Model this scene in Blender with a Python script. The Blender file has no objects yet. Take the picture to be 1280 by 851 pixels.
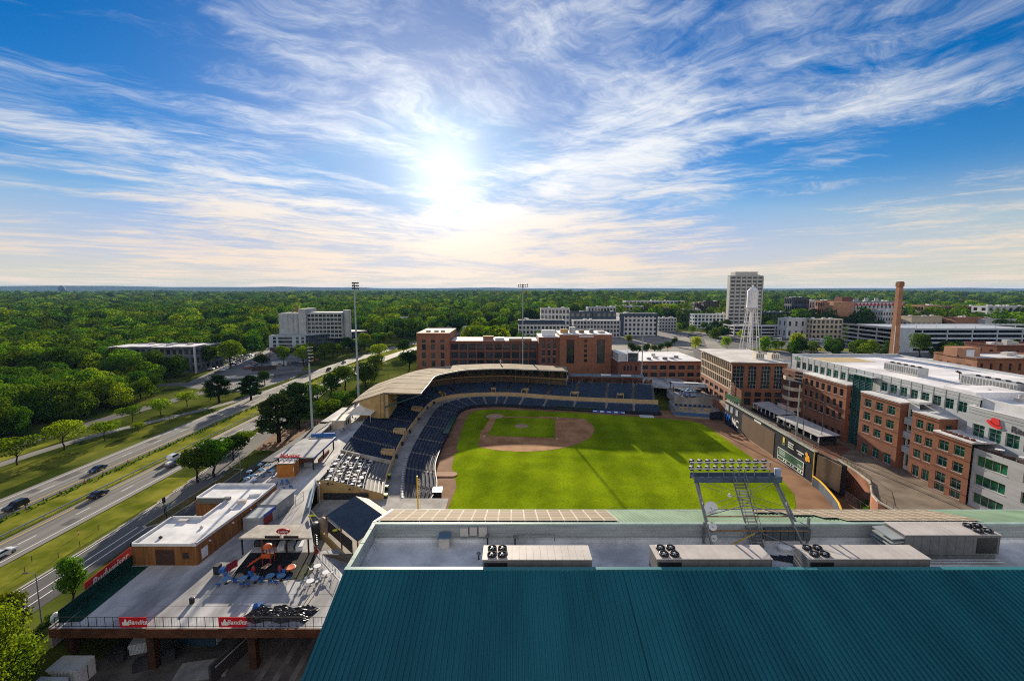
import bpy, bmesh, math, random
import numpy as np
from mathutils import Vector, Matrix
random.seed(7); RNG = np.random.default_rng(7)
R = math.radians
sc = bpy.context.scene
COL = sc.collection
# ------------------------------------------------------------------ camera
CAMH, FPX = 55.0, 560.0
TH = math.atan(62.5 / FPX); CT, ST = math.cos(TH), math.sin(TH)
cam = bpy.data.cameras.new('camera')
cam.sensor_width = 36.0; cam.lens = FPX / 1280 * 36.0
cam.clip_start = 0.5; cam.clip_end = 60000
camo = bpy.data.objects.new('camera', cam); COL.objects.link(camo)
camo.location = (0, 0, CAMH); camo.rotation_euler = (math.pi / 2 - TH, 0, 0)
sc.camera = camo
def P(px, py, z=0.0):
    'point of the place seen at a spot of the 1280x851 survey picture, on the level z'
    v = 425.5 - py; u = px - 640
    k = (z - CAMH) / (-FPX * ST + v * CT)
    return (u * k, (FPX * CT + v * ST) * k)
def ZAT(px, py, Y):
    v = 425.5 - py
    return CAMH + Y * (-FPX * ST + v * CT) / (FPX * CT + v * ST)
# ------------------------------------------------------------------ sky and sun
HAZE = 2.6e-5
BACK_FILL = 8.5
CLX, CLY = 1.0, 7.7
SUN_EL, SUN_AZ = R(14.3), R(-8.3)          # azimuth measured from +Y towards +X
sd = Vector((math.sin(SUN_AZ) * math.cos(SUN_EL), math.cos(SUN_AZ) * math.cos(SUN_EL), math.sin(SUN_EL)))
world = bpy.data.worlds.new('World'); sc.world = world; world.use_nodes = True
nt = world.node_tree; nt.nodes.clear()
def nn(t, tree, **kw):
    n = tree.nodes.new(t)
    for k, v in kw.items(): setattr(n, k, v)
    return n
def lk(tree, a, b): tree.links.new(a, b)
class NT:
    'small expression helper for shader trees'
    def __init__(s, tree): s.t = tree
    def put(s, sock, v):
        if isinstance(v, bpy.types.NodeSocket): s.t.links.new(v, sock)
        elif v is not None: sock.default_value = v
    def math(s, op, a, b=None, c=None, clamp=False):
        n = nn('ShaderNodeMath', s.t, operation=op, use_clamp=clamp)
        s.put(n.inputs[0], a); s.put(n.inputs[1], b)
        if c is not None: s.put(n.inputs[2], c)
        return n.outputs[0]
    def noise(s, vec, scale, detail=4, rough=.55, dist=0, dim='3D'):
        n = nn('ShaderNodeTexNoise', s.t, noise_dimensions=dim)
        s.put(n.inputs['Vector'], vec); n.inputs['Scale'].default_value = scale
        n.inputs['Detail'].default_value = detail; n.inputs['Roughness'].default_value = rough
        n.inputs['Distortion'].default_value = dist
        return n.outputs['Fac']
    def rng(s, v, a, b, c=0., d=1., smooth=True):
        n = nn('ShaderNodeMapRange', s.t, interpolation_type='SMOOTHSTEP' if smooth else 'LINEAR')
        s.put(n.inputs['Value'], v)
        for k, x in zip(('From Min', 'From Max', 'To Min', 'To Max'), (a, b, c, d)): s.put(n.inputs[k], x)
        return n.outputs[0]
    def mix(s, f, a, b, blend='MIX'):
        n = nn('ShaderNodeMix', s.t, data_type='RGBA', blend_type=blend)
        s.put(n.inputs[0], f)
        for k, x in ((6, a), (7, b)):
            s.put(n.inputs[k], (*x, 1) if isinstance(x, tuple) and len(x) == 3 else x)
        return n.outputs[2]
    def map(s, vec, loc=(0, 0, 0), rot=(0, 0, 0), scl=(1, 1, 1)):
        n = nn('ShaderNodeMapping', s.t); s.put(n.inputs['Vector'], vec)
        n.inputs['Location'].default_value = loc; n.inputs['Rotation'].default_value = rot; n.inputs['Scale'].default_value = scl
        return n.outputs[0]
W = NT(nt)
sky = nn('ShaderNodeTexSky', nt, sky_type='NISHITA', sun_disc=False)
sky.sun_elevation = SUN_EL; sky.sun_rotation = SUN_AZ
sky.altitude = 100; sky.air_density = 1.0; sky.dust_density = 0.15; sky.ozone_density = 3.0
hs = nn('ShaderNodeHueSaturation', nt); hs.inputs['Saturation'].default_value = 1.45; hs.inputs['Value'].default_value = 1.0
hs.inputs['Hue'].default_value = 0.512
lk(nt, sky.outputs[0], hs.inputs['Color'])
tc = nn('ShaderNodeTexCoord', nt)
sx = nn('ShaderNodeSeparateXYZ', nt); lk(nt, tc.outputs['Generated'], sx.inputs[0])
zz = W.math('MAXIMUM', sx.outputs[2], 0.0)
den = W.math('ADD', zz, 0.055)
cx = nn('ShaderNodeCombineXYZ', nt)
W.put(cx.inputs[0], W.math('DIVIDE', sx.outputs[0], den)); W.put(cx.inputs[1], W.math('DIVIDE', sx.outputs[1], den))
dot = nn('ShaderNodeVectorMath', nt, operation='DOT_PRODUCT'); lk(nt, tc.outputs['Generated'], dot.inputs[0]); dot.inputs[1].default_value = sd
dp = W.math('MAXIMUM', dot.outputs['Value'], 0.0)
pl = cx.outputs[0]
# a high thin deck of cirrus: warped, stretched fibres fanning away overhead
wn = nn('ShaderNodeTexNoise', nt); W.put(wn.inputs['Vector'], pl); wn.inputs['Scale'].default_value = 0.42; wn.inputs['Detail'].default_value = 5; wn.inputs['Roughness'].default_value = .55
wv = nn('ShaderNodeVectorMath', nt, operation='MULTIPLY_ADD'); lk(nt, wn.outputs['Color'], wv.inputs[0]); wv.inputs[1].default_value = (1.7, 1.7, 0); lk(nt, pl, wv.inputs[2])
wp = wv.outputs[0]
def fibres(rot, scl, sc_, off, rough=.66): return W.noise(W.map(W.map(wp, (0, 0, 0), (0, 0, R(rot))), off, (0, 0, 0), scl), sc_, 12, rough)
f1 = fibres(48, (2.1, .62, 1), 1.15, (3.1 + CLX, 1.7 + CLY, 0)); f2 = fibres(-52, (2.1, .6, 1), 1.1, (9.4 + CLX, 4.2 + CLY, 0))
f3 = fibres(70, (2.6, 1.1, 1), 3.2, (1.4, 7.2, 0), .7)
cov = W.noise(W.map(pl, (CLX, CLY, 0), (0, 0, R(20)), (.85, .6, 1)), .60, 3, .5)
side = W.rng(sx.outputs[0], -.35, .35)
fib = W.math('ADD', W.math('ADD', W.math('MULTIPLY', f1, W.math('SUBTRACT', 1.0, side)), W.math('MULTIPLY', f2, side)), W.math('MULTIPLY', W.math('SUBTRACT', f3, .5), .45))
near_sun = W.rng(dp, .80, .998)
amt = W.math('ADD', W.math('ADD', fib, W.math('MULTIPLY', W.math('SUBTRACT', cov, .5), 1.15)), W.math('MULTIPLY', near_sun, .16))
low = W.rng(zz, .02, .36, 1, 0)                     # the deck closes up towards the horizon
amt = W.math('ADD', amt, W.math('MULTIPLY', low, .11))
cl = W.rng(amt, .46, .90)
cl = W.math('POWER', cl, 1.15)
glow1 = W.math('POWER', dp, 7.0); glow2 = W.math('POWER', dp, 55.0); glow3 = W.math('POWER', dp, 330.0)
br = W.math('ADD', W.math('ADD', W.math('MULTIPLY', glow1, 2.6), 7.4), W.math('MULTIPLY', glow2, 2.0))
warm = W.mix(W.rng(zz, 0.03, .30), (1.0, .83, .66), (.93, .965, 1.0))
cc = nn('ShaderNodeVectorMath', nt, operation='SCALE'); lk(nt, warm, cc.inputs[0]); W.put(cc.inputs['Scale'], br)
# keep the clear air between the clouds from washing out round the sun
sk_ = nn('ShaderNodeVectorMath', nt, operation='MINIMUM'); lk(nt, hs.outputs[0], sk_.inputs[0]); sk_.inputs[1].default_value = (1.5, 3.9, 7.6)
skyc = W.mix(W.math('MULTIPLY', cl, .95), sk_.outputs[0], cc.outputs[0])
hazec = W.mix(W.math('MULTIPLY', W.rng(zz, .0, .22, 1, 0), .64), skyc, (8.8, 7.1, 5.4))
hazec = W.mix(W.math('MULTIPLY', W.math('POWER', dp, 20.0), .28), hazec, (8.6, 8.0, 7.2))
gl = W.math('ADD', W.math('MULTIPLY', glow2, 1.3), W.math('MULTIPLY', glow3, 4.6))
gs = nn('ShaderNodeVectorMath', nt, operation='SCALE'); gs.inputs[0].default_value = (1, .95, .85); W.put(gs.inputs['Scale'], gl)
ga = nn('ShaderNodeVectorMath', nt, operation='ADD'); lk(nt, hazec, ga.inputs[0]); lk(nt, gs.outputs[0], ga.inputs[1])
bg = nn('ShaderNodeBackground', nt); # unseen bright cloud added behind the camera to fill the shaded faces
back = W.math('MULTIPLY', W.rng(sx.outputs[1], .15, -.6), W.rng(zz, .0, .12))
bkc = W.mix(W.math('MULTIPLY', back, .8), ga.outputs[0], (BACK_FILL, BACK_FILL * .98, BACK_FILL * .97))
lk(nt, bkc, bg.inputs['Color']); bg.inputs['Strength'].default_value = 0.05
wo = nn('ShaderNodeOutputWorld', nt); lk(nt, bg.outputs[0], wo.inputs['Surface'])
sun = bpy.data.lights.new('sun', 'SUN'); sun.energy = 5.0; sun.angle = R(0.53); sun.color = (1.0, .86, .66)
suno = bpy.data.objects.new('sun', sun); COL.objects.link(suno)
suno.rotation_euler = sd.to_track_quat('Z', 'Y').to_euler()
vs = sc.view_settings
vs.view_transform = 'Standard'; vs.look = 'None'; vs.exposure = 1.18; vs.gamma = 1.0; vs.use_curve_mapping = False
cy = sc.cycles
cy.max_bounces = 5; cy.diffuse_bounces = 2; cy.glossy_bounces = 2; cy.transmission_bounces = 3; cy.volume_bounces = 0
cy.transparent_max_bounces = 6; cy.use_denoising = False; cy.use_adaptive_sampling = False; cy.sample_clamp_indirect = 3; cy.sample_clamp_direct = 6; cy.filter_width = 1.05; cy.denoising_prefilter = 'ACCURATE'
# ------------------------------------------------------------------ materials
def M(name, c, rough=.8, var=.14, scale=.6, metal=0., bump=0., bscale=None, stretch=(1, 1, 1), c2=None, spec=.12, detail=5, coords='Object'):
    m = bpy.data.materials.new(name); m.use_nodes = True
    t = m.node_tree; b = t.nodes['Principled BSDF']; n = NT(t)
    b.inputs['Roughness'].default_value = rough; b.inputs['Metallic'].default_value = metal
    b.inputs['Specular IOR Level'].default_value = spec
    g = nn('ShaderNodeTexCoord', t)
    v = n.map(g.outputs[coords], scl=stretch)
    lo = tuple(max(0, x * (1 - var)) for x in c); hi = tuple(min(1, x * (1 + var)) for x in c) if c2 is None else c2
    f = n.rng(n.noise(v, scale, detail, .62), .32, .68)
    col = n.mix(f, lo, hi)
    n.put(b.inputs['Base Color'], col)
    if bump:
        bn = nn('ShaderNodeBump', t); bn.inputs['Strength'].default_value = bump
        n.put(bn.inputs['Height'], n.noise(v, bscale or scale * 6, 4)); lk(t, bn.outputs[0], b.inputs['Normal'])
    return m
def flat(name, c, rough=.5, metal=0., spec=.5):
    m = bpy.data.materials.new(name); m.use_nodes = True
    b = m.node_tree.nodes['Principled BSDF']
    b.inputs['Base Color'].default_value = (*c, 1); b.inputs['Roughness'].default_value = rough
    b.inputs['Metallic'].default_value = metal; b.inputs['Specular IOR Level'].default_value = spec
    return m
def brick_mat(name, c, mortar, scale=1.0, var=.25, rough=.85):
    m = M(name, c, rough, var, .35)
    t = m.node_tree; n = NT(t); b = t.nodes['Principled BSDF']
    src = b.inputs['Base Color'].links[0].from_socket
    g = nn('ShaderNodeNewGeometry', t)
    s = nn('ShaderNodeSeparateXYZ', t); lk(t, g.outputs['Position'], s.inputs[0])
    c3 = nn('ShaderNodeCombineXYZ', t); n.put(c3.inputs[0], n.math('ADD', s.outputs[0], s.outputs[1])); n.put(c3.inputs[1], s.outputs[2])
    br = nn('ShaderNodeTexBrick', t); lk(t, c3.outputs[0], br.inputs['Vector']); br.inputs['Scale'].default_value = scale
    br.inputs['Brick Width'].default_value = .46; br.inputs['Row Height'].default_value = .16; br.inputs['Mortar Size'].default_value = .02
    n.put(br.inputs['Color1'], src); n.put(br.inputs['Color2'], n.mix(.45, src, tuple(x * .55 for x in c))); br.inputs['Mortar'].default_value = (*mortar, 1)
    lk(t, br.outputs['Color'], b.inputs['Base Color'])
    return m
def leaf_mat(name, c, trans=.34, huev=.05, valv=.3, scale=.25):
    m = bpy.data.materials.new(name); m.use_nodes = True
    t = m.node_tree; t.nodes.clear(); n = NT(t)
    g = nn('ShaderNodeTexCoord', t); oi = nn('ShaderNodeObjectInfo', t)
    f = n.noise(g.outputs['Object'], scale, 3)
    h = nn('ShaderNodeHueSaturation', t); h.inputs['Color'].default_value = (*c, 1)
    n.put(h.inputs['Hue'], n.math('ADD', .5 - huev / 2, n.math('MULTIPLY', oi.outputs['Random'], huev)))
    rv = n.math('FRACT', n.math('MULTIPLY', oi.outputs['Random'], 17.31))
    n.put(h.inputs['Value'], n.math('MULTIPLY', n.rng(f, .3, .7, 1 - valv, 1 + valv), n.rng(rv, 0, 1, .5, 1.5, False)))
    d = nn('ShaderNodeBsdfDiffuse', t); tr = nn('ShaderNodeBsdfTranslucent', t)
    lk(t, h.outputs[0], d.inputs[0])
    n.put(tr.inputs[0], n.mix(1.0, h.outputs[0], (1.25, 1.25, .55), 'MULTIPLY'))
    mx = nn('ShaderNodeMixShader', t); mx.inputs[0].default_value = trans
    lk(t, d.outputs[0], mx.inputs[1]); lk(t, tr.outputs[0], mx.inputs[2])
    o = nn('ShaderNodeOutputMaterial', t); lk(t, mx.outputs[0], o.inputs[0])
    return m
# ------------------------------------------------------------------ mesh builder
class MB:
    def __init__(s): s.v = []; s.f = []; s.m = []
    def add(s, vs_, fs, mi=0):
        o = len(s.v); s.v += [tuple(x) for x in vs_]
        for f in fs: s.f.append(tuple(o + i for i in f)); s.m.append(mi)
        return s
    def quad(s, a, b, c, d, mi=0): return s.add((a, b, c, d), ((0, 1, 2, 3),), mi)
    def poly(s, pts, mi=0): return s.add(pts, (tuple(range(len(pts))),), mi)
    def box(s, x0, x1, y0, y1, z0, z1, mi=0, mtop=None):
        vs_ = [(x, y, z) for z in (z0, z1) for y in (y0, y1) for x in (x0, x1)]
        s.add(vs_, ((0, 2, 3, 1), (0, 1, 5, 4), (1, 3, 7, 5), (3, 2, 6, 7), (2, 0, 4, 6)), mi)
        return s.add(vs_[4:], ((0, 1, 3, 2),), mi if mtop is None else mtop)
    def obox(s, c, size, rz=0, mi=0, mtop=None):
        'box centred in x,y standing on z = c[2], turned about z'
        ca, sa = math.cos(rz), math.sin(rz); hx, hy = size[0] / 2, size[1] / 2
        b = [(-hx, -hy), (hx, -hy), (hx, hy), (-hx, hy)]
        vs_ = [(c[0] + x * ca - y * sa, c[1] + x * sa + y * ca, z) for z in (c[2], c[2] + size[2]) for x, y in b]
        s.add(vs_, ((3, 2, 1, 0), (0, 1, 5, 4), (1, 2, 6, 5), (2, 3, 7, 6), (3, 0, 4, 7)), mi)
        return s.add(vs_[4:], ((0, 1, 2, 3),), mi if mtop is None else mtop)
    def beam(s, p, q, w, h=None, mi=0):
        p, q = Vector(p), Vector(q); h = h or w; d = (q - p)
        if d.length < 1e-6: return s
        d.normalize(); up = Vector((0, 0, 1)) if abs(d.z) < .95 else Vector((0, 1, 0))
        x = d.cross(up).normalized() * w / 2; y = x.cross(d).normalized() * h / 2
        vs_ = [a + i * x + j * y for a in (p, q) for i, j in ((-1, -1), (1, -1), (1, 1), (-1, 1))]
        return s.add(vs_, ((0, 1, 2, 3), (7, 6, 5, 4), (0, 4, 5, 1), (1, 5, 6, 2), (2, 6, 7, 3), (3, 7, 4, 0)), mi)
    def tube(s, p, q, r0, r1=None, n=8, mi=0, caps=True):
        p, q = Vector(p), Vector(q); r1 = r0 if r1 is None else r1; d = (q - p).normalized()
        up = Vector((0, 0, 1)) if abs(d.z) < .95 else Vector((1, 0, 0))
        x = d.cross(up).normalized(); y = d.cross(x)
        vs_ = []
        for a, r in ((p, r0), (q, r1)):
            for k in range(n):
                t = 2 * math.pi * k / n; vs_.append(a + r * (math.cos(t) * x + math.sin(t) * y))
        fs = [(k, (k + 1) % n, n + (k + 1) % n, n + k) for k in range(n)]
        if caps: fs += [tuple(range(n - 1, -1, -1)), tuple(range(n, 2 * n))]
        return s.add(vs_, fs, mi)
    def path(s, pts, r, n=6, mi=0):
        for a, b in zip(pts, pts[1:]): s.tube(a, b, r, r, n, mi)
        return s
    def prism(s, poly, z0, z1, mi=0, mtop=None, bottom=False):
        n = len(poly); vs_ = [(x, y, z0) for x, y in poly] + [(x, y, z1) for x, y in poly]
        s.add(vs_, [(k, (k + 1) % n, n + (k + 1) % n, n + k) for k in range(n)], mi)
        s.add(vs_[n:], (tuple(range(n)),), mi if mtop is None else mtop)
        if bottom: s.add(vs_[:n], (tuple(range(n - 1, -1, -1)),), mi)
        return s
    def lathe(s, c, prof, n=16, mi=0):
        vs_ = []
        for r, z in prof:
            for k in range(n):
                t = 2 * math.pi * k / n; vs_.append((c[0] + r * math.cos(t), c[1] + r * math.sin(t), c[2] + z))
        fs = [(i * n + k, i * n + (k + 1) % n, (i + 1) * n + (k + 1) % n, (i + 1) * n + k) for i in range(len(prof) - 1) for k in range(n)]
        if prof[0][0] > 1e-4: fs.append(tuple(range(n - 1, -1, -1)))
        if prof[-1][0] > 1e-4: fs.append(tuple((len(prof) - 1) * n + k for k in range(n)))
        return s.add(vs_, fs, mi)
    def ribbon(s, A, B, mi=0):
        for k in range(len(A) - 1): s.quad(A[k], B[k], B[k + 1], A[k + 1], mi)
        return s
    def mesh(s, name, mats, smooth=False):
        me = bpy.data.meshes.new(name); me.from_pydata(s.v, [], s.f)
        for m in (mats if isinstance(mats, (list, tuple)) else [mats]): me.materials.append(m)
        me.polygons.foreach_set('material_index', s.m)
        if smooth: me.polygons.foreach_set('use_smooth', [True] * len(s.f))
        me.update(); return me
    def build(s, name, mats, parent=None, smooth=False, at=None, label=None, fix=True):
        'world coordinates in, stored relative to the parent (or to at)'
        o0 = Vector((0, 0, 0))
        if parent is not None: o0 = wloc(parent)
        elif at is not None: o0 = Vector(at)
        if o0.length > 0: s.v = [(x - o0.x, y - o0.y, z - o0.z) for x, y, z in s.v]
        me = s.mesh(name, mats, smooth)
        if fix:
            bm = bmesh.new(); bm.from_mesh(me); bmesh.ops.recalc_face_normals(bm, faces=bm.faces); bm.to_mesh(me); bm.free()
        return link(name, me, parent, loc=at if parent is None and at is not None else (0, 0, 0), label=label)
def wloc(o):
    v = Vector(o.location)
    while o.parent is not None: o = o.parent; v = v + Vector(o.location)
    return v
def link(name, me, parent=None, loc=(0, 0, 0), rz=0., label=None):
    o = bpy.data.objects.new(name, me); COL.objects.link(o); o.location = loc; o.rotation_euler = (0, 0, rz)
    if parent is not None: o.parent = parent
    if label: o['label'] = label
    return o
def tag(o, label, cat, group=None):
    o['label'] = label; o['category'] = cat
    if group: o['group'] = group
    return o
def thing(name, label, cat, loc=(0, 0, 0), rz=0., group=None):
    o = bpy.data.objects.new(name, None); COL.objects.link(o); o.empty_display_size = .5
    o.location = loc; o.rotation_euler = (0, 0, rz)
    return tag(o, label, cat, group)
def struct(o): o['kind'] = 'structure'; return o
KIDS = {}
def dup(o, loc=None, rz=None, label=None, scale=None, group=None):
    'copy of a thing with copies of its parts and sub-parts (mesh data shared)'
    def rec(a, par):
        c = a.copy(); COL.objects.link(c)
        if par is not None: c.parent = par
        for k in KIDS.get(a.name, [x for x in a.children]): rec(k, c)
        return c
    c = rec(o, None)
    if loc is not None: c.location = loc
    if rz is not None: c.rotation_euler = (0, 0, rz)
    if scale is not None: c.scale = scale if isinstance(scale, tuple) else (scale,) * 3
    if label: c['label'] = label
    if group: c['group'] = group
    return c
def text_mesh(txt, size, depth=.05, shear=0., align='CENTER', bold=0.):
    cu = bpy.data.curves.new('lettering', 'FONT'); cu.body = txt; cu.size = size; cu.extrude = depth / 2; cu.shear = shear
    cu.align_x = align; cu.align_y = 'CENTER'; cu.offset = bold; cu.resolution_u = 3
    o = bpy.data.objects.new('lettering', cu); COL.objects.link(o)
    dg = bpy.context.evaluated_depsgraph_get(); dg.update()
    me = bpy.data.meshes.new_from_object(o.evaluated_get(dg))
    bpy.data.objects.remove(o); return me
def lettering(txt, size, mat, origin, xdir, parent, updir=(0, 0, 1), shear=0., bold=0., name='lettering', depth=.05):
    'raised letters: text line runs along xdir, stands up along updir'
    me = text_mesh(txt, size, depth, shear, 'CENTER', bold); me.materials.clear(); me.materials.append(mat)
    x = Vector(xdir).normalized(); y = Vector(updir).normalized(); z = x.cross(y)
    m = Matrix((x, y, z)).transposed().to_4x4(); me.transform(m)
    o = link(name, me, parent); o.location = Vector(origin) - (wloc(parent) if parent else Vector()); return o
def lerp(a, b, t): return a + (b - a) * t
def resample(pts, n):
    pts = [Vector(p) for p in pts]; d = [0.]
    for a, b in zip(pts, pts[1:]): d.append(d[-1] + (b - a).length)
    out = []
    for k in range(n):
        t = d[-1] * k / (n - 1); i = 0
        while i < len(d) - 2 and d[i + 1] < t: i += 1
        u = (t - d[i]) / max(1e-9, d[i + 1] - d[i]); out.append(pts[i].lerp(pts[i + 1], u))
    return out
def smooth_line(pts, n, it=3):
    p = [Vector(q) for q in pts]
    for _ in range(it):
        q = [p[0]]
        for a, b in zip(p, p[1:]): q += [a.lerp(b, .25), a.lerp(b, .75)]
        q.append(p[-1]); p = q
    return resample(p, n)
# ------------------------------------------------------------------ ground
def bowl(x, y):
    if y < 79 and -64 < x < 96 and y > 15: return True
    return -58 < x < 97 and 15 < y < 226
def vn(x, y, s, k=0):
    return math.sin(x / s + k * 1.7 + 1.3 * math.sin(y / s * .7 + k)) * math.cos(y / s * 1.1 + k * 2.3 + .8 * math.sin(x / s * .6 - k))
def hgt(x, y):
    if bowl(x, y): return 0.0
    r = math.hypot(x, y); h = 4.0
    if r > 480:
        t = min(1, (r - 480) / 900); h += t * t * (9 * vn(x, y, 420, 1) + 5 * vn(x, y, 170, 2))
    if r > 3000:
        t = min(1, (r - 3000) / 9000)
        h += t * (30 + 20 * vn(x, y, 2600, 3) + 12 * vn(x, y, 1300, 4))
    if r > 8500:
        t = min(1, (r - 8500) / 3500); h += t * t * (70 + 34 * vn(x, y, 2100, 5) + 22 * vn(x, y, 900, 6))
    return h
def axis(lo, hi, fine_lo, fine_hi, st, g):
    a = list(np.arange(fine_lo, fine_hi + .1, st)); d = st
    while a[-1] < hi: d *= g; a.append(a[-1] + d)
    d = st; b = []
    x = fine_lo
    while x > lo: d *= g; x -= d; b.append(x)
    return b[::-1] + a
ax = axis(-17000, 17000, -150, 150, 4, 1.085); ay = axis(-400, 17000, 0, 300, 4, 1.075)
g = MB(); nx = len(ax)
g.v = [(x, y, hgt(x, y)) for y in ay for x in ax]
g.f = [(j * nx + i, j * nx + i + 1, (j + 1) * nx + i + 1, (j + 1) * nx + i) for j in range(len(ay) - 1) for i in range(nx - 1)]
g.m = [0] * len(g.f)
gm = M('ground_grass', (.045, .075, .012), .95, .5, .05, c2=(.115, .135, .025), detail=8, bump=.4, bscale=.8, spec=0.)
ground = struct(g.build('ground', gm, smooth=True, fix=False))
# worn earth under the pines is a sheet of its own
asph = M('asphalt', (.075, .075, .078), .8, .2, .15, c2=(.12, .118, .115), detail=8, stretch=(1, .12, 1))
conc_road = M('worn_pavement', (.17, .167, .155), .85, .12, .2, c2=(.235, .228, .212), detail=7, stretch=(1, .06, 1), spec=.12)
lot_m = M('parking_asphalt', (.11, .112, .118), .75, .2, .08, c2=(.19, .187, .18), detail=7)
white_p = flat('road_paint', (.75, .74, .70), .6); yellow_p = flat('yellow_paint', (.72, .48, .05), .6)
curb_m = M('kerb_concrete', (.36, .33, .29), .9, .15, .5)
bare = M('bare_earth', (.17, .095, .05), .95, .3, .25, c2=(.26, .15, .085), detail=8)
def sheet(name, poly, z, mat, zs=None):
    b = MB(); b.poly([(x, y, z) for x, y in poly]); return struct(b.build(name, mat))
def strip(name, line, w, z, mat, k=None):
    b = MB(); L_ = []; R_ = []
    for i, p in enumerate(line):
        a = Vector(line[max(0, i - 1)][:2]); c = Vector(line[min(len(line) - 1, i + 1)][:2]); d = (c - a).normalized()
        n = Vector((d.y, -d.x)); ww = w(i / (len(line) - 1)) if callable(w) else w
        q = Vector(p[:2])
        for S_, s in ((L_, -.5), (R_, .5)):
            e = q + n * ww * s; S_.append((e.x, e.y, (z(e.x, e.y) if callable(z) else z)))
    b.ribbon(L_, R_); return struct(b.build(name, mat))
def curve(f, y0, y1, n=40): return [(f(y0 + (y1 - y0) * k / n), y0 + (y1 - y0) * k / n) for k in range(n + 1)]
def bend(y): # the highway swings right beyond the ballpark
    t = max(0, y - 270); return .00092 * t * t + (0 if y < 700 else 0)
far_c = curve(lambda y: -120.4 + bend(y), -60, 640, 70); near_c = curve(lambda y: -99.7 + bend(y) * 1.02, -60, 640, 70)
hz = lambda x, y: hgt(x, y) + .06 + max(0, min(1, (y - 480) / 100)) * 1.2
strip('highway_far_carriageway', far_c, 10.8, hz, conc_road); strip('highway_near_carriageway', near_c, 9.6, hz, conc_road)
pm = MB(); hz2 = lambda x, y: hz(x, y) + .02
def painted(line, off, w, z, dash=None, mi=0, y0=-60, y1=330):
    k = y0
    f = lambda y: line[0][0] + (bend(y))
    while k < y1:
        e = k + (dash[0] if dash else 6)
        for yy in ([(k, min(e, y1))]):
            a, b_ = yy
            pm.quad((f(a) + off - w / 2, a, z), (f(a) + off + w / 2, a, z), (f(b_) + off + w / 2, b_, z), (f(b_) + off - w / 2, b_, z), mi)
        k = e + (dash[1] if dash else 0)
for cl_, l, r_ in ((far_c, -3.9, 3.9), (near_c, -3.5, 3.3)):
    painted(cl_, l if cl_ is far_c else r_, .22, 4.09); painted(cl_, r_ if cl_ is far_c else l, .2, 4.09, None, 1); painted(cl_, 0, .2, 4.09, (3.6, 8.5))
# frontage street beside the deck, its gore line and island
fs = [(-80.2, -60), (-80.2, 60), (-80.6, 92), (-83.5, 118), (-87.5, 150), (-92.5, 190), (-97, 225)]
fsl = smooth_line([(x, y, 0) for x, y in fs], 50)
strip('frontage_street', fsl, lambda t: 11.0 - 6.5 * t, 4.05, asph)
for k in range(3, 44):
    a, b_ = fsl[k], fsl[k + 1]; w_ = 5.1 - 3.1 * k / 49
    for s, mi in ((-1, 0),):
        pm.quad((a.x - w_, a.y, 4.09), (a.x - w_ + .18, a.y, 4.09), (b_.x - w_ + .18, b_.y, 4.09), (b_.x - w_, b_.y, 4.09), mi)
for x in (-79.6, -77.6):
    pm.quad((x - .1, 20, 4.08), (x + .1, 20, 4.08), (x - 1.4, 92, 4.08), (x - 1.6, 92, 4.08))
struct(pm.build('road_markings', [white_p, yellow_p], fix=False))
kb = MB()
for k in range(0, 46):
    a, b_ = fsl[k], fsl[k + 1]; w_ = 5.5 - 3.25 * k / 49
    for s in (-1,):
        kb.box(a.x - w_ - .5, a.x - w_, a.y, b_.y - .003, 3.9, 4.17)
struct(kb.build('street_kerb', curb_m))
# gore island: a raised kerbed wedge with brown grass
isl = [(-80.3, 92.2), (-79.2, 91.6), (-77.6, 93), (-76.6, 108), (-77.0, 124), (-79.5, 124), (-80.2, 108)]
b = MB(); b.prism(isl, 3.9, 4.16); struct(b.build('island_kerb', curb_m))
b = MB(); c0 = Vector((-78.5, 107)); b.poly([(c0.x + (x - c0.x) * .86, c0.y + (y - c0.y) * .97, 4.165) for x, y in isl]); struct(b.build('island_grass', M('dry_grass', (.10, .085, .035), .95, .3, .5, spec=0.)))
sheet('lane_behind_island', [(-77.2, 91), (-70, 91), (-70, 135), (-76, 135)], 4.03, asph)
# exit ramp and service road on the far side
rp = smooth_line([(-152, -40, 0), (-151.5, 110, 0), (-150, 150, 0), (-140, 172, 0), (-128, 200, 0), (-124, 235, 0)], 40)
strip('exit_ramp', rp, lambda t: 5.2 - 1.5 * t, 4.045, conc_road)
strip('service_road', smooth_line([(-166, 40, 0), (-165, 150, 0), (-160, 190, 0), (-155, 225, 0), (-150, 262, 0)], 30), 7, 4.05, asph)
strip('cross_street', smooth_line([(-152, 240, 0), (-170, 285, 0), (-185, 330, 0), (-215, 400, 0), (-262, 520, 0)], 30), 10, 4.06, lot_m)
strip('bridge_street', smooth_line([(-110, 300, 0), (-145, 262, 0), (-158, 250, 0), (-185, 238, 0), (-280, 232, 0)], 30), 9, 4.08, asph)
sheet('parking_lot', [(-178, 236), (-150, 222), (-133, 222), (-128, 262), (-150, 330), (-170, 355), (-215, 372), (-205, 330)], 4.04, lot_m)
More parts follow.
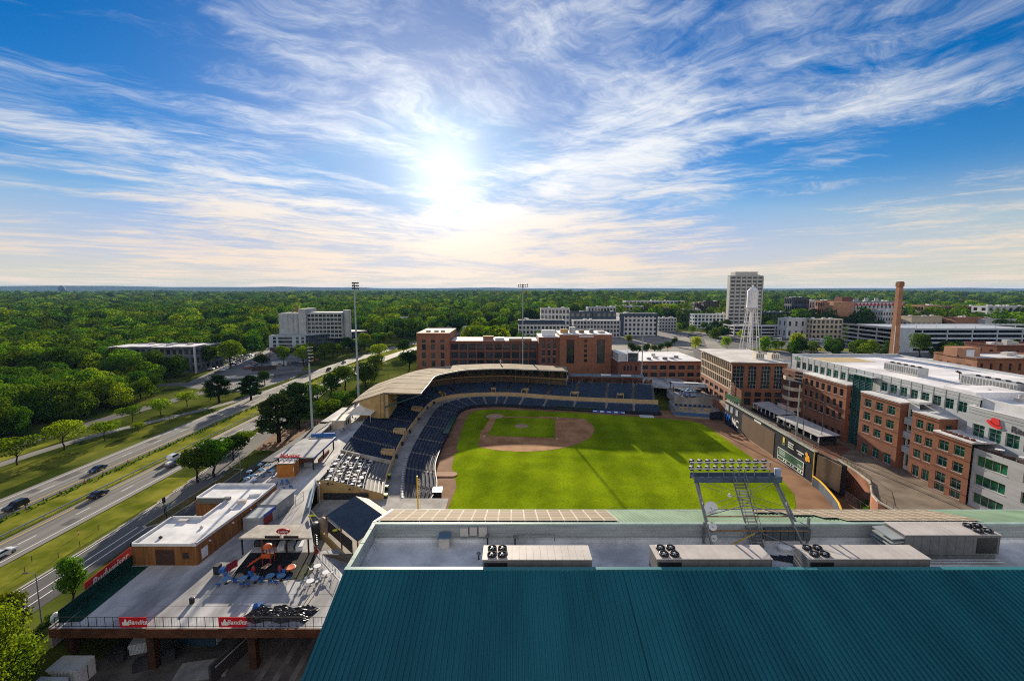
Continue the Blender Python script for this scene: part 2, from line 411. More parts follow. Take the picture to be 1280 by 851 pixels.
# mown banks beside the highway show yellower green
bank = M('mown_verge', (.12, .155, .014), .95, .3, .12, c2=(.24, .235, .035), detail=8, bump=.35, bscale=1.5, spec=0.)
strip('highway_verge', curve(lambda y: -90.4 + .0 * y, -60, 118, 20), 8.2, 4.03, bank)
strip('highway_median_grass', curve(lambda y: -109.7 + bend(y), -60, 470, 60), 9.6, lambda x, y: hgt(x, y) + .03, bank)
strip('ramp_bank', curve(lambda y: -138.5 + (max(0, y - 130) * .17), -60, 188, 20), lambda t: 24 - 16 * t * t, 4.03, M('bank_grass', (.055, .085, .012), .95, .4, .1, c2=(.16, .17, .025), detail=8, bump=.4, spec=0.))
strip('service_verge', curve(lambda y: -155.3, -60, 150, 20), 4, 4.035, bank)
sheet('earth_under_the_pines', [(-86, 140), (-74, 138), (-69, 150), (-69, 172), (-78, 176), (-85, 164)], 4.035, bare)
# ------------------------------------------------------------------ ball field
HM = Vector((-7.6, 192.0)); TB = Vector((.99455, -.1044)); BK = Vector((.1044, .99455))
def LF(u, w, z=None):
    q = HM + TB * u + BK * w
    return (q.x, q.y) if z is None else (q.x, q.y, z)
track = M('warning_track_clay', (.19, .10, .052), .95, .16, .12, c2=(.27, .15, .085), detail=8)
clay = M('infield_clay', (.30, .145, .062), .95, .18, .15, c2=(.40, .215, .105), detail=8, bump=.2)
pale_clay = M('raked_clay', (.36, .23, .15), .95, .12, .3)
def turf_mat(name, c, hi):
    m = M(name, c, .9, .2, .045, c2=hi, detail=9)
    t = m.node_tree; n = NT(t); b = t.nodes['Principled BSDF']; src = b.inputs['Base Color'].links[0].from_socket
    g_ = nn('ShaderNodeTexCoord', t)
    st = n.math('SINE', n.math('MULTIPLY', nn_dot(t, g_.outputs['Object'], (math.cos(R(6)), -math.sin(R(6)), 0)), 2 * math.pi / 9.2))
    st2 = n.math('SINE', n.math('MULTIPLY', nn_dot(t, g_.outputs['Object'], (math.sin(R(6)), math.cos(R(6)), 0)), 2 * math.pi / 9.2))
    f = n.rng(n.math('ADD', st, n.math('MULTIPLY', st2, .5)), -.8, .8, .90, 1.08)
    fine = n.rng(n.noise(g_.outputs['Object'], 1.6, 4, .7), .3, .7, .82, 1.16)
    k = n.math('MULTIPLY', f, fine)
    sc_ = nn('ShaderNodeVectorMath', t, operation='SCALE'); lk(t, src, sc_.inputs[0]); n.put(sc_.inputs['Scale'], k)
    lk(t, sc_.outputs[0], b.inputs['Base Color'])
    b.inputs['Specular IOR Level'].default_value = .0; b.inputs['Sheen Weight'].default_value = .0; b.inputs['Sheen Tint'].default_value = (.55, .8, .1, 1); b.inputs['Sheen Roughness'].default_value = .4
    bn = nn('ShaderNodeBump', t); bn.inputs['Strength'].default_value = .5; bn.inputs['Distance'].default_value = .3
    n.put(bn.inputs['Height'], n.noise(g_.outputs['Object'], 2.5, 5, .7)); lk(t, bn.outputs[0], b.inputs['Normal'])
    return m
def nn_dot(t, v, d):
    n = nn('ShaderNodeVectorMath', t, operation='DOT_PRODUCT'); lk(t, v, n.inputs[0]); n.inputs[1].default_value = d; return n.outputs['Value']
turf = turf_mat('outfield_turf', (.14, .215, .004), (.215, .295, .006)); turf2 = turf
sheet('warning_track', [(-27, 85), (-27, 200), (-24, 212), (-5, 215), (80, 200), (97, 196), (97, 85)], .03, track)
go = [(-15, 86), (-16.2, 108.8), (-15.6, 121), (-17.0, 128), (-18.9, 135.3), (-19.6, 151.3), (-19.9, 185), (-19.4, 195), (-17.4, 200), (-14, 202.6), (-8, 203.6), (8.2, 201.8), (30.1, 197.7), (47.4, 193.2), (66, 188.5), (74, 186), (78.4, 182), (79.6, 176), (79.5, 146.8), (78.9, 125.2), (76.5, 116), (72.7, 109.3), (62, 98), (40, 88)]
sheet('outfield_grass', go, .06, turf)
mc = (12.87, -12.87)
arc = []
for k in range(33):
    a = R(-45 - 105 + 210 * k / 32); arc.append((mc[0] + 29.2 * math.cos(a), mc[1] + 29.2 * math.sin(a)))
arc = [p for p in arc if p[0] > -2.6 and p[1] < 2.2]
arc = [(-2.6, -19.5)] + arc + [(19.5, 2.2), (19.5, -1), (26.5, -1), (26.5, -26.5), (1.0, -26.5), (1.0, -19.5)]
sheet('infield_dirt', [LF(*p) for p in arc], .09, clay)
ig = []
def corner(cx_, cy_, a0, a1, r, n=6): return [(cx_ + r * math.cos(R(a0 + (a1 - a0) * k / n)), cy_ + r * math.sin(R(a0 + (a1 - a0) * k / n))) for k in range(n + 1)]
sq = [(1.2, -3.4)] + [(3.4, -1.2), (23.6, -1.1), (24.6, -2.4), (26.4, -3.4)] + [(26.6, -24.0), (24.2, -24.6), (24.0, -26.4)] + [(3.6, -26.5), (2.8, -24.6), (1.2, -23.8)]
def circ(u, w, r, n=28): return [(u + r * math.cos(2 * math.pi * k / n), w + r * math.sin(2 * math.pi * k / n)) for k in range(n)]
sheet('baseline_dirt', [LF(*p) for p in [(-1.5, -2), (1.3, -2), (1.3, -21), (-1.9, -21)]], .085, clay)
sheet('third_baseline_dirt', [LF(*p) for p in [(2, -1.2), (2, .35), (21, .5), (21, -1.2)]], .085, clay)
b = MB(); b.poly([LF(u, w, .12) for u, w in sq]); struct(b.build('infield_grass', turf2))
b = MB(); b.poly([LF(u, w, .13) for u, w in circ(0, 0, 4.0)]); struct(b.build('home_plate_circle', pale_clay))
b = MB(); b.lathe((*LF(*mc), .0), [(2.9, .125), (2.5, .2), (1.2, .36), (.01, .38)], 28); struct(b.build('pitchers_mound', pale_clay, smooth=True))
for u, w, lab in ((27.4, 0, 'white third base bag at the far corner of the infield'), (27.4, -27.4, 'white second base bag on the clay behind the mound'), (0, -27.4, 'white first base bag near the left foul line')):
    o = MB().obox((*LF(u, w), .1), (.46, .46, .12), R(-6)).build('base_bag', white_p, at=(*LF(u, w), .1)); tag(o, lab, 'base', 'base bags on the infield')
o = MB().prism([LF(u, w) for u, w in ((-.22, .2), (.22, .2), (.22, -.05), (0, -.27), (-.22, -.05))], .13, .17).build('home_plate', white_p, at=(*LF(0, 0), .13)); tag(o, 'white home plate in the middle of the pale clay circle', 'home plate')
for (x0, y0), lab, cat in ((P(556, 592.5, .2), 'pale bullpen pitching mound on the warning track by the left foul fence', 'pitching mound'),):
    b = MB(); n_ = 20
    pts = [(x0 - 2.6, y0 - 1.6), (x0 + 2.4, y0 - 1.6)] + [(x0 + 2.4 + 1.4 * math.sin(math.pi * k / 8), y0 - 1.6 * math.cos(math.pi * k / 8)) for k in range(1, 8)] + [(x0 + 2.4, y0 + 1.6), (x0 - 2.6, y0 + 1.6)]
    b.prism(pts, .03, .3); tag(b.build('bullpen_mound', pale_clay, at=(x0, y0, .03)), lab, cat)
x0, y0 = P(808, 520.5, .1); tag(MB().obox((x0, y0, .03), (6.0, 3.4, .28), R(-8)).obox((x0, y0, .31), (5.6, 2.6, .1), R(-8)).build('folded_tarp', M('pale_tarp', (.42, .47, .48), .7, .15, .5), at=(x0, y0, .03)), 'pale folded tarpaulin lying on the track before the third base stand', 'tarp')
x0, y0 = P(569, 563.5, .1)
b = MB(); b.poly([(x0 - 4.2, y0 - 1.0, .075), (x0 + .6, y0 - 1.2, .075), (x0 + 1.5, y0, .075), (x0 + .6, y0 + 1.2, .075), (x0 - 4.2, y0 + 1, .075)]); struct(b.build('second_bullpen_clay', M('red_clay', (.26, .12, .06), .95)))

rp2 = random.Random(77); pb_ = MB()
for k in range(34):
    fx, y = rp2.choice([-120.4, -99.7]), rp2.uniform(0, .5) + 70 + 7.6 * k; x = fx + bend(y) + rp2.choice([-1.8, 1.8]) + rp2.uniform(-.3, .3); w_, l_ = rp2.uniform(.8, 1.7), rp2.uniform(2, 6.8)
    pb_.quad((x - w_, y, 4.072), (x + w_, y, 4.072), (x + w_, y + l_, 4.072), (x - w_, y + l_, 4.072))
struct(pb_.build('road_patches', M('patched_asphalt', (.115, .113, .108), .9, .2, .6, spec=.05), fix=False))
tt = MB()
for cxl in (-120.4, -99.7):
    for off in (-2.75, -1.15, 1.15, 2.75):
        for y in range(-60, 330, 6): tt.quad((cxl + bend(y) + off - .3, y, 4.066), (cxl + bend(y) + off + .3, y, 4.066), (cxl + bend(y + 6) + off + .3, y + 6, 4.066), (cxl + bend(y + 6) + off - .3, y + 6, 4.066))
struct(tt.build('tyre_wear', M('worn_wheel_track', (.135, .132, .122), .85, .2, .25, c2=(.20, .195, .18), stretch=(1, .05, 1), spec=.08), fix=False))
# ------------------------------------------------------------------ the near office block: teal seamed roof with a plant well
RX0, RX1 = -14.0, 118.0; RY, RY2, RZ = 35.0, 42.5, 31.8; SL = .3095; FZ = 30.1
teal = M('teal_roof_paint', (.010, .112, .142), .42, .16, .35, c2=(.014, .140, .172), detail=9, stretch=(.6, .12, .12), spec=.5)
teal_edge = flat('teal_trim', (.03, .17, .19), .45)
pale_teal = M('pale_green_trim', (.30, .40, .36), .5, .12, .6)
green_roof = M('green_roof_paint', (.10, .18, .125), .75, .15, .3, c2=(.15, .24, .17), stretch=(1, .2, 1), spec=.1)
membrane = M('roof_membrane', (.42, .44, .47), .75, .22, .22, c2=(.66, .68, .71), detail=9)
galv = M('galvanised_cladding', (.33, .36, .37), .45, .14, .5, metal=.2, stretch=(.3, 1, 2.5))
unit_m = M('unit_paint', (.46, .43, .41), .55, .1, .5); unit_d = M('unit_side', (.15, .15, .155), .6, .15, .7)
black = flat('black_metal', (.012, .012, .014), .5); dark = flat('dark_recess', (.02, .021, .024), .8)
steel = M('grey_steel', (.17, .18, .19), .5, .2, 1.5, metal=.3); pale_steel = M('pale_steel', (.42, .43, .44), .5, .12, .8, metal=.3)
concrete = M('concrete', (.30, .285, .26), .9, .18, .25, c2=(.42, .40, .37), detail=8)
brick_r = brick_mat('red_brick', (.23, .082, .042), (.26, .16, .11)); brick_d = brick_mat('dark_red_brick', (.155, .055, .036), (.17, .10, .075))
white_w = M('white_panel', (.62, .64, .66), .6, .08, .4)
bldg = thing('office_building', 'near office block with a teal standing seam roof filling the bottom of the view', 'building', (-14, 12, 0))
def zs(y): return RZ - SL * (RY - y)
b = MB(); NY = 12.0
b.quad((RX0, NY, zs(NY)), (RX1, NY, zs(NY)), (RX1, RY, RZ), (RX0, RY, RZ))
k = 0; x = RX0 + .2
while x < 62:
    b.add([(x - .05, NY, zs(NY) + .004), (x - .03, NY, zs(NY) + .13), (x + .03, NY, zs(NY) + .13), (x + .05, NY, zs(NY) + .004),
           (x - .05, RY - .02, zs(RY - .02) + .004), (x - .03, RY - .02, zs(RY - .02) + .13), (x + .03, RY - .02, zs(RY - .02) + .13), (x + .05, RY - .02, zs(RY - .02) + .004)],
          ((0, 1, 5, 4), (1, 2, 6, 5), (2, 3, 7, 6), (0, 3, 2, 1)))
    x += .405
for x0_ in (9.2, 38.5):  # lapped sheets: one run of panels sits a little proud along its lap
    b.box(x0_ - .03, x0_ + .05, NY, RY - .05, 0, 0); 
    for i in range(len(b.v) - 12, len(b.v)):
        vx = b.v[i]; b.v[i] = (vx[0], vx[1], zs(vx[1]) + .03 + (.09 if i % 2 else .0))
b.build('roof_slope', teal, bldg, fix=False)
b = MB(); b.box(RX0, RX1, RY - .04, RY + .34, RZ - .02, RZ + .13); b.build('ridge_cap', teal_edge, bldg)
b = MB(); b.box(RX0 + .04, RX0 + .40, RY + .35, RY2 - .2, RZ - .02, RZ + .12); b.box(RX0, RX1, RY2 - .19, RY2 + .2, RZ - .02, RZ + .12)
x = RY + 1.5
while x < RY2: b.box(RX0 + .02, RX0 + .44, x, x + .05, RZ, RZ + .135, 1); x += 2.4
b.build('parapet_cap', [pale_teal, teal_edge], bldg)
b = MB(); b.quad((RX0 + .4, RY, FZ), (RX1, RY, FZ), (RX1, RY2 - .2, FZ), (RX0 + .4, RY2 - .2, FZ)); b.build('roof_well_floor', membrane, bldg)
b = MB(); b.box(RX0 + .3, RX1, RY2 - .12, RY2, FZ, RZ - .03); b.box(RX0 + .2, RX0 + .34, RY + .3, RY2 - .13, FZ, RZ - .03)
for k in range(4): b.box(RX0 + .35, RX1, RY2 - .155, RY2 - .121, FZ + .5 + .3 * k, FZ + .52 + .3 * k)
b.build('well_wall', galv, bldg)
b = MB(); b.box(RX0 + .36, RX1, RY2 - .5, RY2 - .16, FZ + .004, FZ + .36); b.box(RX0 + .36, RX0 + .62, RY + .4, RY2 - .51, FZ + .004, FZ + .3); b.build('well_kerb', membrane, bldg)
b = MB(); b.box(RX0 + .4, RX1, RY + .3, RY + .6, FZ, RZ - .05); b.build('well_near_wall', galv, bldg)
EY, EZ = 49.4, 29.68
b = MB(); b.quad((RX0, RY2 + .2, RZ), (RX1, RY2 + .2, RZ), (RX1, EY, EZ), (RX0, EY, EZ)); fs_ = (RZ - EZ) / (EY - RY2 - .2)
x = RX0 + .3
while x < 70:
    b.add([(x - .05, RY2 + .25, RZ + .0), (x, RY2 + .25, RZ + .07), (x + .05, RY2 + .25, RZ), (x - .05, EY, EZ + .004), (x, EY, EZ + .08), (x + .05, EY, EZ + .004)], ((0, 1, 4, 3), (1, 2, 5, 4)))
    x += .41
b.build('far_roof_slope', green_roof, bldg, fix=False)
b = MB(); b.box(RX0, RX0 + .3, RY2 + .25, EY, 0, 0)
for i in range(12):
    vx = b.v[i]; b.v[i] = (vx[0], vx[1], RZ - (vx[1] - RY2 - .2) * fs_ + (.16 if (i >= 4) else -.05))
b.build('verge_trim', pale_teal, bldg)
b = MB(); b.box(RX0, RX1, EY, EY + .25, EZ - .3, EZ + .02); b.build('gutter', pale_teal, bldg)
b = MB()
b.add([(RX0, NY, 0), (RX0, EY, 0), (RX0, EY, EZ - .05), (RX0, RY2, RZ - .1), (RX0, RY, RZ - .1), (RX0, NY, zs(NY) - .1)], ((0, 1, 2, 3, 4, 5),))
b.quad((RX0, NY, 0), (RX1, NY, 0), (RX1, NY, zs(NY)), (RX0, NY, zs(NY))); b.quad((RX0, EY, 0), (RX1, EY, 0), (RX1, EY, EZ - .1), (RX0, EY, EZ - .1)); b.quad((RX1, NY, 0), (RX1, EY, 0), (RX1, EY, EZ), (RX1, NY, zs(NY)))
b.build('wall', brick_r, bldg, fix=False)
# fixtures on the well wall
b = MB(); xx = -6.0
b.box(-5.15, -4.35, 42.0, 42.33, FZ + .7, FZ + 1.5); b.box(-4.2, -3.5, 42.05, 42.33, FZ + .75, FZ + 1.55); b.box(-3.3, -2.5, 42.0, 42.33, FZ + .65, FZ + 1.6)
tag(b.build('electrical_cabinets', unit_m, at=(-4, 42.2, FZ)), 'grey electrical cabinets mounted on the far wall of the roof well', 'cabinet')
def hatch(x, y):
    r = thing('roof_hatch', 'boxy grey roof access hatch against the well wall', 'hatch', (x, y, FZ))
    MB().box(x - .5, x + .5, y - .5, y + .45, FZ, FZ + 1.0).build('housing', unit_m, r); MB().box(x - .58, x + .58, y - .62, y + .46, FZ + 1.0, FZ + 1.12).build('lid', M('hatch_lid', (.10, .16, .24), .5), r)
hatch(-6.6, 41.6)
def vent_pipe(x, y, h, lab):
    r = thing('vent_pipe', lab, 'pipe', (x, y, FZ)); MB().tube((x, y, FZ), (x, y, FZ + h), .07).build('stack', black, r); MB().lathe((x, y, FZ + h), [(.07, -.05), (.22, 0), (.2, .14), (.01, .2)], 10).build('cowl', steel, r)
vent_pipe(-3.1, 39.2, .55, 'short black vent pipe on the roof well floor beside the first air unit'); vent_pipe(-1.8, 39.6, .45, 'stubby black vent next to the short pipe in the roof well'); vent_pipe(.3, 41.3, 1.0, 'rusty topped vent pipe by the roof well wall')
vent_pipe(-2.4, 41.6, .9, 'thin vent pipe standing under the electrical cabinets')
o = MB().lathe((-9.3, 36.6, FZ), [(.34, .0), (.34, .09), (.26, .1), (.01, .06)], 14).build('roof_drain', black, at=(-9.3, 36.6, FZ)); tag(o, 'round black roof drain near the left end of the well', 'drain')
b = MB()
for s in range(14): b.tube((2.5 + s * .0, 41.5, FZ + .5), (2.5, 41.5, FZ + .51), .02)
b = MB().path([(0.6, 41.6, FZ + .5), (0.6, 41.6, FZ + 1.1), (4.2, 41.6, FZ + 1.1), (4.2, 41.6, FZ + .4)], .045); tag(b.build('conduit', steel, at=(2, 41.6, FZ)), 'thin grey conduit loop along the roof well wall', 'conduit')
o = MB().lathe((8.6, 36.0, FZ), [(.55, 0), (.55, .25), (.3, .3), (.3, .55), (.4, .6), (.01, .7)], 16).build('exhaust_fan', pale_steel, at=(8.6, 36.0, FZ)); tag(o, 'round pale exhaust fan between the first two air units', 'fan')
o = MB().lathe((10.0, 36.3, FZ), [(.35, 0), (.35, .3), (.2, .35), (.01, .4)], 16).build('exhaust_fan', pale_steel, at=(10.0, 36.3, FZ)); tag(o, 'smaller pale exhaust fan left of the second air unit', 'fan')
o = MB().lathe((23.6, 36.2, FZ), [(.45, 0), (.45, .35), (.25, .4), (.3, .6), (.01, .65)], 16).build('exhaust_fan', pale_steel, at=(23.6, 36.2, FZ)); tag(o, 'squat exhaust fan between the second and third air units', 'fan')
def rtu(x0, x1, y0, y1, z0, z1, fans_left, label):
    r = thing('rooftop_air_unit', label, 'air conditioner', ((x0 + x1) / 2, (y0 + y1) / 2, FZ), group='air units in the roof well')
    b = MB(); b.box(x0, x1, y0, y1, z0, z1 - .004); n_ = 11
    for k in range(n_ + 1): 
        xx = lerp(x0, x1, k / n_); b.box(xx - .025, xx + .025, y0 - .02, y0 - .001, z0 + .05, z1 - .1)
    b.build('casing', unit_d, r)
    b = MB(); b.box(x0 - .05, x1 + .05, y0 - .06, y1 + .06, z1, z1 + .07)
    for k in range(1, n_ + 4): xx = lerp(x0, x1, k / (n_ + 4)); b.box(xx - .015, xx + .015, y0 - .05, y1 + .05, z1 + .071, z1 + .1)
    b.build('top_panel', unit_m, r)
    xs = x0 + .2 if fans_left else x1 - 2.1
    b = MB(); b.box(xs if not fans_left else x0 + .1, (xs + 1.9), y0 - .035, y0 - .022, z0 + .15, z1 - .25); b.build('coil_grille', black, r)
    for i in (0, 1):
        for j in (0, 1):
            fx, fy = xs + .55 + i * .9, y0 + .52 + j * .95
            f = MB().lathe((fx, fy, z1 + .07), [(.40, 0), (.40, .2), (.36, .22), (.34, .1), (.02, .08)], 18).build('fan', black, r)
            g_ = MB().lathe((fx, fy, z1 + .2), [(.09, .0), (.09, .1), (.01, .11)], 10)
            for q in range(4):
                a = q * math.pi / 2 + .4; g_.beam((fx, fy, z1 + .2), (fx + .34 * math.cos(a), fy + .34 * math.sin(a), z1 + .17), .1, .02)
            g_.build('fan_blades', pale_steel, f)
    b = MB(); b.box(x0 + .1, x1 - .1, y0 + .1, y1 - .1, FZ + .004, z0 - .003); b.build('base_kerb', steel, r)
    return r
rtu(-2.5, 6.8, 35.95, 38.0, FZ + .25, 32.15, True, 'long air unit at the left of the roof well with fans at its left end')
rtu(12.4, 22.2, 35.95, 38.0, FZ + .25, 32.2, True, 'long air unit in front of the lighting tower on the roof well')
rtu(25.4, 35.7, 35.95, 38.0, FZ + .25, 32.2, True, 'long air unit on the right of the roof well, near the teal ridge')
far_u = rtu(36.4, 45.2, 39.2, 41.5, FZ + .5, 32.5, False, 'larger air unit farther back with fans at its right end')
b = MB()
for k in range(4): b.add([(35.2, 39.2, 31.0 + .38 * k), (36.35, 39.2, 31.1 + .38 * k), (36.35, 41.5, 31.1 + .38 * k), (35.2, 41.5, 31.0 + .38 * k), (35.2, 39.2, 30.9 + .38 * k), (36.35, 39.2, 31.0 + .38 * k), (36.35, 41.5, 31.0 + .38 * k), (35.2, 41.5, 30.9 + .38 * k)], ((0, 1, 2, 3), (4, 5, 6, 7), (0, 1, 5, 4), (0, 3, 7, 4)))
b.build('intake_hood', galv, far_u)
for x0, x1, y in ((30.5, 45, 38.5), (-9, -3.2, 36.4)):
    o = MB().path([(x0, y, FZ + .18), (x1, y, FZ + .18)], .09).path([(x0, y + .4, FZ + .18), (x1, y + .4, FZ + .18)], .06); 
    tag(o.build('roof_pipe', pale_steel, at=(x0, y, FZ)), 'pair of low pipes on the roof floor near the %s' % ('large rear air unit' if x0 > 0 else 'left end of the well'), 'pipe')
# solar panels, one thing each
pv = bpy.data.materials.new('photovoltaic_glass'); pv.use_nodes = True
t = pv.node_tree; pb = t.nodes['Principled BSDF']; pb.inputs['Roughness'].default_value = .8; pb.inputs['Specular IOR Level'].default_value = .08
n_ = NT(t); oi = nn('ShaderNodeObjectInfo', t); n_.put(pb.inputs['Base Color'], n_.mix(oi.outputs['Random'], (.15, .12, .085), (.19, .155, .11)))
pfr = flat('panel_frame', (.50, .47, .42), .8, 0, .1)
sdir = Vector((0, EY - RY2 - .2, -(RZ - EZ))).normalized()
pm_ = MB(); pw, ph = 1.32, 1.50
pm_.add([(-pw / 2, -ph / 2, .0), (pw / 2, -ph / 2, 0), (pw / 2, ph / 2, 0), (-pw / 2, ph / 2, 0), (-pw / 2, -ph / 2, .05), (pw / 2, -ph / 2, .05), (pw / 2, ph / 2, .05), (-pw / 2, ph / 2, .05)], ((0, 1, 5, 4), (1, 2, 6, 5), (2, 3, 7, 6), (3, 0, 4, 7)), 0)
e_ = .045
pm_.add([(-pw / 2, -ph / 2, .05), (pw / 2, -ph / 2, .05), (pw / 2, ph / 2, .05), (-pw / 2, ph / 2, .05), (-pw / 2 + e_, -ph / 2 + e_, .05), (pw / 2 - e_, -ph / 2 + e_, .05), (pw / 2 - e_, ph / 2 - e_, .05), (-pw / 2 + e_, ph / 2 - e_, .05)], ((0, 1, 5, 4), (1, 2, 6, 5), (2, 3, 7, 6), (3, 0, 4, 7)), 0)
pm_.quad((-pw / 2 + e_, -ph / 2 + e_, .048), (pw / 2 - e_, -ph / 2 + e_, .048), (pw / 2 - e_, ph / 2 - e_, .048), (-pw / 2 + e_, ph / 2 - e_, .048), 1)
pme = pm_.mesh('solar_panel', [pfr, pv]); tilt = -math.atan2(RZ - EZ, EY - RY2 - .2)
def panels(xa, xb, lab, skip=None):
    x = xa
    while x < xb:
        for j in range(4):
            if skip and skip(x, j): continue
            s_ = .95 + j * 1.53; p = Vector((x, RY2 + .2, RZ + .2)) + sdir * s_
            o = link('solar_panel', pme, loc=p); o.rotation_euler = (tilt, 0, 0); tag(o, lab, 'solar panel', 'solar panels on the far roof slope')
        x += 1.35
panels(-12.9, 11.0, 'dull brown solar panel in the left hand array on the green roof slope')
panels(27.8, 47, 'dull brown solar panel in the right hand array on the green roof slope', lambda x, j: x < 27.8 + (3 - j) * 2.1)
# the stadium lighting tower on the roof
lt = thing('lighting_tower', 'tall steel lighting tower with two banks of floodlights on the near roof', 'light tower', (24, 42, FZ))
PX0, PX1, PYY, PZ = 19.1, 28.3, 45.6, 35.3
b = MB(); b.box(PX0, PX1, PYY - .55, PYY + .55, PZ, PZ + .12); b.box(PX0, PX1, PYY - .62, PYY - .55, PZ - .3, PZ + .32); b.box(PX0, PX1, PYY + .55, PYY + .62, PZ - .3, PZ + .32); b.build('platform', M('blue_grey_steel', (.07, .10, .15), .5, .2, 1.2, metal=.2), lt)
feet = [(19.2, 40.0), (19.9, 42.2), (28.0, 40.0), (29.2, 42.2)]
tops = [(19.3, 45.2), (19.8, 46.0), (27.6, 45.2), (28.2, 46.0)]
for (fx, fy), (tx, ty) in zip(feet, tops):
    MB().beam((fx, fy, FZ), (tx, ty, PZ - .3), .17).build('leg', steel, lt)
MB().beam((29.3, 42.0, FZ), (29.3, 42.0, FZ + 2.6), .2).build('post', steel, lt); MB().beam((19.0, 42.0, FZ), (19.0, 42.0, FZ + 2.2), .2).build('post', steel, lt)
rust = M('rusty_steel', (.20, .13, .075), .7, .25, 1.5)
mid = lambda i, t_: tuple(lerp(a, c, t_) for a, c in zip((*feet[i], FZ), (*tops[i], PZ - .3)))
def br(p, q, w, mat, nm='brace'): MB().beam(p, q, w).build(nm, mat, lt)
br(mid(0, .5), mid(2, .5), .1, rust); br(mid(1, .5), mid(3, .5), .09, steel); br(mid(0, .02), (23.6, 41.2, FZ + 1.45), .1, M('yellow_steel', (.42, .30, .08), .6)); br(mid(2, .02), (24.4, 41.2, FZ + 1.45), .08, steel)
br((19.2, 41.6, FZ + 1.5), (29.2, 41.6, FZ + 1.5), .12, rust); br(mid(0, .5), (23.4, 43.5, 33.2), .07, steel); br(mid(2, .5), (24.3, 43.5, 33.2), .07, steel)
for i, j in ((0, 2), (2, 0), (1, 3), (3, 1)): br(mid(i, .52), mid(j, .98), .035, steel, 'tie_rod')
for i, j in ((0, 1), (2, 3)): br(mid(i, .3), mid(j, .3), .07, steel); br(mid(i, .62), mid(j, .62), .07, pale_steel); br(mid(i, .32), mid(j, .60), .06, steel)
b = MB(); st0, st1 = Vector((24.0, 41.2, FZ)), Vector((23.7, 45.0, PZ + .1))
for s in (-.58, .58): b.beam(st0 + Vector((s, 0, 0)), st1 + Vector((s, 0, 0)), .07, .16); b.beam(st0 + Vector((s, 0, 1.0)), st1 + Vector((s, 0, 1.0)), .04)
for k in range(7):
    p = st0.lerp(st1, k / 6)
    for s in (-.58, .58): b.beam(p + Vector((s, 0, 0)), p + Vector((s, 0, 1)), .035)
for k in range(1, 22): p = st0.lerp(st1, k / 22); b.box(p.x - .56, p.x + .56, p.y - .12, p.y + .12, p.z - .02, p.z + .02)
b.build('stair', steel, lt)
lampw = flat('lamp_shell', (.03, .036, .055), .6, .1); lens = flat('lamp_lens', (.3, .33, .36), .15)
lamp0 = None
for row in (0, 1):
    zz_ = PZ + .95 + row * .72
    MB().beam((PX0 - .3, PYY, zz_), (PX1 - .9, PYY, zz_), .1).build('lamp_bar', pale_steel, lt)
    for k in range(10):
        x = PX0 + .15 + k * .86
        b = MB(); c = Vector((x, PYY + .3, zz_ + .02))
        b.tube(c, c + Vector((0, .34, -.17)), .14, .31, 12); b.beam((x, PYY, zz_), c, .06)
        f = b.build('floodlight', lampw, lt)
        MB().tube(c + Vector((0, .345, -.1725)), c + Vector((0, .36, -.18)), .29, .29, 12).build('lens', lens, f)
b = MB()
for x in np.linspace(PX0 + .1, PX1 - 1, 6): b.beam((x, PYY, PZ + .1), (x, PYY, PZ + 1.7), .06)
b.build('lamp_posts', steel, lt)
MB().lathe((PX1 - .1, PYY + .1, PZ + .1), [(.28, 0), (.34, .8), (.3, .85), (.01, .9)], 12).build('junction_box', M('blue_box', (.25, .33, .45), .5), lt)
def dish(p, r, lab, face=(-.2, -1, .25)):
    d = Vector(face).normalized(); th_ = thing('satellite_dish', lab, 'dish', p)
    b = MB(); up = Vector((0, 0, 1)); x = d.cross(up).normalized(); y = x.cross(d); c = Vector(p) + Vector((0, 0, .1)); n = 16; vs_ = [c]
    for ring, dz in ((.5, .07), (1, .26)): vs_ += [c + d * r * dz + (x * math.cos(2 * math.pi * k / n) + y * math.sin(2 * math.pi * k / n)) * r * ring for k in range(n)]
    fs2 = [(0, 1 + k, 1 + (k + 1) % n) for k in range(n)] + [(1 + k, 1 + n + k, 1 + n + (k + 1) % n, 1 + (k + 1) % n) for k in range(n)]
    b.add(vs_, fs2); b.build('reflector', white_w, th_, smooth=True); MB().beam(c, c + d * r * .9 - y * r * .2, .04).build('feed_arm', steel, th_); MB().tube(Vector(p) - Vector((0, -.05, .5)), c, .035).build('mount', steel, th_)
dish((20.2, 43.4, 33.0), .65, 'large white satellite dish on the left legs of the lighting tower'); dish((19.7, 41.7, 31.9), .38, 'small grey dish low on the tower by the roof well wall'); dish((19.6, 41.2, 31.0), .36, 'small white dish at the foot of the lighting tower', (.1, -1, .1))
tag(MB().lathe((22.6, 44.4, 33.9), [(.01, -.2), (.19, -.1), (.2, .1), (.01, .22)], 12).build('camera_dome', white_w, at=(22.6, 44.4, 33.9)), 'white camera dome hanging under the lighting tower platform', 'camera')
cab = thing('switch_cabinets', 'row of dark grey electrical cabinets behind the lighting tower stair', 'cabinet', (27, 42, FZ))
for k in range(6): MB().box(25.0 + k * .75, 25.68 + k * .75, 41.75, 42.2, FZ + .37, FZ + 1.55).build('cabinet_door', flat('cabinet_grey', (.07, .085, .095), .5), cab)
tag(MB().lathe((26.2, 40.6, FZ), [(.5, 0), (.5, .3), (.62, .32), (.62, .5), (.4, .62), (.01, .66)], 16).build('mushroom_fan', white_w, at=(26.2, 40.6, FZ)), 'white mushroom fan at the right foot of the lighting tower', 'fan')
b = MB()
for k in range(5): b.beam((23.5 + .8 * k, 39.6, FZ + .1), (26.2 + .8 * k, 38.6 + .1 * k, FZ + .1), .3, .12)
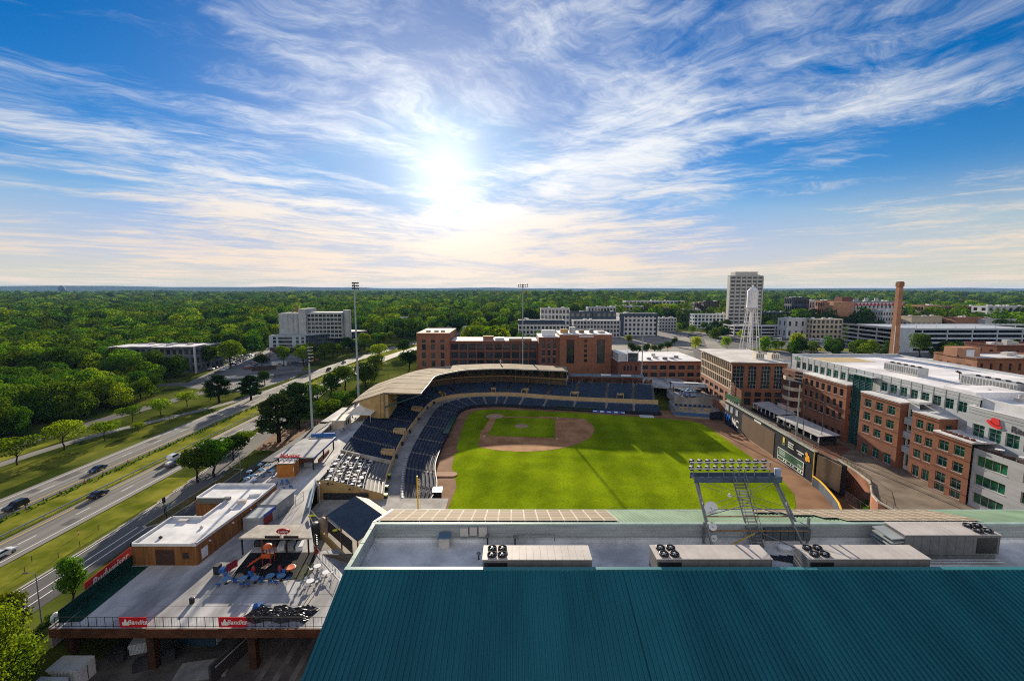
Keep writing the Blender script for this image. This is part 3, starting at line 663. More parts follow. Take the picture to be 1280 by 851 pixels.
tag(b.build('timber_sleepers', black, at=(25, 39, FZ)), 'dark sleepers scattered on the roof behind the second air unit', 'sleepers')
# ------------------------------------------------------------------ left deck, concourse and what stands on them
deckm = M('deck_coating', (.25, .255, .27), .75, .3, .17, c2=(.50, .50, .50), detail=12, bump=.15, bscale=2, stretch=(1, .35, 1), spec=.2)
brown_w = M('brown_cladding', (.20, .085, .028), .7, .2, .5, c2=(.27, .125, .045), stretch=(3, 3, .3)); tan_w = M('tan_stucco', (.40, .275, .115), .85, .14, .4)
navy = flat('navy_fabric', (.012, .022, .045), .7); blue_p = M('blue_plastic', (.03, .12, .36), .45, .15, 2); red_p = flat('red_sign', (.55, .012, .02), .45); white_l = flat('white_lettering', (.80, .79, .76), .5)
green_s = M('green_windscreen', (.006, .04, .028), .8, .3, .8); roof_w = M('white_roof', (.55, .56, .58), .7, .12, .25, c2=(.72, .72, .72), detail=9)
grey_roof = M('grey_roof', (.20, .215, .235), .6, .18, .3, c2=(.30, .31, .33)); glass_d = flat('dark_glass', (.012, .016, .02), .06)
TP = [(-47.3, 107.5), (-49.6, 118), (-51.4, 133), (-53, 150), (-54.5, 170), (-53.5, 200), (-47, 220), (-33, 232), (-9, 238), (9, 236.5), (31, 230), (56, 225.5), (73, 222.5)]
DZ = 7.0
deck = thing('concourse_deck', 'pale coated deck and concourse wrapping round the ballpark behind the stands', 'deck', (-50, 80, 0))
outer = [(-66, 59.1), (-67.5, 78), (-68, 120), (-66.5, 180), (-66, 205), (-60, 232), (-44, 252), (-9, 258), (40, 252), (92, 243)]
inner = [(-16, 59.1), (-16, 66.5), (-28.6, 69.5), (-36.6, 78.2), (-44.2, 92.6), (-49.0, 107.3)] + TP[1:] + [(92, 214)]
b = MB(); b.prism(outer + inner[::-1], DZ - .9, DZ); b.build('slab', deckm, deck)
b = MB(); b.box(-66.02, -16, 58.85, 59.08, 5.75, 7.06); b.build('front_fascia', M('rusty_fascia', (.085, .035, .018), .8, .3, .6), deck)
b = MB(); pts = [(x - .25, y) for x, y in outer[1:6]]
for (xa, ya), (xb, yb) in zip(outer[0:5], outer[1:6]): b.beam((xa - .15, ya, 5.4), (xb - .15, yb, 5.4), .3, 3.6)
b.build('edge_wall', concrete, deck)
for x, y in ((-52.5, 60.2), (-37.8, 60.2), (-24, 60.2), (-64.5, 60.4), (-58, 66), (-45, 66), (-32, 66)): MB().box(x - .55, x + .55, y - .5, y + .5, 0, 6.1).build('column', M('brown_column', (.05, .024, .015), .85, .25, .8), deck)
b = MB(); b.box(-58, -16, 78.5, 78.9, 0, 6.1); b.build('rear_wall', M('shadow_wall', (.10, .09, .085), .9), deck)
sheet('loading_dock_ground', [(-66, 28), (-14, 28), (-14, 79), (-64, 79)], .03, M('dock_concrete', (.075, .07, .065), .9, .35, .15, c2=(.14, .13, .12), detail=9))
b = MB()  # paler walkway strips and joints on the coating
for (px0, py0), (px1, py1), w in (((300, 771), (395, 700), .05), ((190, 771), (280, 708), .05), ((240, 742), (420, 742), .05), ((150, 757), (415, 757), .04)):
    a, c = P(px0, py0, DZ), P(px1, py1, DZ); b.beam((*a, DZ + .004), (*c, DZ + .004), w, .008)
b.build('joints', M('joint', (.16, .16, .165), .8), deck)
# fences round the deck
def fence(name, line, h, label, gap=1.17, wire=True, rail=.05, mat=black, z=DZ, cat='fence', mid=1, infill=None):
    r = thing(name, label, cat, (*line[0], z)); L_ = [Vector((x, y, z)) for x, y in line]
    up = Vector((0, 0, 1)); b = MB()
    for a, c in zip(L_, L_[1:]):
        for k in range(mid + 1): b.beam(a + up * (h - k * (h - .12) / max(1, mid)), c + up * (h - k * (h - .12) / max(1, mid)), rail)
    b.build('rail', mat, r)
    n = 0
    for a, c in zip(L_, L_[1:]):
        m = max(1, int((c - a).length / gap)); 
        for k in range(m + (1 if c is L_[-1] else 0)):
            p = a.lerp(c, k / m); n += 1
            if n <= 90: MB().beam(p, p + up * h, rail * 1.1).build('post', mat, r)
    if infill:
        b = MB()
        for a, c in zip(L_, L_[1:]): b.beam(a + up * h * .5, c + up * h * .5, .02, h * .94)
        b.build('screen', infill, r)
    elif wire:
        b = MB()
        for a, c in zip(L_, L_[1:]):
            m = int((c - a).length / .42)
            for k in range(m): p = a.lerp(c, (k + .5) / m); b.beam(p + up * .1, p + up * h, .012)
        b.build('wire', mat, r)
    return r
ff = fence('deck_fence', [(-65.6, 59.4), (-16.5, 59.4)], 1.55, 'see-through dark railing along the front edge of the deck')
fence('screened_fence', [(-65.6, 60), (-66.6, 74)], 2.0, 'dark green screened fence at the left corner of the deck', infill=green_s, gap=2.3)
fence('inner_railing', [(-29, 70.3), (-36.8, 78.4)], 1.15, 'black railing beside the playground running down to the teal roof', gap=1.3)
fence('edge_railing', [(-67.6, 100), (-67.9, 120), (-66.4, 180)], 1.2, 'long dark railing on the roadside edge of the concourse', gap=1.8)
b = MB(); b.beam((-65.2, 60.3, 7.02), (-65.9, 73.6, 7.02), 4.4, .02)
tag(b.build('green_mat', green_s, at=(-65.5, 67, 7)), 'strip of dark green matting on the deck under the screened fence', 'mat')
def banner(c, w, h, xdir, txt, size, label, mat=red_p, name='banner', up=.1, tm=white_l, shear=.25, crest=False, z0=None):
    r = thing(name, label, 'sign' if 'sign' in label else 'banner', c); x = Vector(xdir).normalized()
    p = Vector(c) + Vector((0, 0, h / 2)); nrm = x.cross(Vector((0, 0, 1)))
    MB().beam(p - x * w / 2, p + x * w / 2, .06, h).build('panel', mat, r)
    t_ = lettering(txt, size, tm, p + nrm * .05 + x * (.16 * w if crest else 0), x, r, (0, 0, 1), shear, .012)
    if crest:
        q = p + nrm * .05 - x * w * .27; b = MB(); s = h * .3
        b.add([q + x * a + Vector((0, 0, c_)) for a, c_ in ((-s, -s), (s, -s), (s * 1.1, s * .2), (s * .5, 0), (s * .15, s * 1.1), (-s * .15, s * 1.1), (-s * .5, 0), (-s * 1.1, s * .2))], ((0, 1, 2, 3, 4, 5, 6, 7),))
        b.build('crest', tm, r, fix=False)
    return r
banner((-54.2, 59.22, 7.12), 3.9, 1.55, (1, 0, 0), 'Bandits', .95, 'red banner with a white crest on the left of the front railing', crest=True)
banner((-40.0, 59.22, 7.12), 3.9, 1.55, (1, 0, 0), 'Bandits', .95, 'red banner with a white crest on the front railing by the black tarp', crest=True)
banner((-67.9, 71.0, 7.0), 10.6, 2.3, (-.13, 1, 0), 'Budweiser', 1.9, 'long red banner with white script facing the street', name='street_banner')
b = r = None
r = thing('street_banner_face', 'red back face of the long banner, seen from the deck side', 'banner', (-67.7, 71.0, 7.0)) if False else None
bn = bpy.data.objects['street_banner']; x_ = Vector((.13, -1, 0)).normalized()
lettering('Budweiser', 1.9, white_l, Vector((-67.9, 71.0, 8.05)) + x_.cross(Vector((0, 0, 1))) * .05, x_, bn, (0, 0, 1), .3, .02)
# brown concession building with its white roof
cb = thing('concession_building', 'low brown clad concession building with white parapet roof on the deck', 'building', (-61, 74, DZ))
ZT = 10.8; L1 = [(-66.8, 73.9), (-55.3, 73.9), (-54.1, 91.5), (-54.1, 98.6), (-67.8, 98.6), (-67.8, 91.5), (-60.7, 91.5), (-60.7, 83.6), (-66.8, 83.6)]
b = MB(); b.prism(L1, DZ + .003, ZT - .25); b.build('wall', brown_w, cb)
b = MB(); n = len(L1)
for k in range(n):
    a, c = Vector(L1[k]), Vector(L1[(k + 1) % n]); d = (c - a).normalized(); nr = Vector((-d.y, d.x)) * .14
    b.beam((*(a + nr - d * .0), ZT - .02), (*(c + nr), ZT - .02), .28, .5)
b.build('parapet', roof_w, cb)
b = MB(); b.poly([(x, y, ZT - .24) for x, y in L1]); b.build('roof', roof_w, cb)
MB().box(-62.5, -59.2, 73.86, 73.9, DZ + .1, DZ + 2.9).build('shutter', flat('dark_brown', (.05, .02, .01), .7), cb)
MB().beam((-55.15, 77.5, 8.35), (-55.0, 80.2, 8.35), .12, 2.5).build('door', dark, cb)
MB().beam((-55.24, 75.0, 8.4), (-55.16, 76.5, 8.4), .08, 1.9).build('notice_board', white_w, cb)
MB().box(-57.7, -56.7, 73.82, 73.88, DZ + 1.3, DZ + 2.4).build('emblem', flat('dark_emblem', (.025, .02, .015), .6), cb)
for x, y in ((-63.5, 76.5), (-58.5, 80), (-57.5, 87)): MB().lathe((x, y, ZT - .23), [(.3, 0), (.3, .3), (.12, .35), (.01, .5)], 10).build('roof_vent', black if x < -60 else unit_m, cb)
MB().box(-64.5, -62.8, 82.0, 82.8, ZT - .23, ZT + .12).build('roof_box', unit_m, cb); MB().obox((-56.8, 90, ZT - .23), (1.6, 1.0, .7), .3).build('roof_unit', unit_m, cb); MB().obox((-56.2, 93.8, ZT - .23), (2.2, 1.0, .4), .2).build('skylight', white_w, cb)
MB().box(-67.0, -61.2, 91.0, 91.4, ZT - .9, ZT + .25).build('screen_panel', flat('panel_grey', (.10, .11, .11), .5), cb)
MB().obox((-60.5, 90.9, ZT - .0), (1.2, .8, .6)).build('condenser', steel, cb)
for x, y in ((-55.0, 76.8), (-54.6, 83), (-54.3, 88.5)): MB().beam((x, y, DZ + 3.0), (x + .35, y, DZ + 2.9), .18).build('wall_lamp', white_w, cb)
# container bar with blue sign, and its fence
ct = thing('bar_container', 'grey service container with a blue sign beside the concession building', 'container', (-53, 90, DZ))
b = MB(); b.prism([(-54.0, 85.3), (-50.6, 85.3), (-49.4, 97), (-53.4, 97)], DZ, DZ + 2.7); b.build('body', galv, ct)
MB().beam((-50.45, 86.6, DZ + 2.4), (-50.05, 90.4, DZ + 2.4), .12, .75).build('blue_sign', flat('blue_sign', (.02, .07, .33), .5), ct); MB().beam((-50.5, 86.4, DZ + 1.1), (-50.2, 89.2, DZ + 1.1), .1, 1.9).build('red_panel', M('dark_red', (.19, .03, .025), .6), ct)
MB().prism([(-54.2, 90.5), (-49.9, 90.5), (-49.1, 98), (-53.6, 98)], DZ + 2.75, DZ + 2.9).build('roof', grey_roof, ct)
fence('bar_railing', [(-49.4, 90), (-48.0, 98.5)], 2.2, 'black framed fence in front of the service container', gap=2.6, mid=2)
# covered bar with the red oval sign
pv_ = thing('covered_bar', 'open sided bar under a flat pale canopy beside the playground', 'pavilion', (-43, 79, DZ))
b = MB(); b.prism([(-49.8, 77.0), (-36.4, 77.0), (-39.9, 81.6), (-48.8, 81.6)], 10.05, 10.3, bottom=True); b.build('canopy', M('canopy_beige', (.33, .30, .26), .8, .12, .5, c2=(.45, .42, .37)), pv_)
for x, y in ((-49.3, 77.2), (-45.6, 77.2), (-41.2, 77.2), (-37.2, 77.2), (-48.4, 81.3), (-40.2, 81.3)): MB().beam((x, y, DZ), (x, y, 10.05), .22).build('post', brick_d if x == -45.6 else black, pv_)
MB().box(-48.6, -44.4, 79.6, 80.6, DZ, DZ + 1.1).build('counter', flat('bar_front', (.03, .028, .028), .6), pv_); MB().box(-48.9, -40.4, 81.5, 81.7, DZ, DZ + 2.6).build('back_wall', dark, pv_)
b = MB()
for s in (0, 1): b.box(-44.9 + 3.4 * s, -42.2 + 3.4 * s, 76.86, 76.99, 10.32, 10.78)
b.build('name_boards', black, pv_)
b = MB()
for k in range(5): b.lathe((-43.8 + k * .9, 79.2, 9.2), [(.3, -.22), (.34, .0), (.1, .2), (.01, .25)], 10)
b.build('pendant_lamps', white_w, pv_)
for k in range(3): MB().obox((-43.2 + 1.7 * k, 79.4, DZ), (1.2, 2.2, .85), .25).build('serving_table', white_w if k != 1 else galv, pv_)
sg = thing('oval_sign', 'dark red oval sign on two white legs over the covered bar', 'sign', (-41.6, 77.1, 10.3))
b = MB(); n = 26; ring = [(-41.6 + 1.25 * math.cos(2 * math.pi * k / n), 11.55 + .52 * math.sin(2 * math.pi * k / n)) for k in range(n)]
b.add([(x, 77.0, z) for x, z in ring] + [(x, 77.25, z) for x, z in ring], [tuple(range(n)), tuple(range(2 * n - 1, n - 1, -1))] + [(k, (k + 1) % n, n + (k + 1) % n, n + k) for k in range(n)]); b.build('oval_board', flat('oval_red', (.33, .012, .02), .4), sg)
for x in (-42.1, -41.1): MB().beam((x, 77.12, 10.3), (x, 77.12, 11.1), .16).build('leg', white_w, sg)
lettering('Lucky\'s', .6, white_l, (-41.6, 76.97, 11.5), (1, 0, 0), sg, shear=.15, bold=.01)
# lamp column with the red foot
r = thing('lantern_column', 'dark lantern column with a red foot at the corner of the playground', 'column', (-36.0, 77.6, DZ)); MB().lathe((-36.0, 77.6, DZ), [(.42, 0), (.36, .5), (.25, 1.0), (.2, 1.3)], 12).build('foot', M('oxide_red', (.20, .03, .025), .5), r)
b = MB().tube((-36, 77.6, DZ + 1.3), (-36, 77.6, DZ + 3.6), .13)
for k in range(5): b.lathe((-36, 77.6, DZ + 1.6 + .42 * k), [(.13, 0), (.3, .06), (.3, .14), (.13, .2)], 10)
b.build('shaft', black, r)
# playground
mat_poly = [P(286, 723.5, DZ), P(369, 723.5, DZ), P(392, 703, DZ), P(395, 690, DZ), P(313, 691, DZ)]
b = MB(); b.prism(mat_poly, DZ + .001, DZ + .05); tag(b.build('rubber_mat', M('black_rubber', (.014, .014, .016), .9, .3, 1.2), at=(-42, 73, DZ)), 'black rubber playground surface in the middle of the deck', 'mat')
orange = flat('orange_plastic', (.52, .10, .02), .4); redpl = flat('red_plastic', (.36, .02, .03), .45)
pg = thing('play_structure', 'orange and red climbing frame with a slide on the black mat', 'play structure', (*P(336, 703, DZ), DZ + .05)); px_, py_ = P(336, 703, DZ)
b = MB()
for dx in (-.7, .7):
    for dy in (-.7, .7): b.tube((px_ + dx, py_ + dy, DZ + .05), (px_ + dx, py_ + dy, DZ + 3.0), .08)
b.build('posts', redpl, pg); MB().box(px_ - .8, px_ + .8, py_ - .8, py_ + .8, DZ + 1.3, DZ + 1.42).build('platform', brown_w, pg)
MB().lathe((px_, py_, DZ + 2.9), [(.8, 0), (.7, .4), (.35, .65), (.01, .7)], 12).build('roof', orange, pg)
MB().add([(px_ - .7, py_ - .3, DZ + 1.4), (px_ - .7, py_ + .35, DZ + 1.4), (px_ - 2.9, py_ - 1.0, DZ + .2), (px_ - 2.9, py_ - 1.65, DZ + .2), (px_ - .7, py_ - .3, DZ + 1.65), (px_ - 2.9, py_ - 1.65, DZ + .45), (px_ - .7, py_ + .35, DZ + 1.65), (px_ - 2.9, py_ - 1.0, DZ + .45)], ((0, 1, 2, 3), (0, 4, 5, 3), (1, 6, 7, 2))).build('slide', orange, pg)
MB().obox((px_ + .5, py_ - 1.6, DZ + .35), (.9, 1.5, .08), -.3).build('ramp', M('pale_wood', (.30, .20, .13), .7), pg); MB().box(px_ - .8, px_ + .8, py_ - .84, py_ - .8, DZ + 1.4, DZ + 2.1).build('panel', orange, pg)
for i, (qx, qy, lab) in enumerate(((317, 717, 'dark red spring rider on the left of the black mat'), (350, 716, 'dark red spring rider below the climbing frame on the mat'))):
    x, y = P(qx, qy, DZ); r = thing('spring_rider', lab, 'play equipment', (x, y, DZ + .05), group='spring riders on the mat')
    MB().tube((x, y, DZ + .05), (x, y, DZ + .5), .1).build('spring', steel, r); MB().lathe((x, y, DZ + .5), [(.12, 0), (.36, .1), (.3, .4), (.2, .8), (.01, .95)], 8).build('body', redpl, r)
x, y = P(363, 712, DZ); r = thing('spinner', 'low roundabout with an orange rim on the black mat', 'play equipment', (x, y, DZ + .05)); MB().tube((x, y, DZ + .06), (x, y, DZ + .4), .16).build('hub', black, r); MB().lathe((x, y, DZ + .4), [(.85, 0), (.9, .1), (.8, .14), (.01, .1)], 16).build('disc', orange, r)
x, y = P(381, 714, DZ); b = MB(); n = 18
b.prism([(x + 2.1 * math.cos(2 * math.pi * k / n) * (.62), y + 2.4 * math.sin(2 * math.pi * k / n)) for k in range(n)], DZ + .055, DZ + .09); tag(b.build('putting_green', M('dull_turf', (.05, .055, .035), .95, .3, 1), at=(x, y, DZ)), 'oval patch of dull artificial turf on the right of the mat', 'mat')
# blue tables with chairs on the deck
def deck_table(top, cat_lab, seat_m, r_=.62, h=.74):
    t_ = thing('cafe_table', cat_lab, 'table'); 
    MB().lathe((0, 0, h), [(r_, 0), (r_ + .02, .02), (r_, .05), (.01, .055)], 16).build('tabletop', top, t_); MB().tube((0, 0, .06), (0, 0, h), .05).build('pedestal', black, t_); MB().lathe((0, 0, 0), [(.3, 0), (.28, .05), (.01, .07)], 12).build('base', black, t_)
    return t_
def chair_thing(m, lab):
    c = thing('folding_chair', lab, 'chair')
    MB().box(-.24, .24, -.22, .22, .43, .47).build('seat', m, c); MB().add([(-.24, .22, .5), (.24, .22, .5), (.24, .34, .92), (-.24, .34, .92), (-.24, .25, .5), (.24, .25, .5), (.24, .37, .92), (-.24, .37, .92)], ((0, 1, 2, 3), (7, 6, 5, 4), (0, 4, 5, 1), (3, 2, 6, 7))).build('backrest', m, c)
    b = MB()
    for x in (-.22, .22): b.beam((x, -.2, 0), (x, .1, .44), .03); b.beam((x, .25, 0), (x, -.1, .44), .03)
    b.build('legs', black, c); return c
tb = deck_table(M('blue_tabletop', (.09, .19, .33), .4, .1, 1), '', None); chb = chair_thing(blue_p, '')
spots = [(283, 729, 'first'), (304, 728, 'second'), (319, 728, 'third'), (338, 725, 'fourth'), (352, 725, 'fifth')]
first_c = True
for i, (qx, qy, w) in enumerate(spots):
    x, y = P(qx, qy, DZ); lab = 'blue round table, %s from the left in the row before the black mat' % w
    if i == 0: tb.location = (x, y, DZ); tag(tb, lab, 'table', 'blue tables on the deck'); tb.scale = (1.1,) * 3
    else: dup(tb, (x, y, DZ), .2 * i, lab)
    for a in (.4, 2.2, 4.1):
        xx, yy = x + 1.15 * math.cos(a + i), y + 1.15 * math.sin(a + i); l2 = 'blue folding chair drawn up to the %s blue table before the black mat' % w
        if first_c: chb.location = (xx, yy, DZ); chb.rotation_euler = (0, 0, a + i - math.pi / 2); tag(chb, l2, 'chair', 'blue chairs on the deck'); chb.scale = (1.15,) * 3; first_c = False
        else: dup(chb, (xx, yy, DZ), a + i - math.pi / 2, l2)
x, y = P(275, 716, DZ); bx = thing('prize_cart', 'blue and dark cart with a small red flag left of the black mat', 'cart', (x, y, DZ)); MB().box(x - .8, x + .1, y - .5, y + .5, DZ, DZ + 1.5).build('body', black, bx); MB().box(x + .1, x + 1.0, y - .5, y + .4, DZ + .3, DZ + 1.0).build('tray', blue_p, bx)
x, y = P(291, 712, DZ); r = thing('sandwich_board', 'dark red sign board standing left of the playground', 'sign', (x, y, DZ)); MB().beam((x - .5, y - .9, DZ + .8), (x + .3, y + .9, DZ + .8), .08, 1.3).build('board', M('dull_red', (.24, .03, .05), .6), r); MB().beam((x - .4, y - .8, DZ), (x - .4, y - .8, DZ + .3), .08).build('foot', black, r)
wt = deck_table(white_w, '', None); wc = chair_thing(M('pale_plastic', (.52, .55, .58), .5), '')
for i, (qx, qy, lab) in enumerate(((408, 720, 'white round table by the inner railing, nearest the teal roof'), (397, 712, 'white round table by the inner railing, farther from the teal roof'), (388, 731, 'white table standing alone right of the black mat'))):
    x, y = P(qx, qy, DZ)
    if i == 0: wt.location = (x, y, DZ); tag(wt, lab, 'table', 'white tables by the inner railing')
    else: dup(wt, (x, y, DZ), None, lab)
    for a in (.5, 2.6, 4.6):
        q = (x + 1.0 * math.cos(a + i), y + 1.0 * math.sin(a + i), DZ); l2 = 'pale folding chair at the ' + ('near white table by the inner railing', 'far white table by the inner railing', 'lone white table right of the mat')[i]
        if i == 0 and a == .5: wc.location = q; wc.rotation_euler = (0, 0, a - math.pi / 2); tag(wc, l2, 'chair', 'pale chairs by the inner railing')
        else: dup(wc, q, a + i - math.pi / 2, l2)
b = MB(); a0 = P(385, 700, DZ); tag(MB().box(a0[0] - .2, a0[0] + 3.6, a0[1] - 2.6, a0[1] - 2.0, DZ, DZ + .45).build('bench', flat('bench_grey', (.12, .12, .13), .6), at=(a0[0], a0[1], DZ)), 'dark bench on the turf patch at the right of the mat', 'bench') if False else None
# crumpled black tarpaulin
b = MB(); X0, X1, Y0, Y1 = -39.6, -29.6, 60.3, 63.4; nx_, ny_ = 46, 16; hgts = {}
rr = random.Random(3)
for j in range(ny_):
    for i in range(nx_):
        u, v = i / (nx_ - 1), j / (ny_ - 1); e = min(u, 1 - u, v, 1 - v)
        z = DZ + .02 + min(1, e * 9) * (.22 + .26 * abs(vn(i, j, 1.7, 2)) + .25 * rr.random())
        b.v.append((lerp(X0, X1, u) + .5 * (v - .5) * 2 + rr.uniform(-.1, .1), lerp(Y0, Y1, v) + .25 * math.sin(u * 17) + rr.uniform(-.07, .07), z))
b.f = [(j * nx_ + i, j * nx_ + i + 1, (j + 1) * nx_ + i + 1, (j + 1) * nx_ + i) for j in range(ny_ - 1) for i in range(nx_ - 1)]; b.m = [0] * len(b.f)
tag(b.build('tarpaulin', M('black_plastic', (.012, .012, .014), .28, .3, 2, c2=(.05, .05, .055)), at=(-35, 62, DZ)), 'crumpled shiny black tarpaulin lying behind the front railing', 'tarpaulin')
tag(MB().obox((-38.6, 63.2, DZ), (1.3, .9, .6), .3).build('blue_bag', blue_p, at=(-38.6, 63.2, DZ)), 'bright blue bag at the left end of the black tarpaulin', 'bag')
tag(MB().lathe((-49.5, 64.4, DZ), [(.35, 0), (.38, .8), (.3, .85), (.01, .9)], 12).build('waste_bin', black, at=(-49.5, 64.4, DZ)), 'small black bin standing alone on the empty deck', 'bin')
b = MB()
for a, c in (((378, 757), (398, 727)), ((383, 757), (402, 728))): b.beam((*P(*a, DZ), DZ + .05), (*P(*c, DZ), DZ + .05), .18, .1)
tag(b.build('floor_trough', curb_m, at=(*P(390, 742, DZ), DZ)), 'pair of pale floor kerbs running up the deck near the teal roof', 'kerb')
# lower yard with the gabled canopy
sheet('lower_yard', [(-48, 80), (-16, 66.6), (-16, 108), (-48, 108)], 2.9, concrete)
b = MB(); b.add([(-36.8, 78.6, 6.6), (-28.8, 70.0, 6.6), (-24.5, 72, 3.6), (-33.5, 83, 4.6)], ((0, 1, 2, 3),)); tag(b.build('yard_ramp', M('blue_grey_paving', (.20, .22, .25), .8, .25, .4, c2=(.30, .32, .35)), at=(-31, 76, 5)), 'grey ramp sloping down between the inner railing and the gabled canopy', 'ramp')
gc = thing('gabled_canopy', 'dark blue gabled canopy in the lower yard beside the teal roof', 'canopy', (-32, 87, 2.9))
A, Bq, Cq, D = (-34.4, 94.3, 10), (-24.6, 84.5, 10), (-29.4, 80.5, 7.5), (-39.5, 90.5, 7.5); E_, F_ = (-32.4, 96.6, 8.3), (-22.6, 86.8, 8.3)
b = MB(); b.quad(A, Bq, Cq, D); 
for s in np.linspace(0, 1, 18):
    p, q = Vector(A).lerp(Vector(Bq), s), Vector(D).lerp(Vector(Cq), s); b.beam(p + Vector((0, 0, .02)), q + Vector((0, 0, .02)), .04, .03)
b.build('blue_roof', M('slate_blue_roof', (.035, .055, .085), .5, .15, .5), gc, fix=False); b = MB(); b.quad(A, Bq, F_, E_); b.build('beige_roof', M('beige_roof', (.48, .38, .28), .7, .1, .5), gc)
for p in (D, Cq, E_, F_, (-34.5, 85.6, 7.5)): MB().beam((p[0], p[1], 2.9), p, .25).build('post', brown_w, gc)
b = MB(); b.beam((-40.2, 89.0, 4.4), (-30.2, 79.0, 3.9), .35, 1.5); b.build('low_wall', tan_w, gc); MB().beam((-39.0, 90, 5.5), (-31, 82, 5.5), .1, 2.6).build('dark_interior', dark, gc)
MB().lathe((-40.3, 90.3, 2.9), [(.9, 0), (.9, 3.2), (.7, 4.0), (.01, 4.4)], 14).build('tank', M('beige_tank', (.30, .25, .20), .6), gc)
for i, ((qx, qy, z), lab) in enumerate((((421, 663, 6.0), 'yellow curved sign hanging under the blue canopy edge'), ((390, 645, 7.4), 'yellow sign beside the dark tank at the end of the walkway'))):
    x, y = P(qx, qy, z); tag(MB().tube((x - .7, y, z), (x + .4, y - .5, z + .5), .22).tube((x + .4, y - .5, z + .5), (x + .9, y - .2, z + .2), .18).build('yellow_sign', flat('acid_yellow', (.62, .66, .03), .5), at=(x, y, z)), lab, 'sign')
tag(MB().lathe((*P(394, 655, 6.5), 2.95), [(.8, 0), (.8, 3.6), (.6, 3.9), (.01, 4.0)], 14).build('dark_tank', flat('tank_dark', (.03, .035, .05), .5), at=(*P(394, 655, 6.5), 2.95)), 'dark round tank at the end of the sunlit walkway', 'tank')
b = MB(); b.beam((-44.3, 92.7, 7.6), (-49.2, 107.6, 7.6), .3, 1.2); b.build('parapet_wall', M('blue_parapet', (.10, .19, .30), .6), deck)
r = thing('broken_scaffold', 'beige pipe handrails leaning at the foot of the sunlit walkway', 'handrail', (-41, 90, 3))
for p, q in (((-44, 93.5, 7), (-39.5, 90, 5.4)), ((-44, 92.6, 6.2), (-40.6, 88.2, 5.2)), ((-40.5, 92, 7), (-41.2, 88.2, 5))): MB().beam(p, q, .16).build('rail', curb_m, r)
tag(MB().tube((-46.8, 104, 2.9), (-46.8, 104, 8.2), .14).lathe((-46.8, 104, 8.2), [(.14, 0), (.4, .1), (.3, .5), (.01, .6)], 10).build('yard_lamp', pale_steel, at=(-46.8, 104, 2.9)), 'pale lamp post in the shaded yard under the tan end wall', 'lamp post')
# up the concourse: brown kiosk, roofed bar, pale hut and tent
kx, ky = P(357, 596, DZ); kk = thing('kiosk', 'tall orange brown kiosk box in front of the roofed bar', 'kiosk', (kx, ky, DZ)); MB().obox((kx, ky + 1.6, DZ), (4.2, 3.6, 3.5), .12).build('body', M('orange_brown', (.36, .145, .03), .65, .12, .6), kk); MB().obox((kx, ky + 1.6, DZ + 3.5), (4.6, 4.0, .12), .12).build('roof', dark, kk)
for s in (-1, 0, 1): MB().obox((kx + 1.3 * s, ky + 1.6, DZ + 3.63), (1.1, 3.6, .07), .12).build('roof_panel', unit_m, kk)
MB().obox((kx + 2.15, ky + .5, DZ + 1.4), (.1, 1.1, 1.2), .12).build('poster', white_w, kk)
bar = thing('roofed_bar', 'long open bar under a flat grey roof on the sunlit concourse', 'pavilion', (-58, 124, DZ))
b = MB(); rp_ = [(-63.8, 115.6), (-53.0, 115.6), (-53.6, 132.5), (-62.8, 131.0)]; b.prism(rp_, 10.4, 10.7, bottom=True); b.build('roof', grey_roof, bar)
MB().beam((-53.0, 115.6, 10.5), (-53.6, 132.5, 10.5), .2, .55).build('blue_fascia', flat('blue_fascia', (.02, .08, .28), .5), bar)
for x, y in ((-53.6, 116.4), (-54, 124), (-54.2, 131.6), (-63, 116.5), (-62.4, 130)): MB().beam((x, y, DZ), (x, y, 10.4), .3).build('post', black, bar)
MB().box(-62.8, -57.4, 120, 130.5, DZ, 10.3).build('back_room', brick_r, bar); MB().box(-57, -54.6, 118.2, 119, DZ, DZ + 1.1).build('counter', galv, bar); MB().beam((-54.2, 121, DZ + .5), (-54.6, 129, DZ + .5), .4, 1.0).build('low_wall', brick_r, bar)
rs = thing('roof_sign', 'red lettered sign standing on the front edge of the grey bar roof', 'sign', (-59.5, 115.5, 10.7)); lettering('Budweiser', 1.25, red_p, (-59.3, 115.55, 11.2), (1, 0, 0), rs, shear=.2, bold=.03, depth=.12); MB().box(-62.2, -56.4, 115.52, 115.7, 10.7, 10.82).build('rail', red_p, rs)
tag(MB().beam((-61.5, 133.2, 10.9), (-54.5, 134, 10.9), .8, 1.1).build('blue_awning', blue_p, at=(-58, 133.6, 10.4)), 'bright blue awning along the far end of the grey bar roof', 'awning')
MB().prism([(-67.4, 116), (-64.2, 115.6), (-63.2, 150), (-66.4, 150)], 9.2, 9.45, bottom=True).build('side_roof', M('dark_roof', (.06, .065, .075), .6), bar)
b = MB(); lr = thing('lean_to_roof', 'long narrow grey lean-to roof along the roadside edge of the concourse', 'roof', (-65, 160, DZ)); b.prism([(-66.2, 135), (-61.2, 134), (-62.4, 151), (-66.3, 151)], 9.0, 9.25, bottom=True); b.build('near_roof', concrete, lr); MB().prism([(-66.6, 152), (-63.8, 152), (-62.8, 171), (-66.2, 171)], 9.4, 9.65, bottom=True).build('far_roof', grey_roof, lr)
for x, y in ((-65.8, 136), (-62, 136), (-66, 150), (-62.8, 150.6), (-66.2, 153), (-65.6, 170)): MB().beam((x, y, DZ), (x, y, 9.1), .2).build('post', black, lr)
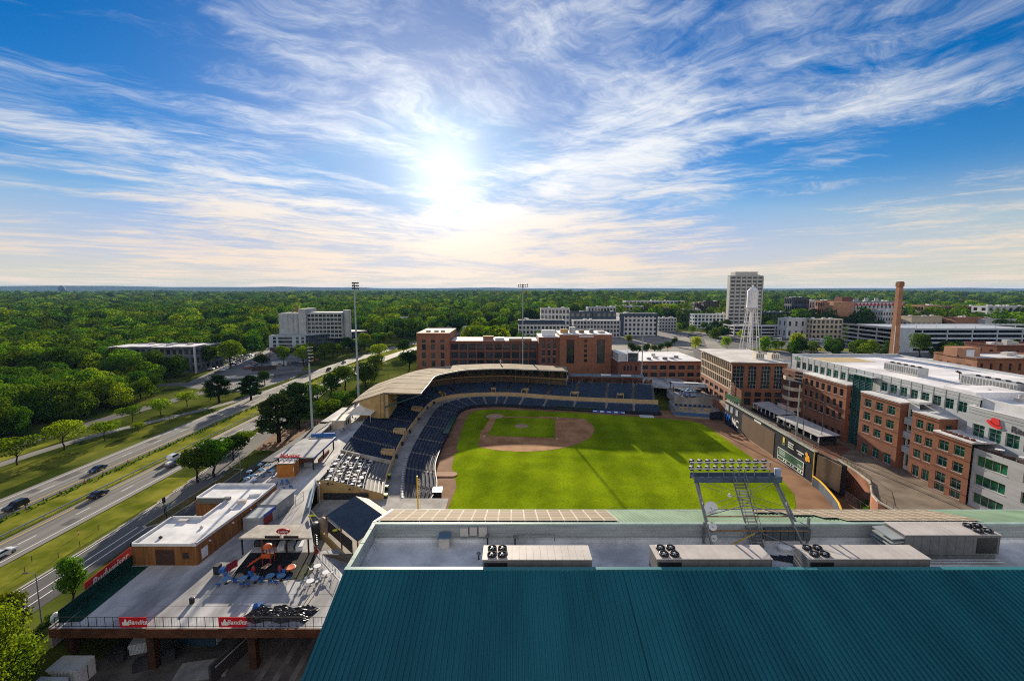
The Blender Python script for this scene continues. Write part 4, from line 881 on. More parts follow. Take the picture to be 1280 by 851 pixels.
hx_ = thing('ticket_hut', 'small pale hut with a lean roof on the concourse below the tent', 'hut', (-60.6, 153, DZ)); MB().box(-62.8, -58.5, 151.8, 158.5, DZ, 9.9).build('wall', M('cream_wall', (.46, .40, .31), .8), hx_); MB().box(-63.1, -58.2, 151.5, 160.0, 9.9, 10.1).build('roof', M('cream_roof', (.55, .52, .45), .7), hx_)
for k in (0, 1): MB().box(-58.49, -58.44, 153.5 + 2 * k, 154.6 + 2 * k, DZ + .8, DZ + 2.2).build('window', glass_d, hx_)
tn = thing('peaked_tent', 'white peaked tent on the concourse below the end of the grandstand roof', 'tent', (-56.5, 164, DZ)); b = MB(); pk = (-57, 165, 12.2); bs = [(-62, 160, 9.6), (-56.6, 159.2, 9.9), (-51.8, 160, 9.6), (-51.6, 165, 9.9), (-52, 170, 9.7), (-57, 170.6, 9.9), (-62.3, 170, 9.7), (-62, 165, 9.9)]
for k in range(8):
    a, c = Vector(bs[k]), Vector(bs[(k + 1) % 8]); m1, m2 = a.lerp(Vector(pk), .5) - Vector((0, 0, .35)), c.lerp(Vector(pk), .5) - Vector((0, 0, .35)); b.add([a, c, m2, m1, pk], ((0, 1, 2, 3), (3, 2, 4)))
b.build('canvas', M('tent_canvas', (.62, .58, .50), .8, .06, .5), tn)
for p in (bs[0], bs[2], bs[4], bs[6]): MB().beam((p[0], p[1], DZ), p, .1).build('pole', white_w, tn)
# umbrellas and blue tables on the roadside terrace
ut = thing('parasol_table', '', 'table'); MB().lathe((0, 0, .72), [(.6, 0), (.6, .05), (.01, .06)], 14).build('tabletop', blue_p, ut); MB().tube((0, 0, 0), (0, 0, 2.3), .04).build('pole', white_w, ut); MB().lathe((0, 0, 1.95), [(.75, 0), (.45, .22), (.01, .38)], 8).build('parasol', M('pale_parasol', (.20, .34, .48), .7, .1, 1), ut); MB().lathe((0, 0, 0), [(.4, 0), (.35, .1), (.01, .12)], 10).build('base', black, ut)
us = [(318, 603), (309, 607), (329, 596), (336, 590), (326, 589), (341, 597), (312, 598)]
for i, (qx, qy) in enumerate(us):
    x, y = P(qx, qy, DZ); lab = 'pale blue parasol over a small table in the cluster beside the orange brown kiosk'
    if i == 0: ut.location = (x, y, DZ); tag(ut, lab, 'table', 'parasol tables by the kiosk')
    else: dup(ut, (x, y, DZ), i * .7, lab)
for i, (qx, qy) in enumerate([(352, 606), (360, 605), (355, 612), (364, 611), (350, 617), (345, 608), (433, 524), (437, 521), (441, 517), (446, 520), (450, 516), (452, 521), (441, 524), (426, 540), (430, 538)]):
    x, y = P(qx, qy, DZ)
    lab = 'blue chair in the loose cluster %s' % ('before the orange brown kiosk' if i < 6 else 'on the shaded concourse by the white tent')
    dup(chb, (x, y, DZ), i * 1.1, lab, 1.3, group='blue chairs before the kiosk' if i < 6 else 'blue chairs by the tent')
# loading dock things under the deck
cw = M('container_white', (.50, .53, .55), .5, .1, .6, stretch=(4, 1, 1))
def container(c, size, rz, lab, m=cw, door=True):
    r = thing('storage_container', lab, 'container', c); b = MB(); b.obox((0, 0, 0), size, 0); b.build('body', m, None) if False else None
    bb = MB().obox(c, size, rz).build('body', m, r); 
    d = Vector((math.cos(rz), math.sin(rz), 0)); n = Vector((-d.y, d.x, 0)); b = MB()
    for k in range(14): p = Vector(c) + d * (k / 13 - .5) * size[0] * .97; b.beam(p - n * (size[1] / 2 + .03) + Vector((0, 0, .1)), p - n * (size[1] / 2 + .03) + Vector((0, 0, size[2] - .1)), .07)
    b.build('ribs', m, r); q = Vector(c) + d * (size[0] / 2 + .03)
    MB().beam(q - n * size[1] * .45 + Vector((0, 0, size[2] / 2)), q + n * size[1] * .45 + Vector((0, 0, size[2] / 2)), .05, size[2] * .9).build('door', white_w, r); MB().beam(q + d * .04 + Vector((0, 0, .3)), q + d * .04 + Vector((0, 0, size[2] - .3)), .06).build('latch_bar', black, r)
    return r
container((-63.1, 57.9, .03), (5.8, 2.6, 2.7), .0, 'white storage container at the left end of the dark loading dock'); container((-63.6, 54.6, .03), (5.8, 2.5, 2.5), -.03, 'white storage container nearer the camera, half hidden by bright leaves')
x, y = P(180, 806, 0); container((x, y, .03), (2.4, 3.6, 1.6), .3, 'small pale box container in the dark under the deck')
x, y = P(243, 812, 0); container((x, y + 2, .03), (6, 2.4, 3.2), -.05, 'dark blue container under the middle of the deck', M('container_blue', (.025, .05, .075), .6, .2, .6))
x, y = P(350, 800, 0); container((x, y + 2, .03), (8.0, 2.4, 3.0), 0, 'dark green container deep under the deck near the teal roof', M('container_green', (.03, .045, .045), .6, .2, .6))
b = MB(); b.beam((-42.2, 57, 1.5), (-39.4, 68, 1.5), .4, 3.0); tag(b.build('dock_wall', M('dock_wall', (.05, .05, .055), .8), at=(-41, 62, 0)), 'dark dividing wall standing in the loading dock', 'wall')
b = MB(); b.beam((-41.2, 56.8, 3.04), (-38.6, 68, 3.04), .12, .08); tag(b.build('wall_rail', pale_steel, at=(-40, 62, 3)), 'pale handrail along the top of the dock dividing wall', 'handrail')
tag(MB().obox((*P(255, 838, 0), .03), (7, 3.4, .35), .2).build('dock_plate', M('pale_slab', (.20, .20, .21), .8, .25, .6), at=(*P(255, 838, 0), .03)), 'pale concrete slab lying on the loading dock floor', 'slab')
tag(MB().beam((-62.5, 66.5, 5.5), (-68.5, 59.5, 3.6), .25, .25).beam((-63.5, 67, 4.4), (-69, 60.2, 2.7), .2, .2).build('stair_rail', M('worn_rail', (.25, .22, .18), .7), at=(-66, 63, 0)), 'worn handrails of a stair down to the loading dock', 'handrail')
for i, (qx, qy) in enumerate(((150, 822), (178, 835), (210, 826))):
    x, y = P(qx, qy, 0); tag(MB().obox((x, y, .03), (2.2 - .3 * i, 1.4, 1.1 + .2 * i), .4 * i).obox((x + .2, y, 1.15 + .2 * i), (1.2, .9, .4), .4 * i + .2).build('waste_skip', M('skip_dark_%d' % i, (.035, .035, .04), .7, .3, .8), at=(x, y, .03)), ('dark skip of rubbish, left of three on the dock floor', 'dark skip of rubbish, middle of three on the dock floor', 'dark skip of rubbish, right of three on the dock floor')[i], 'skip')
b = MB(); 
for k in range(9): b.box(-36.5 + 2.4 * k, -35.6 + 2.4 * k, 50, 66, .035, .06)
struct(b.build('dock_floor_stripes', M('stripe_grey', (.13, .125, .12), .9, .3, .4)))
# ------------------------------------------------------------------ grandstand
FE = [(-21.5, 107.5), (-20.7, 118), (-23.7, 133), (-24.4, 150), (-24.3, 170), (-24.1, 190), (-22.5, 200), (-16.9, 206), (-8.5, 207.9), (.7, 206.8), (23, 201.8), (48, 196.5), (66, 193)]
WF = [(-27, 107.5), (-29.5, 118), (-32.2, 133), (-33.5, 150), (-33.8, 170), (-33.5, 192), (-30.5, 205), (-22, 214), (-8.5, 217), (3, 215.5), (25, 208.5), (50, 203.5), (67, 200.5)]
WB = [(-32.3, 107.5), (-34.6, 118), (-36.5, 133), (-38, 150), (-38.4, 170), (-38, 195), (-35, 209), (-25, 217.5), (-8.5, 220.3), (4, 218.8), (26, 211.6), (51, 206.8), (68, 204)]
def cur(line, s):
    s = max(0, min(len(line) - 1.0001, s)); i = int(s); t = s - i
    p = [Vector(line[max(0, min(len(line) - 1, i + k))]) for k in (-1, 0, 1, 2)]
    return .5 * ((2 * p[1]) + (p[2] - p[0]) * t + (2 * p[0] - 5 * p[1] + 4 * p[2] - p[3]) * t * t + (3 * p[1] - p[0] - 3 * p[2] + p[3]) * t * t * t)
seat_c = M('stand_concrete', (.095, .095, .105), .95, .2, .25, c2=(.15, .15, .16), spec=.03); seat_m = M('navy_seat', (.028, .050, .095), .75, .2, 1.2, spec=.06); aisle_m = M('aisle_concrete', (.20, .185, .165), .85, .15, .3)
parap = M('tan_parapet', (.42, .31, .17), .8, .1, .4); conc_w = M('walkway_concrete', (.22, .215, .21), .8, .18, .15, c2=(.31, .30, .29), detail=8)
gs_ = thing('grandstand', 'curving navy seated grandstand wrapping the infield under a tan roof', 'grandstand', (-30, 205, 0))
N_IN = 12
def pt(a, b_, s, t): return cur(a, s).lerp(cur(b_, s), t)
rows_made = []
def section(nm, A_, B_, s0, s1, z0, z1, n, seats=True):
    'stepped block between two plan curves; rows climb from A_ to B_'
    m = max(2, int((s1 - s0) * 9) + 1); ss = [lerp(s0, s1, k / m) for k in range(m + 1)]; b = MB(); dz = (z1 - z0) / n
    for k in range(n):
        ta, tb_ = k / n, (k + 1) / n; z = z0 + dz * k
        I = [(*pt(A_, B_, s, ta), z) for s in ss]; O = [(*pt(A_, B_, s, tb_), z) for s in ss]; U = [(x, y, z + dz) for x, y, _ in O]
        b.ribbon(I, O); b.ribbon(O, U)
        for e in (0, -1):
            b.poly([I[e], O[e], (O[e][0], O[e][1], min(0, z0)), (I[e][0], I[e][1], min(0, z0))])
    o = b.build(nm, seat_c, gs_, fix=False)
    if seats:
        for k in range(n):
            if k == 0 and n > 12: pass
            z = z0 + dz * k; line = resample([(*pt(A_, B_, s, (k + .62) / n), 0) for s in ss], 40); L_ = sum((q - p).length for p, q in zip(line, line[1:])); cnt = max(2, int(L_ / .56)); line = resample(line, cnt + 1); b = MB()
            inn = pt(A_, B_, (s0 + s1) / 2, 0) - pt(A_, B_, (s0 + s1) / 2, 1)
            for p, q in zip(line, line[1:]):
                d = (q - p); 
                if d.length < .1: continue
                d.normalize(); f = Vector((-d.y, d.x, 0)); 
                if f.x * inn.x + f.y * inn.y < 0: f = -f
                u0, u1 = p + d * .04, q - d * .04
                v0 = [(x.x, x.y, z + h_) for x, h_ in ((u0, .42), (u1, .42), (u1 + f * .34, .45), (u0 + f * .34, .45))]; b.add(v0, ((0, 1, 2, 3),))
                v1 = [(x.x, x.y, z + h_) for x, h_ in ((u0, .40), (u1, .40), (u1 - f * .12, .86), (u0 - f * .12, .86), (u0 - f * .05, .38), (u1 - f * .05, .38), (u1 - f * .17, .84), (u0 - f * .17, .84))]
                b.add(v1, ((0, 1, 2, 3), (7, 6, 5, 4), (3, 2, 6, 7)))
            c = pt(A_, B_, (s0 + s1) / 2, k / n); rows_made.append((c.length, b, o))
    return o
ZW, ZU, ZT_, ZF = 2.5, 3.6, 7.0, 1.0
# upper bowl: aisle breaks along the curve
br_u = [1.78, 2.55, 3.3, 4.02, 4.6, 5.2, 5.75, 6.3, 6.85, 7.4, 7.95, 8.5, 9.1, 9.62, 10.15, 10.72, 11.28, 11.82, 12.0]
for a, c in zip(br_u, br_u[1:]):
    if c - a < .2: continue
    L_ = (cur(TP, c) - cur(TP, a)).length; g_ = .75 / L_ * (c - a)
    section('seating_section', WB, TP, a + g_, c - g_, ZU, ZT_ + .2, 17)
    b = MB(); 
    for k in range(34):
        ta, tb_ = k / 34, (k + 1) / 34; z = ZU + (ZT_ + .2 - ZU) * k / 34 + .06
        b.quad(*[(*pt(WB, TP, s, t), z) for s, t in ((c - g_, ta), (c - g_, tb_), (c + g_, tb_), (c + g_, ta))])
    if c < 11.9: b.build('aisle', aisle_m, gs_, fix=False)
br_l = [.9, 1.7, 2.5, 3.25, 4.0, 4.55, 5.1, 5.6, 6.1, 6.6, 7.1, 7.6, 8.1, 8.6, 9.15, 9.65, 10.2, 10.75, 11.3, 12.0]
for i, (a, c) in enumerate(zip(br_l, br_l[1:])):
    L_ = (cur(WF, c) - cur(WF, a)).length; g_ = .6 / L_ * (c - a)
    section('lower_section', FE, WF, a + g_, c - g_, ZF, ZW, 8)
    b = MB(); b.quad(*[(*pt(FE, WF, s, t), z) for s, t, z in ((c - g_, 0, ZF + .05), (c - g_, 1, ZW + .05), (c + g_, 1, ZW + .05), (c + g_, 0, ZF + .05))])
    if c < 11.9: b.build('aisle', aisle_m, gs_, fix=False)
# bleacher end of the lower bowl and the bench rows by the terrace
o_ = section('bleacher_section', FE, WF, 0, .88, ZF, ZW, 8, False)
def benches(A_, B_, s0, s1, z0, z1, n, mat, ts):
    for k, t in enumerate(ts):
        b = MB(); ln = [(*pt(A_, B_, lerp(s0, s1, j / 8), t), z0 + (z1 - z0) * t + .42) for j in range(9)]
        for p, q in zip(ln, ln[1:]): b.beam(p, q, .30, .06, 0)
        b.build('bench', mat, o_)
benches(FE, WF, 0.02, .86, ZF, ZW, 8, M('bleacher_metal', (.07, .075, .085), .95, .2, 1, spec=.02), [(k + .5) / 8 for k in range(8)])
b = MB()
for k in range(24):
    s0, s1 = k / 24 * 12, (k + 1) / 24 * 12; b.quad(*[(*pt(WF, WB, s, t), ZW + .0) for s, t in ((s0, 0), (s0, 1), (s1, 1), (s1, 0))])
b.build('walkway', conc_w, gs_)
def wall_along(line, s0, s1, z0, z1, th, mat, nm, step=.2):
    b = MB(); k = s0; 
    while k < s1 - 1e-6:
        e = min(s1, k + step); p, q = cur(line, k), cur(line, e); b.beam((*p, (z0 + z1) / 2), (*q, (z0 + z1) / 2), th, z1 - z0); k = e
    return b.build(nm, mat, gs_)
wall_along(WB, 1.0, 12, ZW, ZU + .75, .3, parap, 'walkway_parapet'); wall_along(WB, 0, .95, ZW, ZU + .5, .25, concrete, 'walkway_parapet')
fw_m = M('padded_wall', (.016, .02, .032), .6, .2, .5)
wall_along(FE, 0, 12, 0, ZF + .55, .25, fw_m, 'field_wall')
b = MB(); b.quad(*[(*p, z) for p, z in ((FE[0], 0), (WF[0], 0), (WF[0], ZW), (FE[0], ZF))]); b.quad(*[(*p, z) for p, z in ((WF[0], 0), (WB[0], 0), (WB[0], ZW), (WF[0], ZW))])
e0 = [(WB[0][0], 107.4), (TP[0][0] - 1.6, 107.4)]
b.add([(e0[0][0], 107.4, 0), (e0[1][0], 107.4, 0), (e0[1][0], 107.4, 7.9), (-45.4, 107.4, 7.9), (e0[0][0], 107.4, 4.4)], ((0, 1, 2, 3, 4),)); b.build('end_wall', tan_w, gs_)
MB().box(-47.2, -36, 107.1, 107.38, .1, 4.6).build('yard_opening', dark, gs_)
# suites and press box under the roof
FR = [(-35.6, 171.5), (-35.8, 190), (-36, 206), (-32.6, 214), (-22.6, 224.5), (-5.5, 228), (8.7, 225.5), (28, 221.2)]
RI = [(-50, 171.5), (-51.5, 190), (-52, 207), (-45, 224), (-30, 236.5), (-6, 241.5), (9, 238.2), (28.6, 232)]
RE = [(-62.8, 171.5), (-64, 190), (-63, 210), (-54, 231), (-34, 246), (-6, 251.5), (11, 248), (31, 241)]
KR = .9625; FR, RI, RE = [[(x * KR, y * KR) for x, y in L_] for L_ in (FR, RI, RE)]
tanroof = M('tan_metal_roof', (.22, .175, .12), .9, .14, .2, c2=(.29, .235, .165), stretch=(1, .3, 1), spec=.1); rz_ = 16.5; ez_ = 12.9
b = MB(); b2 = MB(); nS = 56
F2 = [cur(FR, 7 * k / nS) for k in range(nS + 1)]; R2 = [cur(RI, 7 * k / nS) for k in range(nS + 1)]; E2 = [cur(RE, 7 * k / nS) for k in range(nS + 1)]
T3 = lambda L_, z: [(p.x, p.y, z) for p in L_]
b.ribbon(T3(F2, rz_), T3(R2, rz_ + .35)); b.ribbon(T3(R2, rz_ + .35), T3(E2, ez_)); b.ribbon(T3(F2, rz_ - .35), T3(R2, rz_ - .1)); b.ribbon(T3(R2, rz_ - .1), T3(E2, ez_ - .3)); b.ribbon(T3(F2, rz_ - .35), T3(F2, rz_)); b.ribbon(T3(E2, ez_ - .3), T3(E2, ez_))
for e in (0, -1): b.poly([(F2[e].x, F2[e].y, rz_), (R2[e].x, R2[e].y, rz_ + .35), (E2[e].x, E2[e].y, ez_), (E2[e].x, E2[e].y, ez_ - .3), (R2[e].x, R2[e].y, rz_ - .1), (F2[e].x, F2[e].y, rz_ - .35)])
roof_o = b.build('roof', tanroof, gs_, fix=False)
for k in range(0, nS + 1, 4):
    b = MB(); b.beam((F2[k].x, F2[k].y, rz_ + .03), (R2[k].x, R2[k].y, rz_ + .38), .14, .08); b.beam((R2[k].x, R2[k].y, rz_ + .38), (E2[k].x, E2[k].y, ez_ + .03), .14, .08); b.build('roof_seam', bpy.data.materials['roof_seam'] if k else M('roof_seam', (.14, .10, .06), .8), roof_o)
b = MB()
for k in range(nS): b.beam((F2[k].x, F2[k].y, rz_ - .15), (F2[k + 1].x, F2[k + 1].y, rz_ - .15), .18, .55)
b.build('roof_edge', M('edge_trim', (.38, .37, .32), .6), roof_o)
for k in range(0, nS + 1, 4):
    r0 = cur(TP, 4.1 + 7 * k / nS * .86); MB().beam((R2[k].x, R2[k].y, 7.2), (R2[k].x, R2[k].y, rz_), .35).build('column', steel, gs_)
    MB().beam((R2[k].x, R2[k].y, 11.2), (F2[k].x, F2[k].y, rz_ - .4), .3, .45).build('roof_bracket', M('green_steel', (.03, .06, .055), .5) if k == 0 else bpy.data.materials['green_steel'], gs_)
b = MB(); W2 = [R2[k].lerp(E2[k], .12) for k in range(nS + 1)]
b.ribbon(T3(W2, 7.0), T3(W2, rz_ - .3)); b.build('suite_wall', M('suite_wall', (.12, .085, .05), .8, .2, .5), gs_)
b = MB(); W3 = [R2[k].lerp(F2[k], .08) for k in range(nS + 1)]
for k in range(nS): b.beam((W3[k].x, W3[k].y, 10.4), (W3[k + 1].x, W3[k + 1].y, 10.4), .2, .5)
b.build('suite_beam', tan_w, gs_)
for k in range(9, nS, 2):
    p, q = W2[k].lerp(F2[k], .03), W2[min(nS, k + 1)].lerp(F2[min(nS, k + 1)], .03)
    b = MB(); b.beam((p.x, p.y, 12.3), (q.x, q.y, 12.3), .1, 2.4); b.build('suite_window', glass_d, gs_)
b = MB(); b.add([(-57.6, 165.3, 7.0), (-46.7, 165.3, 7.0), (-46.7, 165.3, 16.1), (-48.1, 165.3, 16.3), (-57.6, 165.3, 13.6)], ((0, 1, 2, 3, 4),)); b.add([(-46.7, 165.3, 7.0), (-48.1, 182.9, 7.0), (-48.1, 182.9, 16.2), (-46.7, 165.3, 16.1)], ((0, 1, 2, 3),)); b.build('roof_end_wall', tan_w, gs_)
tag(MB().lathe((-6, 231.5, 16.8), [(.3, 0), (.3, 1.0), (.55, 1.3), (.5, 1.9), (.01, 2.2)], 12).build('roof_fan', pale_steel, at=(-6, 231.5, 16.8)), 'pale round roof fan on the ridge of the grandstand roof', 'fan')
# stairs cut through the parapet, rails
for s in (2.1, 3.3, 4.6, 6.3, 7.95, 9.1, 10.15, 11.0):
    p, q = pt(WB, TP, s - .07, .0), pt(WB, TP, s + .07, 0); p2, q2 = pt(WB, TP, s - .07, .26), pt(WB, TP, s + .07, .26); b = MB()
    for u, v in ((p, p2), (q, q2), (p2, q2)): b.beam((*u, 5.0), (*v, 5.2), .2, 1.4)
    b.build('vomitory_wall', parap, gs_)
rows_made.sort(key=lambda r: r[0]); rest = MB()
for i, (d, b, o) in enumerate(rows_made):
    if i < 100: b.build('seat_row', seat_m, o, fix=False)
    else: rest.add(b.v, b.f)
ro = rest.build('seat_rows', seat_m, gs_, fix=False); ro['kind'] = 'stuff'
# third base side canopy
tc_ = thing('stand_canopy', 'long flat blue grey canopy behind the third base stand', 'canopy', (48, 226, 7)); b = MB(); b.prism([(29.4, 225.5), (66.5, 221.2), (67.2, 227.0), (30.2, 231.5)], 11.4, 11.9, bottom=True); b.build('roof', M('blue_grey_roof', (.12, .16, .20), .5, .15, .4), tc_)
for k in range(8): MB().beam((31 + 5 * k, 227 - .55 * k, 7.2), (31 + 5 * k, 227 - .55 * k, 11.4), .25).build('post', steel, tc_)
for x, y, w in ((48, 224, 5), (58, 222.6, 5)): MB().obox((x, y + 2, 11.91), (w, 2.5, .35), -.11).build('skylight', white_w, tc_)
MB().prism([(30, 235), (68, 230), (68.4, 233), (30.4, 238)], 7.0, 10.8).build('concession_row', brick_d, tc_)
rng_ = random.Random(5); scl_ = M('stall_clutter', (.13, .085, .05), .7, .8, 1.5)
for k in range(40):
    x = rng_.uniform(31, 72); y = 233.5 - (x - 30) * .125; MB().obox((x, y, 7.0), (rng_.uniform(.4, 1.2), .5, rng_.uniform(.9, 2.4)), rng_.random()).build('stall', scl_, tc_)
# dugouts
def dugout(line, lab, z=1.7):
    r = thing('dugout', lab, 'dugout', (*line[0], 0)); b = MB(); (x0, y0), (x1, y1) = line; d = (Vector((x1 - x0, y1 - y0))).normalized(); n = Vector((-d.y, d.x)) * 2.2
    if n.dot(Vector((10, 185)) - Vector((x0, y0))) > 0: n = -n
    q = [Vector(p) for p in line]; b.prism([tuple(q[0]), tuple(q[1]), tuple(q[1] + n), tuple(q[0] + n)], z, z + .18, bottom=True); b.build('roof', M('dugout_green', (.02, .055, .045), .3, .2, .6), r)
    MB().beam((*(q[0] + n), .85), (*(q[1] + n), .85), .1, 1.7).build('back_wall', dark, r); MB().beam((*(q[0] - n * .1), 1.0), (*(q[1] - n * .1), 1.0), .06, .08).build('rail', M('dugout_rail', (.10, .20, .05), .5), r)
    b = MB(); b.beam((*(q[0] + n * .7), .5), (*(q[1] + n * .7), .5), .4, .08); b.build('bench', pale_steel, r)
    for k in range(7): p = q[0].lerp(q[1], k / 6); MB().beam((*p, 0), (*p, z), .1).build('post', black, r)
dugout([(-23.9, 163), (-23.7, 187)], 'dark green roofed dugout on the first base side')
dugout([(20, 202.2), (44, 197)], 'dark dugout with green rails on the third base side')
fb = thing('field_advert_board', 'blue and white advertising board on the wall by third base', 'sign', (45, 195.5, 0)); MB().beam((36.5, 198.3, .75), (50.5, 195.3, .75), .1, 1.2).build('panel', flat('advert_blue', (.02, .09, .42), .4), fb)
for k in range(5): q = Vector((37.6, 197.98, .8)).lerp(Vector((49.6, 195.38, .8)), k / 4); MB().beam(q - Vector((.8, -.17, 0)), q + Vector((.8, -.17, 0)), .06, .55 if k % 2 else .35).build('white_patch', white_l, fb)
fp = thing('foul_pole', 'yellow foul pole rising beside the right field bleachers', 'pole', (-20.5, 93, 0)); MB().tube((-20.5, 93, 0), (-20.5, 93, 15.2), .16).build('mast', yellow_p, fp); b = MB()
for k in range(26): b.beam((-20.5, 93, 2 + .5 * k), (-20.0, 92.9, 2 + .5 * k), .03)
b.beam((-20.0, 92.9, 2), (-20.0, 92.9, 14.6), .05); b.build('side_mesh', yellow_p, fp)
bc = thing('bullpen_shelter', 'small dark shelter at the end of the lower bleachers by the bullpen', 'shelter', (-21, 116, 0)); MB().obox((-20.2, 115.6, 0), (2.2, 3.0, 1.6), .1).build('body', fw_m, bc); MB().obox((-20.1, 115.6, 1.6), (2.6, 3.4, .15), .1).build('roof', steel, bc)
# terrace of tables at the near end of the upper stand
tr = thing('party_terrace', 'stepped concrete terrace at the near end of the stand', 'terrace', (-42, 116, 0))
for k in range(5):
    t0, t1 = .34 + .132 * k, .34 + .132 * (k + 1); z = 4.7 + .48 * k; b = MB(); S = [0, .4, .8, 1.2, 1.7]
    I = [(*pt(WB, TP, s, t0), z) for s in S]; O = [(*pt(WB, TP, s, t1), z) for s in S]; b.ribbon(I, O); b.ribbon([(x, y, z - .5) for x, y, _ in I], I); b.build('tier', conc_w, tr, fix=False)
    b = MB()
    for p, q in zip(I, I[1:]): b.beam((p[0], p[1], z + .9), (q[0], q[1], z + .9), .05); b.beam((p[0], p[1], z), (p[0], p[1], z + .9), .05)
    b.build('rail', pale_steel, tr)
b = MB()
for k in range(5):
    t0, t1 = .33 / 5 * k, .33 / 5 * (k + 1); z = ZU + .2 * k; I = [(*pt(WB, TP, s, t0), z) for s in (0, .8, 1.7)]; O = [(*pt(WB, TP, s, t1), z) for s in (0, .8, 1.7)]; b.ribbon(I, O); b.ribbon([(x, y, z - .25) for x, y, _ in I], I)
b.build('bench_tiers', conc_w, tr, fix=False)
for k in range(5):
    for s0, s1 in ((0.03, .78), (.86, 1.65)):
        b = MB(); p, q = pt(WB, TP, s0, .33 / 5 * (k + .5)), pt(WB, TP, s1, .33 / 5 * (k + .5)); b.beam((*p, ZU + .2 * k + .45), (*q, ZU + .2 * k + .45), .36, .06); b.build('bench', M('dark_bench', (.05, .06, .08), .4) if k + s0 < .1 else bpy.data.materials['dark_bench'], tr)
MB().add([(*pt(WB, TP, s, t), z) for s, t, z in ((1.72, 0, 4.6), (1.72, 1, 8.0), (1.72, 1, 6.9), (1.72, 0, 3.5), (1.76, 0, 4.6), (1.76, 1, 8.0))], ((0, 1, 2, 3), (0, 1, 5, 4))).build('divider', concrete, tr)
pt0 = deck_table(white_w, '', None, .5); pc0 = chair_thing(navy, ''); pw0 = chair_thing(white_w, ''); fl = {}
rg = random.Random(11)
for k in range(5):
    z = 4.7 + .48 * k
    for j in range(9):
        s = .1 + j * .185 + rg.uniform(-.08, .08); p = pt(WB, TP, s, .34 + .132 * (k + .5 + rg.uniform(-.25, .25))); lab = 'white round table on the stepped terrace at the near end of the stand'
        if 't' not in fl: fl['t'] = 1; pt0.location = (*p, z); tag(pt0, lab, 'table', 'white tables on the terrace')
        else: dup(pt0, (*p, z), 0, lab)
        for q in range(4):
            a = q * math.pi / 2 + rg.uniform(-.4, 1.4); src, nm = (pw0, 'w') if rg.random() < .3 else (pc0, 'n'); xy = (p.x + rg.uniform(.75, 1.15) * math.cos(a), p.y + rg.uniform(.75, 1.1) * math.sin(a), z)
            l2 = ('white' if nm == 'w' else 'navy') + ' chair at a white table on the stepped terrace of the stand'
            if nm not in fl: fl[nm] = 1; src.location = xy; src.rotation_euler = (0, 0, a - math.pi / 2); tag(src, l2, 'chair', ('white' if nm == 'w' else 'navy') + ' chairs on the terrace')
            else: dup(src, xy, a - math.pi / 2, l2)
# high chairs along the front of the walkway
hc = chair_thing(M('pale_chair', (.50, .52, .55), .5), ''); n = 0
for k in range(26):
    p = pt(WF, WB, .15 + k * .085, .1); q = (*p, ZW)
    if k == 0: hc.location = q; hc.rotation_euler = (0, 0, 1.57); tag(hc, 'pale chair in the row along the front rail of the lower walkway', 'chair', 'pale chairs along the walkway')
    else: dup(hc, q, 1.57 + rg.uniform(-.3, .3))
for i, (s, lab) in enumerate(((.12, 'yellow topped dark bin on the walkway by the bench rows, nearest the end'), (.62, 'yellow topped dark bin halfway along the bench rows'), (1.2, 'yellow topped dark bin below the terrace corner'))):
    p = pt(WF, WB, s, .9); r = thing('recycling_bin', lab, 'bin', (*p, ZW), group='yellow bins on the walkway'); MB().obox((*p, ZW), (.8, .8, 1.1)).build('body', black, r); MB().obox((*p, ZW + 1.1), (.95, .95, .3)).build('lid', flat('bin_yellow', (.45, .60, .04), .5), r)
for s in (2.2, 2.9, 3.6, 4.3, 5.0, 5.6):
    p = pt(WF, WB, s, .93); tag(MB().obox((*p, ZW), (.9, .9, 1.0), s).obox((*p, ZW + 1.0), (1.1, 1.1, .12), s).build('condiment_stand', black, at=(*p, ZW)), 'small black stand against the tan walkway parapet', 'stand', 'black stands along the walkway')
# ------------------------------------------------------------------ facades with real openings
glass_g = bpy.data.materials.new('green_glass'); glass_g.use_nodes = True
t = glass_g.node_tree; pb = t.nodes['Principled BSDF']; n_ = NT(t); pb.inputs['Roughness'].default_value = .07; pb.inputs['Specular IOR Level'].default_value = .6
oi = nn('ShaderNodeObjectInfo', t); g_ = nn('ShaderNodeTexCoord', t)
n_.put(pb.inputs['Base Color'], n_.mix(n_.math('MULTIPLY', oi.outputs['Random'], n_.rng(n_.noise(g_.outputs['Object'], .8, 2), .35, .65)), (.004, .045, .032), (.016, .21, .11)))
glass_b = bpy.data.materials.new('office_glass'); glass_b.use_nodes = True
t = glass_b.node_tree; pb = t.nodes['Principled BSDF']; n_ = NT(t); pb.inputs['Roughness'].default_value = .06; pb.inputs['Specular IOR Level'].default_value = .55
oi = nn('ShaderNodeObjectInfo', t); n_.put(pb.inputs['Base Color'], n_.mix(oi.outputs['Random'], (.008, .011, .014), (.045, .055, .058)))
fr_w = flat('window_frame_white', (.42, .45, .45), .5); fr_d = flat('window_frame_dark', (.05, .05, .055), .5); fr_c = flat('window_frame_cream', (.40, .31, .23), .6); sill_m = M('stone_sill', (.42, .38, .34), .8)
WIN = {}
